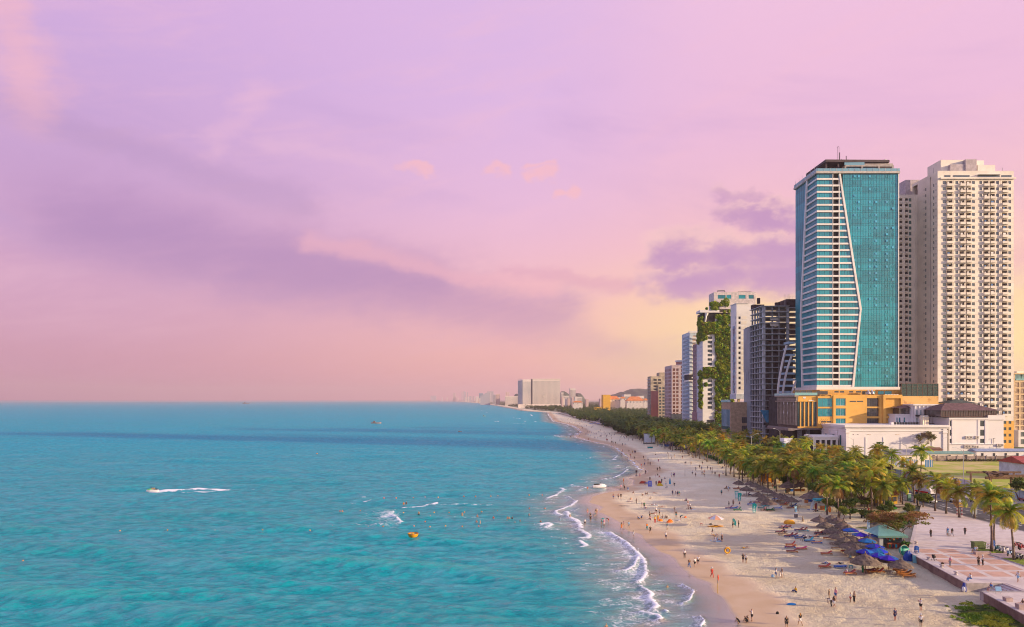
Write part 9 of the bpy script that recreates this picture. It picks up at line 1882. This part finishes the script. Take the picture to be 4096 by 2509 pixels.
DATA = '''R5 126 604 st b white-shirt black-trousers|alone between wet and dry sand
R5 187 733 wa b brown-shirt blue-trousers|with a bag, left of two white tops
R5 262 718 wb b white-shirt black-shorts|middle of the three strolling by the water
R5 306 690 wa b white-shirt black-shorts|right of the three strolling by the water
R5 487 858 wa f red-shirt red-trousers|with a white hat beside the red flag|hat
R5 896 660 ar f black-shirt black-shorts|left of the facing pair mid sand|long
R5 936 670 st l white-shirt black-shorts|right of the facing pair mid sand
R5 1330 865 st r white-shirt blue-shorts|with a dark sash in the family of three|long
R5 1382 866 st l white-dress none|smallest of the family of three|long .75
R5 1407 858 st l brown-shirt white-shorts|tallest of the family of three
R5 1590 1048 si l yellow-shirt navy-trousers|alone facing the sea
R5 1012 1432 ph l white-shirt black-shorts|phone in hand above the two crouching figures
R5 845 1462 cr l black-shirt black-shorts|left of the two at the water line
R5 955 1452 cr l black-shirt black-trousers|right of the two at the water line
R5 925 1440 cr r black-shirt none|hidden behind the right crouching figure
R5 1648 1490 wa b black-shirt white-shorts|with long blonde hair at the bottom edge|blonde
R5 1468 1530 st f black-shirt black-shorts|head only, bottom edge|brown
R5 660 562 st f white-shirt white-trousers|holding a yellow ring, front of the pair
R5 682 548 st l white-shirt none|behind the yellow ring
R5 530 398 st f white-dress none|in a long robe on the mid sand|hat
R5 618 385 st l black-dress none|with a white headscarf and dark robe|hat
R5 492 315 wa l black-shirt white-shorts|with long dark hair above the robed pair|long
R5 535 302 li r yellow-shirt none|above the robed pair
R5 556 372 si r lightblue-shirt none|between the two robed people
R5 760 205 ar r beige-shirt black-shorts|left holder of the dark teal board
R5 838 200 ar l black-shirt black-trousers|right holder of the dark teal board
R5 930 472 li r yellow-shirt none|with knees up alone on the sand|short
R5 1430 240 be l pink-shirt black-shorts|pink cap, leaning over a lounger
R5 1440 275 sb l purple-shirt black-shorts|at the foot of the upper left loungers
R5 1725 355 sb l white-shirt black-trousers|between the navy and cyan loungers
R8 320 555 st r brown-shirt beige-shorts|left of the foreground quartet
R8 393 545 st l pink-shirt blue-shorts|sun hat, back right of the foreground quartet|strawhat
R8 345 625 be l white-shirt black-trousers|white coat, front of the foreground quartet|long
R8 375 635 wa r brown-shirt white-shorts|turning away in the foreground quartet|long
R8 555 578 st l white-shirt red-shorts|child in red shorts facing a woman|short .85
R8 597 580 st l beige-shirt black-trousers|long dark hair and wide black trousers|long
R8 1328 668 ph l white-shirt black-shorts|white top, alone on the right sand
R8 1046 780 st b navy-shirt navy-shorts|towel on the arm at bottom centre
R8 5 830 wa b black-shirt white-shorts|out of place|skip .01
R8 1330 850 st f white-shirt black-shorts|cap at the very bottom edge|hat
R8 555 120 st f lightblue-shirt lightblue-shorts|left of the biggest thatch|short .95
R8 517 270 sb l white-shirt pink-shorts|on the edge of a dark lounger
R8 690 258 st r green-shirt green-trousers|before the biggest thatched parasol
R8 545 95 st f lightblue-shirt navy-trousers|behind the light blue one
R8 628 130 st l black-shirt black-trousers|in the shade of the biggest thatch
R8 1557 185 cr f black-shirt black-shorts|on a stone stool at the wall edge
R8 1653 185 st l pink-shirt grey-trousers|phone to the ear on the plaza
R8 1965 176 ar l brown-shirt black-trousers|left of the standing plaza pair|long
R8 2012 172 st l white-shirt black-trousers|white headscarf, right of the plaza pair|hat
R8 1876 345 sc l white-shirt blue-trousers|golden hair, on the last stool|blonde
R8 2400 355 wa l white-shirt lightblue-shorts|long hair, striding at the right edge|brown
R8 2105 455 sc l blue-shirt grey-shorts|raising a phone at the stairs wall
R8 2278 540 sc l grey-shirt black-shorts|grey tee on the stone cube
R8 2455 640 sc l brown-shirt black-shorts|cut by the right frame edge
R8 1945 30 sc l white-shirt brown-trousers|right of the seated pair at the skip
R8 1925 35 sc l lightblue-shirt grey-shorts|left of the seated pair at the skip
A3 613 1238 st b black-shirt black-trousers|alone on the upper plaza, left
A3 950 1205 st b blue-shirt lightblue-shorts|astride a bicycle
A3 1037 1222 wa b black-shirt grey-trousers|long hair beside the bicycle rider|long
A3 1292 1195 wb b black-shirt black-trousers|striding, right on the upper plaza
R7 380 1000 li r navy-shirt blue-trousers|on the red lounger
R7 600 1000 li l grey-shirt black-shorts|face down on the blue lounger
R6 180 1005 sb l white-shirt black-shorts|at the surf stall on a mat|long
R6 160 1000 si l black-shirt black-shorts|beside the white top at the stall
R6 690 1020 st l red-shirt red-trousers|behind the thatched row
R6 500 1030 st f white-shirt navy-shorts|before the banana-like plant
A1 110 908 ar r black-shirt black-shorts|left of the pair near green lounger|long
A1 232 862 st f brown-dress none|long dark hair near the green lounger|long
A1 412 925 wa l navy-shirt white-shorts|bending towards the green lounger
A1 735 815 sb l lightblue-shirt navy-shorts|sitting behind the nearest teal banner
A1 1130 1010 sb l pink-shirt black-shorts|among the small stools
A1 1160 1000 sb l black-shirt black-shorts|by the green lounger
A1 1335 380 st f none orange-shorts|in the far grove shade
A1 95 465 st b lightblue-shirt white-shorts|beside the brown lounger
A1 1170 205 st l teal-dress none|in the grove shade
A1 1410 690 sb l navy-shirt navy-shorts|on the right far row
A1 1800 840 sb l red-shirt none|under the single pale parasol
A1 50 375 si l brown-shirt none|reclining on the brown lounger
A7 1640 610 st b teal-shirt black-shorts|towel on the shoulders, alone
A7 965 838 st b none white-shorts|white towel round the waist|short
A7 1015 895 si r navy-shirt none|on a white mat
A7 985 890 si l beige-shirt none|bent beside the navy top
A7 1010 830 si b white-shirt none|behind the navy top
A7 930 725 si l purple-shirt black-shorts|alone above the white towel man
A7 655 615 st f navy-shirt navy-shorts|left holder of the pale blue cloth
A7 715 590 be f white-shirt none|behind the pale blue cloth|short .9
A7 758 630 st b navy-shirt navy-shorts|middle of the trio on the right
A7 790 632 st b teal-shirt beige-shorts|teal top, right of the trio
A7 728 1058 st f brown-shirt teal-shorts|arms raised, brown shawl
A7 700 975 ph l brown-shirt none|behind the brown shawl|long
A7 812 1105 be r teal-shirt black-shorts|dark green top over a white towel
A7 545 1310 st r teal-shirt white-shorts|teal shawl on the lower mid beach
A7 520 1500 wa f white-shirt navy-shorts|carrying bags to the water
A7 1460 1435 wa l black-shirt white-shorts|double of the robed group|long .01
A7 208 1380 wa b black-shirt black-shorts|right of the walking pair by the kelp
A7 142 1318 wa b orange-shirt teal-trousers|left of the walking pair by the kelp
A7 302 1172 st f yellow-shirt red-trousers|front lifeguard in yellow
A7 362 1138 st f yellow-shirt orange-trousers|second lifeguard in yellow
A7 195 1070 ar r beige-shirt black-shorts|yellow cap, left of the lifeguards
A7 215 1100 si l pink-shirt black-shorts|sitting left of the lifeguards
A7 310 1060 st f white-shirt none|behind the front lifeguard|short .7
A7 325 980 st f white-shirt black-shorts|striped top and hat behind the lifeguards|hat
A7 390 1020 st r none black-shorts|tall, behind the lifeguards
A7 270 985 li r brown-shirt none|left of the striped top
A7 455 1070 si l beige-shirt none|left of the sitting trio
A7 505 1075 si r black-shirt none|middle of the sitting trio
A7 545 1075 si l brown-shirt black-shorts|right of the sitting trio
A7 20 1080 cr r blue-shirt navy-shorts|crouching near the wet sand
A7 280 805 li r none white-shorts|sunbather on a pale cloth
A7 430 850 li r beige-shirt none|sunbather with long hair
A7 85 870 st f green-shirt black-shorts|green and yellow top
A7 38 870 ar r brown-shirt none|left of the green and yellow top
A7 100 875 si r white-shirt purple-shorts|at the green top's feet
A7 222 690 si l grey-shirt none|sitting beside two dark bags
A7 300 570 li l brown-shirt none|by a dark green bag
A7 148 595 si l black-shirt black-shorts|right of the small sitting group
A7 105 590 si r grey-shirt none|left of the small sitting group
A7 40 615 si r beige-shirt black-shorts|head down by the small group
A7 545 465 si l black-shirt white-shorts|below the closed blue parasol
A7 700 430 be l black-shirt black-trousers|right of the closed blue parasol
A7 522 425 st l white-shirt lightblue-shorts|left of the closed blue parasol
A7 325 415 st f navy-shirt navy-trousers|left of the kite gear
A7 437 370 st f black-shirt black-trousers|behind the kite gear
A7 200 330 st b black-shirt black-shorts|behind the violet banner
A7 95 420 wa r black-shirt none|dark figure left of the violet banner
A7 490 285 si r none lightblue-shorts|alone above the kite gear
A7 400 250 si l orange-shirt none|sitting above the red cover
A7 350 215 si r black-shirt none|behind the orange sitter
A7 318 258 st r pink-shirt pink-shorts|pink child above the red cover|short .8
A7 633 240 st f white-shirt white-shorts|left of the mid beach trio
A7 675 235 st f white-shirt black-shorts|middle of the mid beach trio
A7 692 242 st b purple-shirt purple-shorts|right of the mid beach trio
A7 115 185 st b navy-shirt grey-shorts|alone at the swash
A7 350 130 st b black-shirt black-shorts|left of the yellow float group
A7 390 70 cr f yellow-shirt none|carrying a yellow float
A7 402 122 st f brown-shirt beige-shorts|right of the yellow float group
A7 1055 200 wa r white-shirt black-shorts|left player in white
A7 1118 240 st b beige-shirt black-shorts|front left player
A7 1120 120 st f grey-shirt beige-shorts|behind the net, left
A7 1198 72 st b brown-shirt black-shorts|behind the net, second
A7 1240 105 st b blue-shirt navy-shorts|behind the net, third
A7 1250 205 wa l brown-shirt brown-shorts|centre front player
A7 1290 175 wa r orange-shirt orange-shorts|orange lit player
A7 1300 235 be l yellow-shirt black-shorts|player diving low
A7 1362 100 st f brown-shirt black-shorts|behind the net, centre
A7 1418 120 st f navy-shirt black-shorts|behind the net, fourth
A7 1450 125 ph r black-shirt brown-shorts|right player reaching up
A7 1452 190 wa l brown-shirt black-shorts|front right player
A7 1510 218 st f brown-shirt brown-shorts|player by the metal post
A7 1593 268 st b red-shirt red-shorts|red player outside the court
A7 1662 185 si r white-shirt black-shorts|watching right of the court
A7 1665 70 si l teal-shirt white-shorts|above the court watcher
B1 370 185 st b none blue-shorts|bare back, left on the orange sand
B1 470 182 st b none black-shorts|bare back, middle on the orange sand
B1 522 180 st b black-shirt black-shorts|right of three on the orange sand
B1 535 800 wa b orange-dress none|orange wrap at the water line|long
B1 578 740 wa l pink-shirt none|behind the orange wrap|long .8
B1 680 778 wa b lightblue-shirt grey-shorts|pale blue top on damp sand
B1 775 952 st f white-shirt white-shorts|golden hair in the thin water|strawhat .85
B1 725 200 si l orange-shirt none|sunlit on a violet mat
B1 832 278 st l black-shirt black-trousers|slim, right of the violet mat
B1 890 600 cr l blue-shirt navy-shorts|alone crouching on grey sand
B1 755 80 cr r brown-shirt none|crouching behind the orange sand
B1 665 42 st b blue-shirt lightblue-shorts|alone with a green bag
R2 1158 932 st b pink-shirt white-shorts|left on the spit of sand
R2 1200 935 st f black-shirt black-shorts|right on the spit of sand
R2 1188 850 st r orange-shirt orange-shorts|carrying a pole in the swash
R2 1325 570 st f black-shirt black-shorts|at the tip of the upper swash
R2 1430 560 st f brown-shirt black-shorts|alone above the upper swash
R2 1612 605 wa f red-shirt purple-shorts|red top on the upper beach
R2 1485 590 st f white-shirt black-shorts|white top on the upper beach
R2 1450 595 be l grey-shirt grey-shorts|left of the white top, upper beach
R2 1445 645 st b blue-shirt navy-shorts|left of the upper trio
R2 1485 640 st b beige-shirt beige-shorts|middle of the upper trio
R2 1511 640 st b black-shirt navy-trousers|right of the upper trio
R2 1300 495 st b yellow-shirt brown-trousers|mustard top below the far bend
R2 1322 492 st b navy-shirt navy-trousers|left of the dark pair at the far bend
R2 1335 493 st b black-shirt navy-trousers|right of the dark pair at the far bend
R2 1255 485 st f black-shirt brown-shorts|alone below the far bend
R2 1178 400 st b teal-shirt white-shorts|teal top carrying a white board
R2 1773 570 wa l black-shirt black-shorts|left of the second net
R2 1803 545 st f beige-shirt none|under the second net
R2 1900 560 st b black-shirt red-shorts|right of the second net
R2 1930 630 be r black-shirt black-shorts|grappling pair, left
R2 1943 632 st l black-shirt black-shorts|grappling pair, right
R2 2005 635 st f beige-shirt black-shorts|right of the grappling pair
R2 1580 515 si l black-shirt none|sitting left of the second net
R2 1720 497 si r brown-shirt none|sitting above the second net
R2 2020 550 si r black-shirt none|in the trio by the hedge
R2 2040 548 si l black-shirt none|middle of the trio by the hedge
R2 2057 540 st l black-shirt brown-shorts|standing over the trio by the hedge
R4 72 375 st l yellow-shirt none|yellow top below the hedge
R4 365 530 st r green-shirt black-shorts|left of the pair above the court
R4 375 532 st l white-shirt black-shorts|right of the pair above the court
R4 683 480 st f yellow-dress none|pale yellow dress at the hedge end
R4 645 580 si l navy-shirt none|sitting at the promenade steps
R4 700 530 si l orange-shirt none|on the steps at the hedge end
R4 820 600 sb l lightblue-shirt none|left in the cafe group under palms
R4 845 600 sb l blue-shirt none|second in the cafe group under palms
R4 865 605 sb l yellow-shirt none|third in the cafe group under palms
R4 885 630 sb l white-shirt none|right in the cafe group under palms'''
random.seed(17)
for ln in DATA.splitlines():
 q = ln.split('|'); f_ = q[0].split(); place = q[1].strip(); hair, s = 'short', 1.0
 if len(q) > 2:
  for tk in q[2].split():
   try: s = float(tk)
   except ValueError: hair = tk
 if s < .05: continue
 p = G(f_[0], float(f_[1]), float(f_[2])); pose = f_[3]
 d = describe(pose, f_[5], f_[6], hair); lb = d+', '+place if ',' not in place else d+' '+place
 sp_ = {'sc': 'sitting', 'si': 'sitting', 'sb': 'sitting', 'cr': 'crouching', 'li': 'lying'}.get(pose)
 if sp_ and not any(w_ in place for w_ in ('sitting','crouch','lying','seated','reclin','sunbather')): lb = sp_+' '+lb
 z_ = p.z
 if pose == 'li' and 'lounger' in place: z_ += .42
 person(p.x, p.y, z_-.01, pose, f_[4], f_[5], f_[6], lb, s, hair)
WAT = '''A6 1027 352 .75 st b none black-shorts|bather standing waist deep, left of the long breaker's foam
A6 1153 388 .95 st b none black-shorts|bare-backed bather chest deep below the long breaker
A6 1503 350 1.1 st f none none|lone bather right of the long breaker
A6 1668 372 1.15 st f none black-shorts|bather in the patch of light foam
A6 1845 390 1.15 st f red-shirt none|bather with a red strap near the small groups
A6 2000 395 1.05 st b none none|bather facing away beside the dark-haired swimmer
A6 2018 395 1.15 st f none none|bather paired with the one facing away
A6 2050 392 1.25 st f black-shirt none|dark-hooded swimmer right of the bathing pair
A6 1992 435 1.1 st f none none|bather just below the bathing pair
A6 1660 440 1.0 st f none none|left bather of the couple in the middle
A6 1700 448 .9 st l none none|right bather of the couple, standing taller
A6 2080 445 1.2 st f none none|small swimmer left of the white crest
A6 2137 424 1.25 st f none none|swimmer head under the green wave
A6 165 322 1.15 st f red-shirt none|far left bather of the tiny couple
A6 190 322 1.15 st f orange-shirt none|right bather of the tiny far left couple
A6 862 242 .9 st f orange-shirt none|rider in orange at the left end of the long breaker
A6 890 238 .9 st f black-shirt none|dark rider next to the orange one
A6 2362 440 1.0 ph f none none|surfer raising arms ahead of the white crest
A6 2235 360 1.1 st f grey-shirt none|swimmer at the crest of the green wave
R3 460 118 .5 st l lightblue-shirt lightblue-shorts|wader in a pale blue wrap among the foam
R3 592 78 .5 st f beige-shirt none|wader meeting the foaming wave
R3 787 158 .3 st f white-shirt black-shorts|small wader in white on the thin water
R3 860 75 .2 st f black-shirt beige-shorts|wader with a dark top in the upper swash
R3 862 112 .25 st b black-shirt brown-shorts|wader just below the dark-topped one
R3 905 62 .2 be r teal-shirt none|wader in teal bending in the upper swash
R3 930 25 .15 st b brown-shirt beige-shorts|tall wader of the pair at the sand spit
R3 945 22 .15 st b beige-shirt none|small wader of the pair at the sand spit
R3 1003 158 .35 st r black-shirt none|left wader holding a teal ring
R3 1040 165 .35 st f pink-shirt white-shorts|wader in a white hat holding a teal ring
R3 1097 122 .25 be l black-shirt red-shorts|wader leaning down right of the ring pair
R3 1872 985 1.25 st f none none|swimmer alone in the murky shallows
R3 1068 1500 1.25 st f none none|swimmer head at the bottom edge
R2 755 925 .8 st f red-shirt none|bather in red beside the foam lace
R2 755 1215 .4 st f none pink-shorts|wader left of the dark dress
R2 1340 740 .15 st b black-shirt black-shorts|left of the couple mirrored on wet sand
R2 1348 738 .15 st b navy-shirt navy-shorts|right of the couple mirrored on wet sand
R2 1387 782 .1 st f pink-shirt pink-shorts|small pink child on the mirror sand
R2 1455 742 .1 st b black-shirt grey-shorts|dark walker right of the mirror sand
R2 1404 660 .1 st b red-shirt none|red walker above the mirror sand
R2 1220 570 .5 st f teal-shirt none|bather in teal in the upper surf
R2 1242 565 .4 st b brown-shirt none|bather right of the teal one
R2 1168 515 .5 st b navy-shirt none|dark bather by the swash bend
R2 1218 520 .9 st f green-shirt none|green-topped swimmer in the upper surf
R2 1175 470 .4 st f red-shirt none|red bather at the swash bend
R2 1272 530 .3 st b red-shirt none|dark red bather close to the upper sand
B2 690 555 .4 st b brown-shirt none|left wader of the far foam pair
B2 793 548 .4 st b black-shirt none|right wader of the far foam pair
B2 825 460 .4 st f black-shirt none|wader far out by the pale shallows
B2 175 540 1.0 ph f pink-shirt none|pinkish splashing bather off the far beach
B2 212 548 1.25 st f black-shirt none|dark head beside the splashing bather
B2 805 300 .5 st b navy-shirt none|dark wader in the far surf
B2 1035 625 1.0 st l black-shirt none|swimmer beside the little white crest
B2 1222 610 .1 st f red-shirt red-shorts|bright red walker at the far water edge'''
random.seed(19)
for ln in WAT.splitlines():
 q = ln.split('|'); f_ = q[0].split(); p = at(*src(f_[0], float(f_[1]), float(f_[2])), .02)
 h = 'short' if 'hat' not in q[1] else 'hat'; z_ = max(-float(f_[3]), min(0, gz(p.x, p.y)) if float(f_[3]) < .2 else -9)
 person(p.x, p.y, -float(f_[3]), f_[4], f_[5], f_[6], f_[7], q[1].strip(), 1.0, h)
t = person(pj.x+.0, pj.y, .55, 'sb', 'l', 'orange-shirt', 'black-shorts', 'front rider in an orange life vest on the jet ski'); t.location = (pj.x-.1, pj.y, .25); t = person(pj.x+.5, pj.y, .3, 'sb', 'l', 'yellow-shirt', 'navy-shorts', 'rear rider in a yellow orange vest on the jet ski'); t.location = (pj.x+.55, pj.y, .3)
p = floatat('A6', 965, 600); person(p.x, p.y, .0, 'sb', 'f', 'yellow-shirt', 'orange-trousers', 'lifeguard in yellow seated in the yellow round boat')
CRD = [('dark tiny figure in the crowd on the second beach stretch', 'crowd on the second beach stretch', 'B2', [(1050,295),(1085,330),(1165,370),(1190,375),(920,470),(960,440),(990,430),(1010,465),(1030,460),(1050,460),(955,490),(1010,530),(965,265),(1140,275),(1175,280),(1300,320),(1330,300),(1510,390),(1200,440),(1290,450),(1340,470),(1380,480),(1410,475),(1270,500),(1165,485),(1215,490),(1500,530),(1520,535),(1535,520),(1545,490),(1600,500),(1600,440),(1640,480),(1660,540),(1680,505),(1735,485),(1770,530),(1380,575),(1440,560),(1660,630),(1685,635),(1780,590),(1980,640),(1780,680),(1795,690),(1820,705),(1875,710),(2040,745),(2105,720),(1855,495),(1995,540),(2020,535),(2080,530),(2090,590),(2180,625),(2285,620),(2315,605),(2365,605),(2395,580),(2140,555),(1925,440),(1945,435),(1985,410),(1590,280),(1590,310),(2120,500),(2100,500),(1475,430),(2450,570),(1650,600),(1245,430)]),
 ('tiny dot-like figure in the farthest beach crowd', 'farthest beach crowd', 'B2', [(320,30),(345,35),(380,100),(410,105),(425,110),(460,40),(480,170),(510,180),(540,180),(555,180),(570,130),(600,140),(630,140),(660,160),(680,130),(720,130),(730,195),(770,200),(740,110),(790,130),(830,130),(850,200),(905,200),(920,150),(945,190),(975,200),(1000,190),(1030,205),(1060,190),(1090,200),(1130,130),(1150,190),(1170,140),(1210,170),(1230,175),(1250,180),(1270,140),(1300,130),(1330,160),(1350,140),(1380,190),(1410,170),(1440,190),(1460,180),(1480,140),(1510,150),(1540,160),(870,80),(810,60),(650,80),(1100,160),(1200,110),(900,230),(1010,230),(440,170),(365,150)])]
random.seed(23)
for lb, gp, r_, pts in CRD:
 for a, c in pts:
  p = G(r_, a, c); po = random.choice(['st','st','wa','wb','st','si','ar']); co_ = random.choice(['black','navy','brown','grey','white','red','blue','black','beige','teal'])
  person(p.x, p.y, max(p.z, -.3), po, random.choice('fblr'), co_+'-shirt', random.choice(['black','navy','white','brown'])+'-shorts', lb, 1.08, random.choice(['short','long']), gp)
p = G('R7', 2020, 910); t = thing('pushchair', 'empty black pushchair on the plaza edge', 'pushchair', tuple(p), .6); b = MB(); b.tube([(-.3,0,.15),(.35,0,.95),(.45,0,1.05)], .02, 5); b.tube([(.3,0,.12),(-.2,0,.8)], .02, 5); b.build('frame', TYRE, t); b = MB(); b.cbox((0,0,.55), (.5,.4,.3), 0, .2); b.cbox((-.15,0,.85), (.4,.4,.25)); b.build('seat', mat('pram_black', (.03,.03,.035), .7), t)
for x_ in (-.32,.32): b = MB(); ring(b, (x_,-.22,.12), .12, .025, 10); ring(b, (x_,.22,.12), .12, .025, 10); b.build('wheel', TYRE, t)
p = G('A2', 250, 545); t = thing('penguin_bin', 'blue and white penguin-shaped figure at the foot of the wall corner', 'litter bin', tuple(p)); b = MB(); b.lathe([(0,0),(.3,.02),(.34,.4),(.3,.8),(.2,1.05),(.21,1.2),(.14,1.38),(0,1.42)], 12); b.build('body', mat('dark_blue_body', (.03,.05,.30), .5), t, True); b = MB(); b.lathe([(0,.08),(.2,.12),(.26,.4),(.2,.8),(0,.95)], 10, (-.13,-.12,0)); b.build('front', WFRAME, t, True)
p = G('R5', 672, 560); b = MB(); t = thing('swim_ring', 'big yellow swim ring held by the pair in white', 'swim ring', (p.x+.15, p.y-.35, p.z+.95)); ring(b, (0,0,0), .48, .16, 16); b.build('ring_body', mat('ring_yellow', (.75,.38,.02), .4), t)
p = at(*src('R3', 1020, 120), .1); b = MB(); t = thing('swim_ring', 'teal and white swim ring held in the shallow water', 'swim ring', (p.x, p.y-.3, .55)); ring(b, (0,0,0), .36, .12, 14); b.build('ring_body', lcol('teal'), t)
p = G('R2', 1200, 1130); t = thing('driftwood_branch', 'dark dead palm frond lying on the orange sand', 'driftwood', tuple(p)); b = MB()
b.tube([(-1.6,.2,.06),(0,0,.1),(1.6,-.2,.05)], .04, 5)
for i in range(9): x_ = -1.2+i*.3; b.tube([(x_,.02,.08),(x_+.35,-1.0+.1*(i % 3),.04)], .02, 4)
b.build('dead_frond', FRAME, t)
print('LONG', [k for k in LABELS if len(k.split()) > 16]); dup_ = [k for k, v in LABELS.items() if v > 1 and 'crowd' not in k]
if dup_: print('DUPLICATE LABELS', dup_)
def build_haze():
 b = MB(); b.box(-9000, 9000, -700, 16500, -4, 330); o = b.build('haze', None)
 o.data.materials.clear(); m = bpy.data.materials.new('haze'); m.use_nodes = True; nt = m.node_tree; nt.nodes.clear()
 v = nt.nodes.new('ShaderNodeVolumePrincipled'); v.inputs['Color'].default_value = (.95, .78, .84, 1); v.inputs['Density'].default_value = HAZE; v.inputs['Anisotropy'].default_value = .2
 out = nt.nodes.new('ShaderNodeOutputMaterial'); nt.links.new(v.outputs[0], out.inputs['Volume']); m.volume_intersection_method = 'FAST' if hasattr(m, 'volume_intersection_method') else None
 o.data.materials.append(m); o['kind'] = 'stuff'; o['label'] = 'pale pink evening haze over sea and shore'; o['category'] = 'haze'
HAZE = .00008
build_haze()
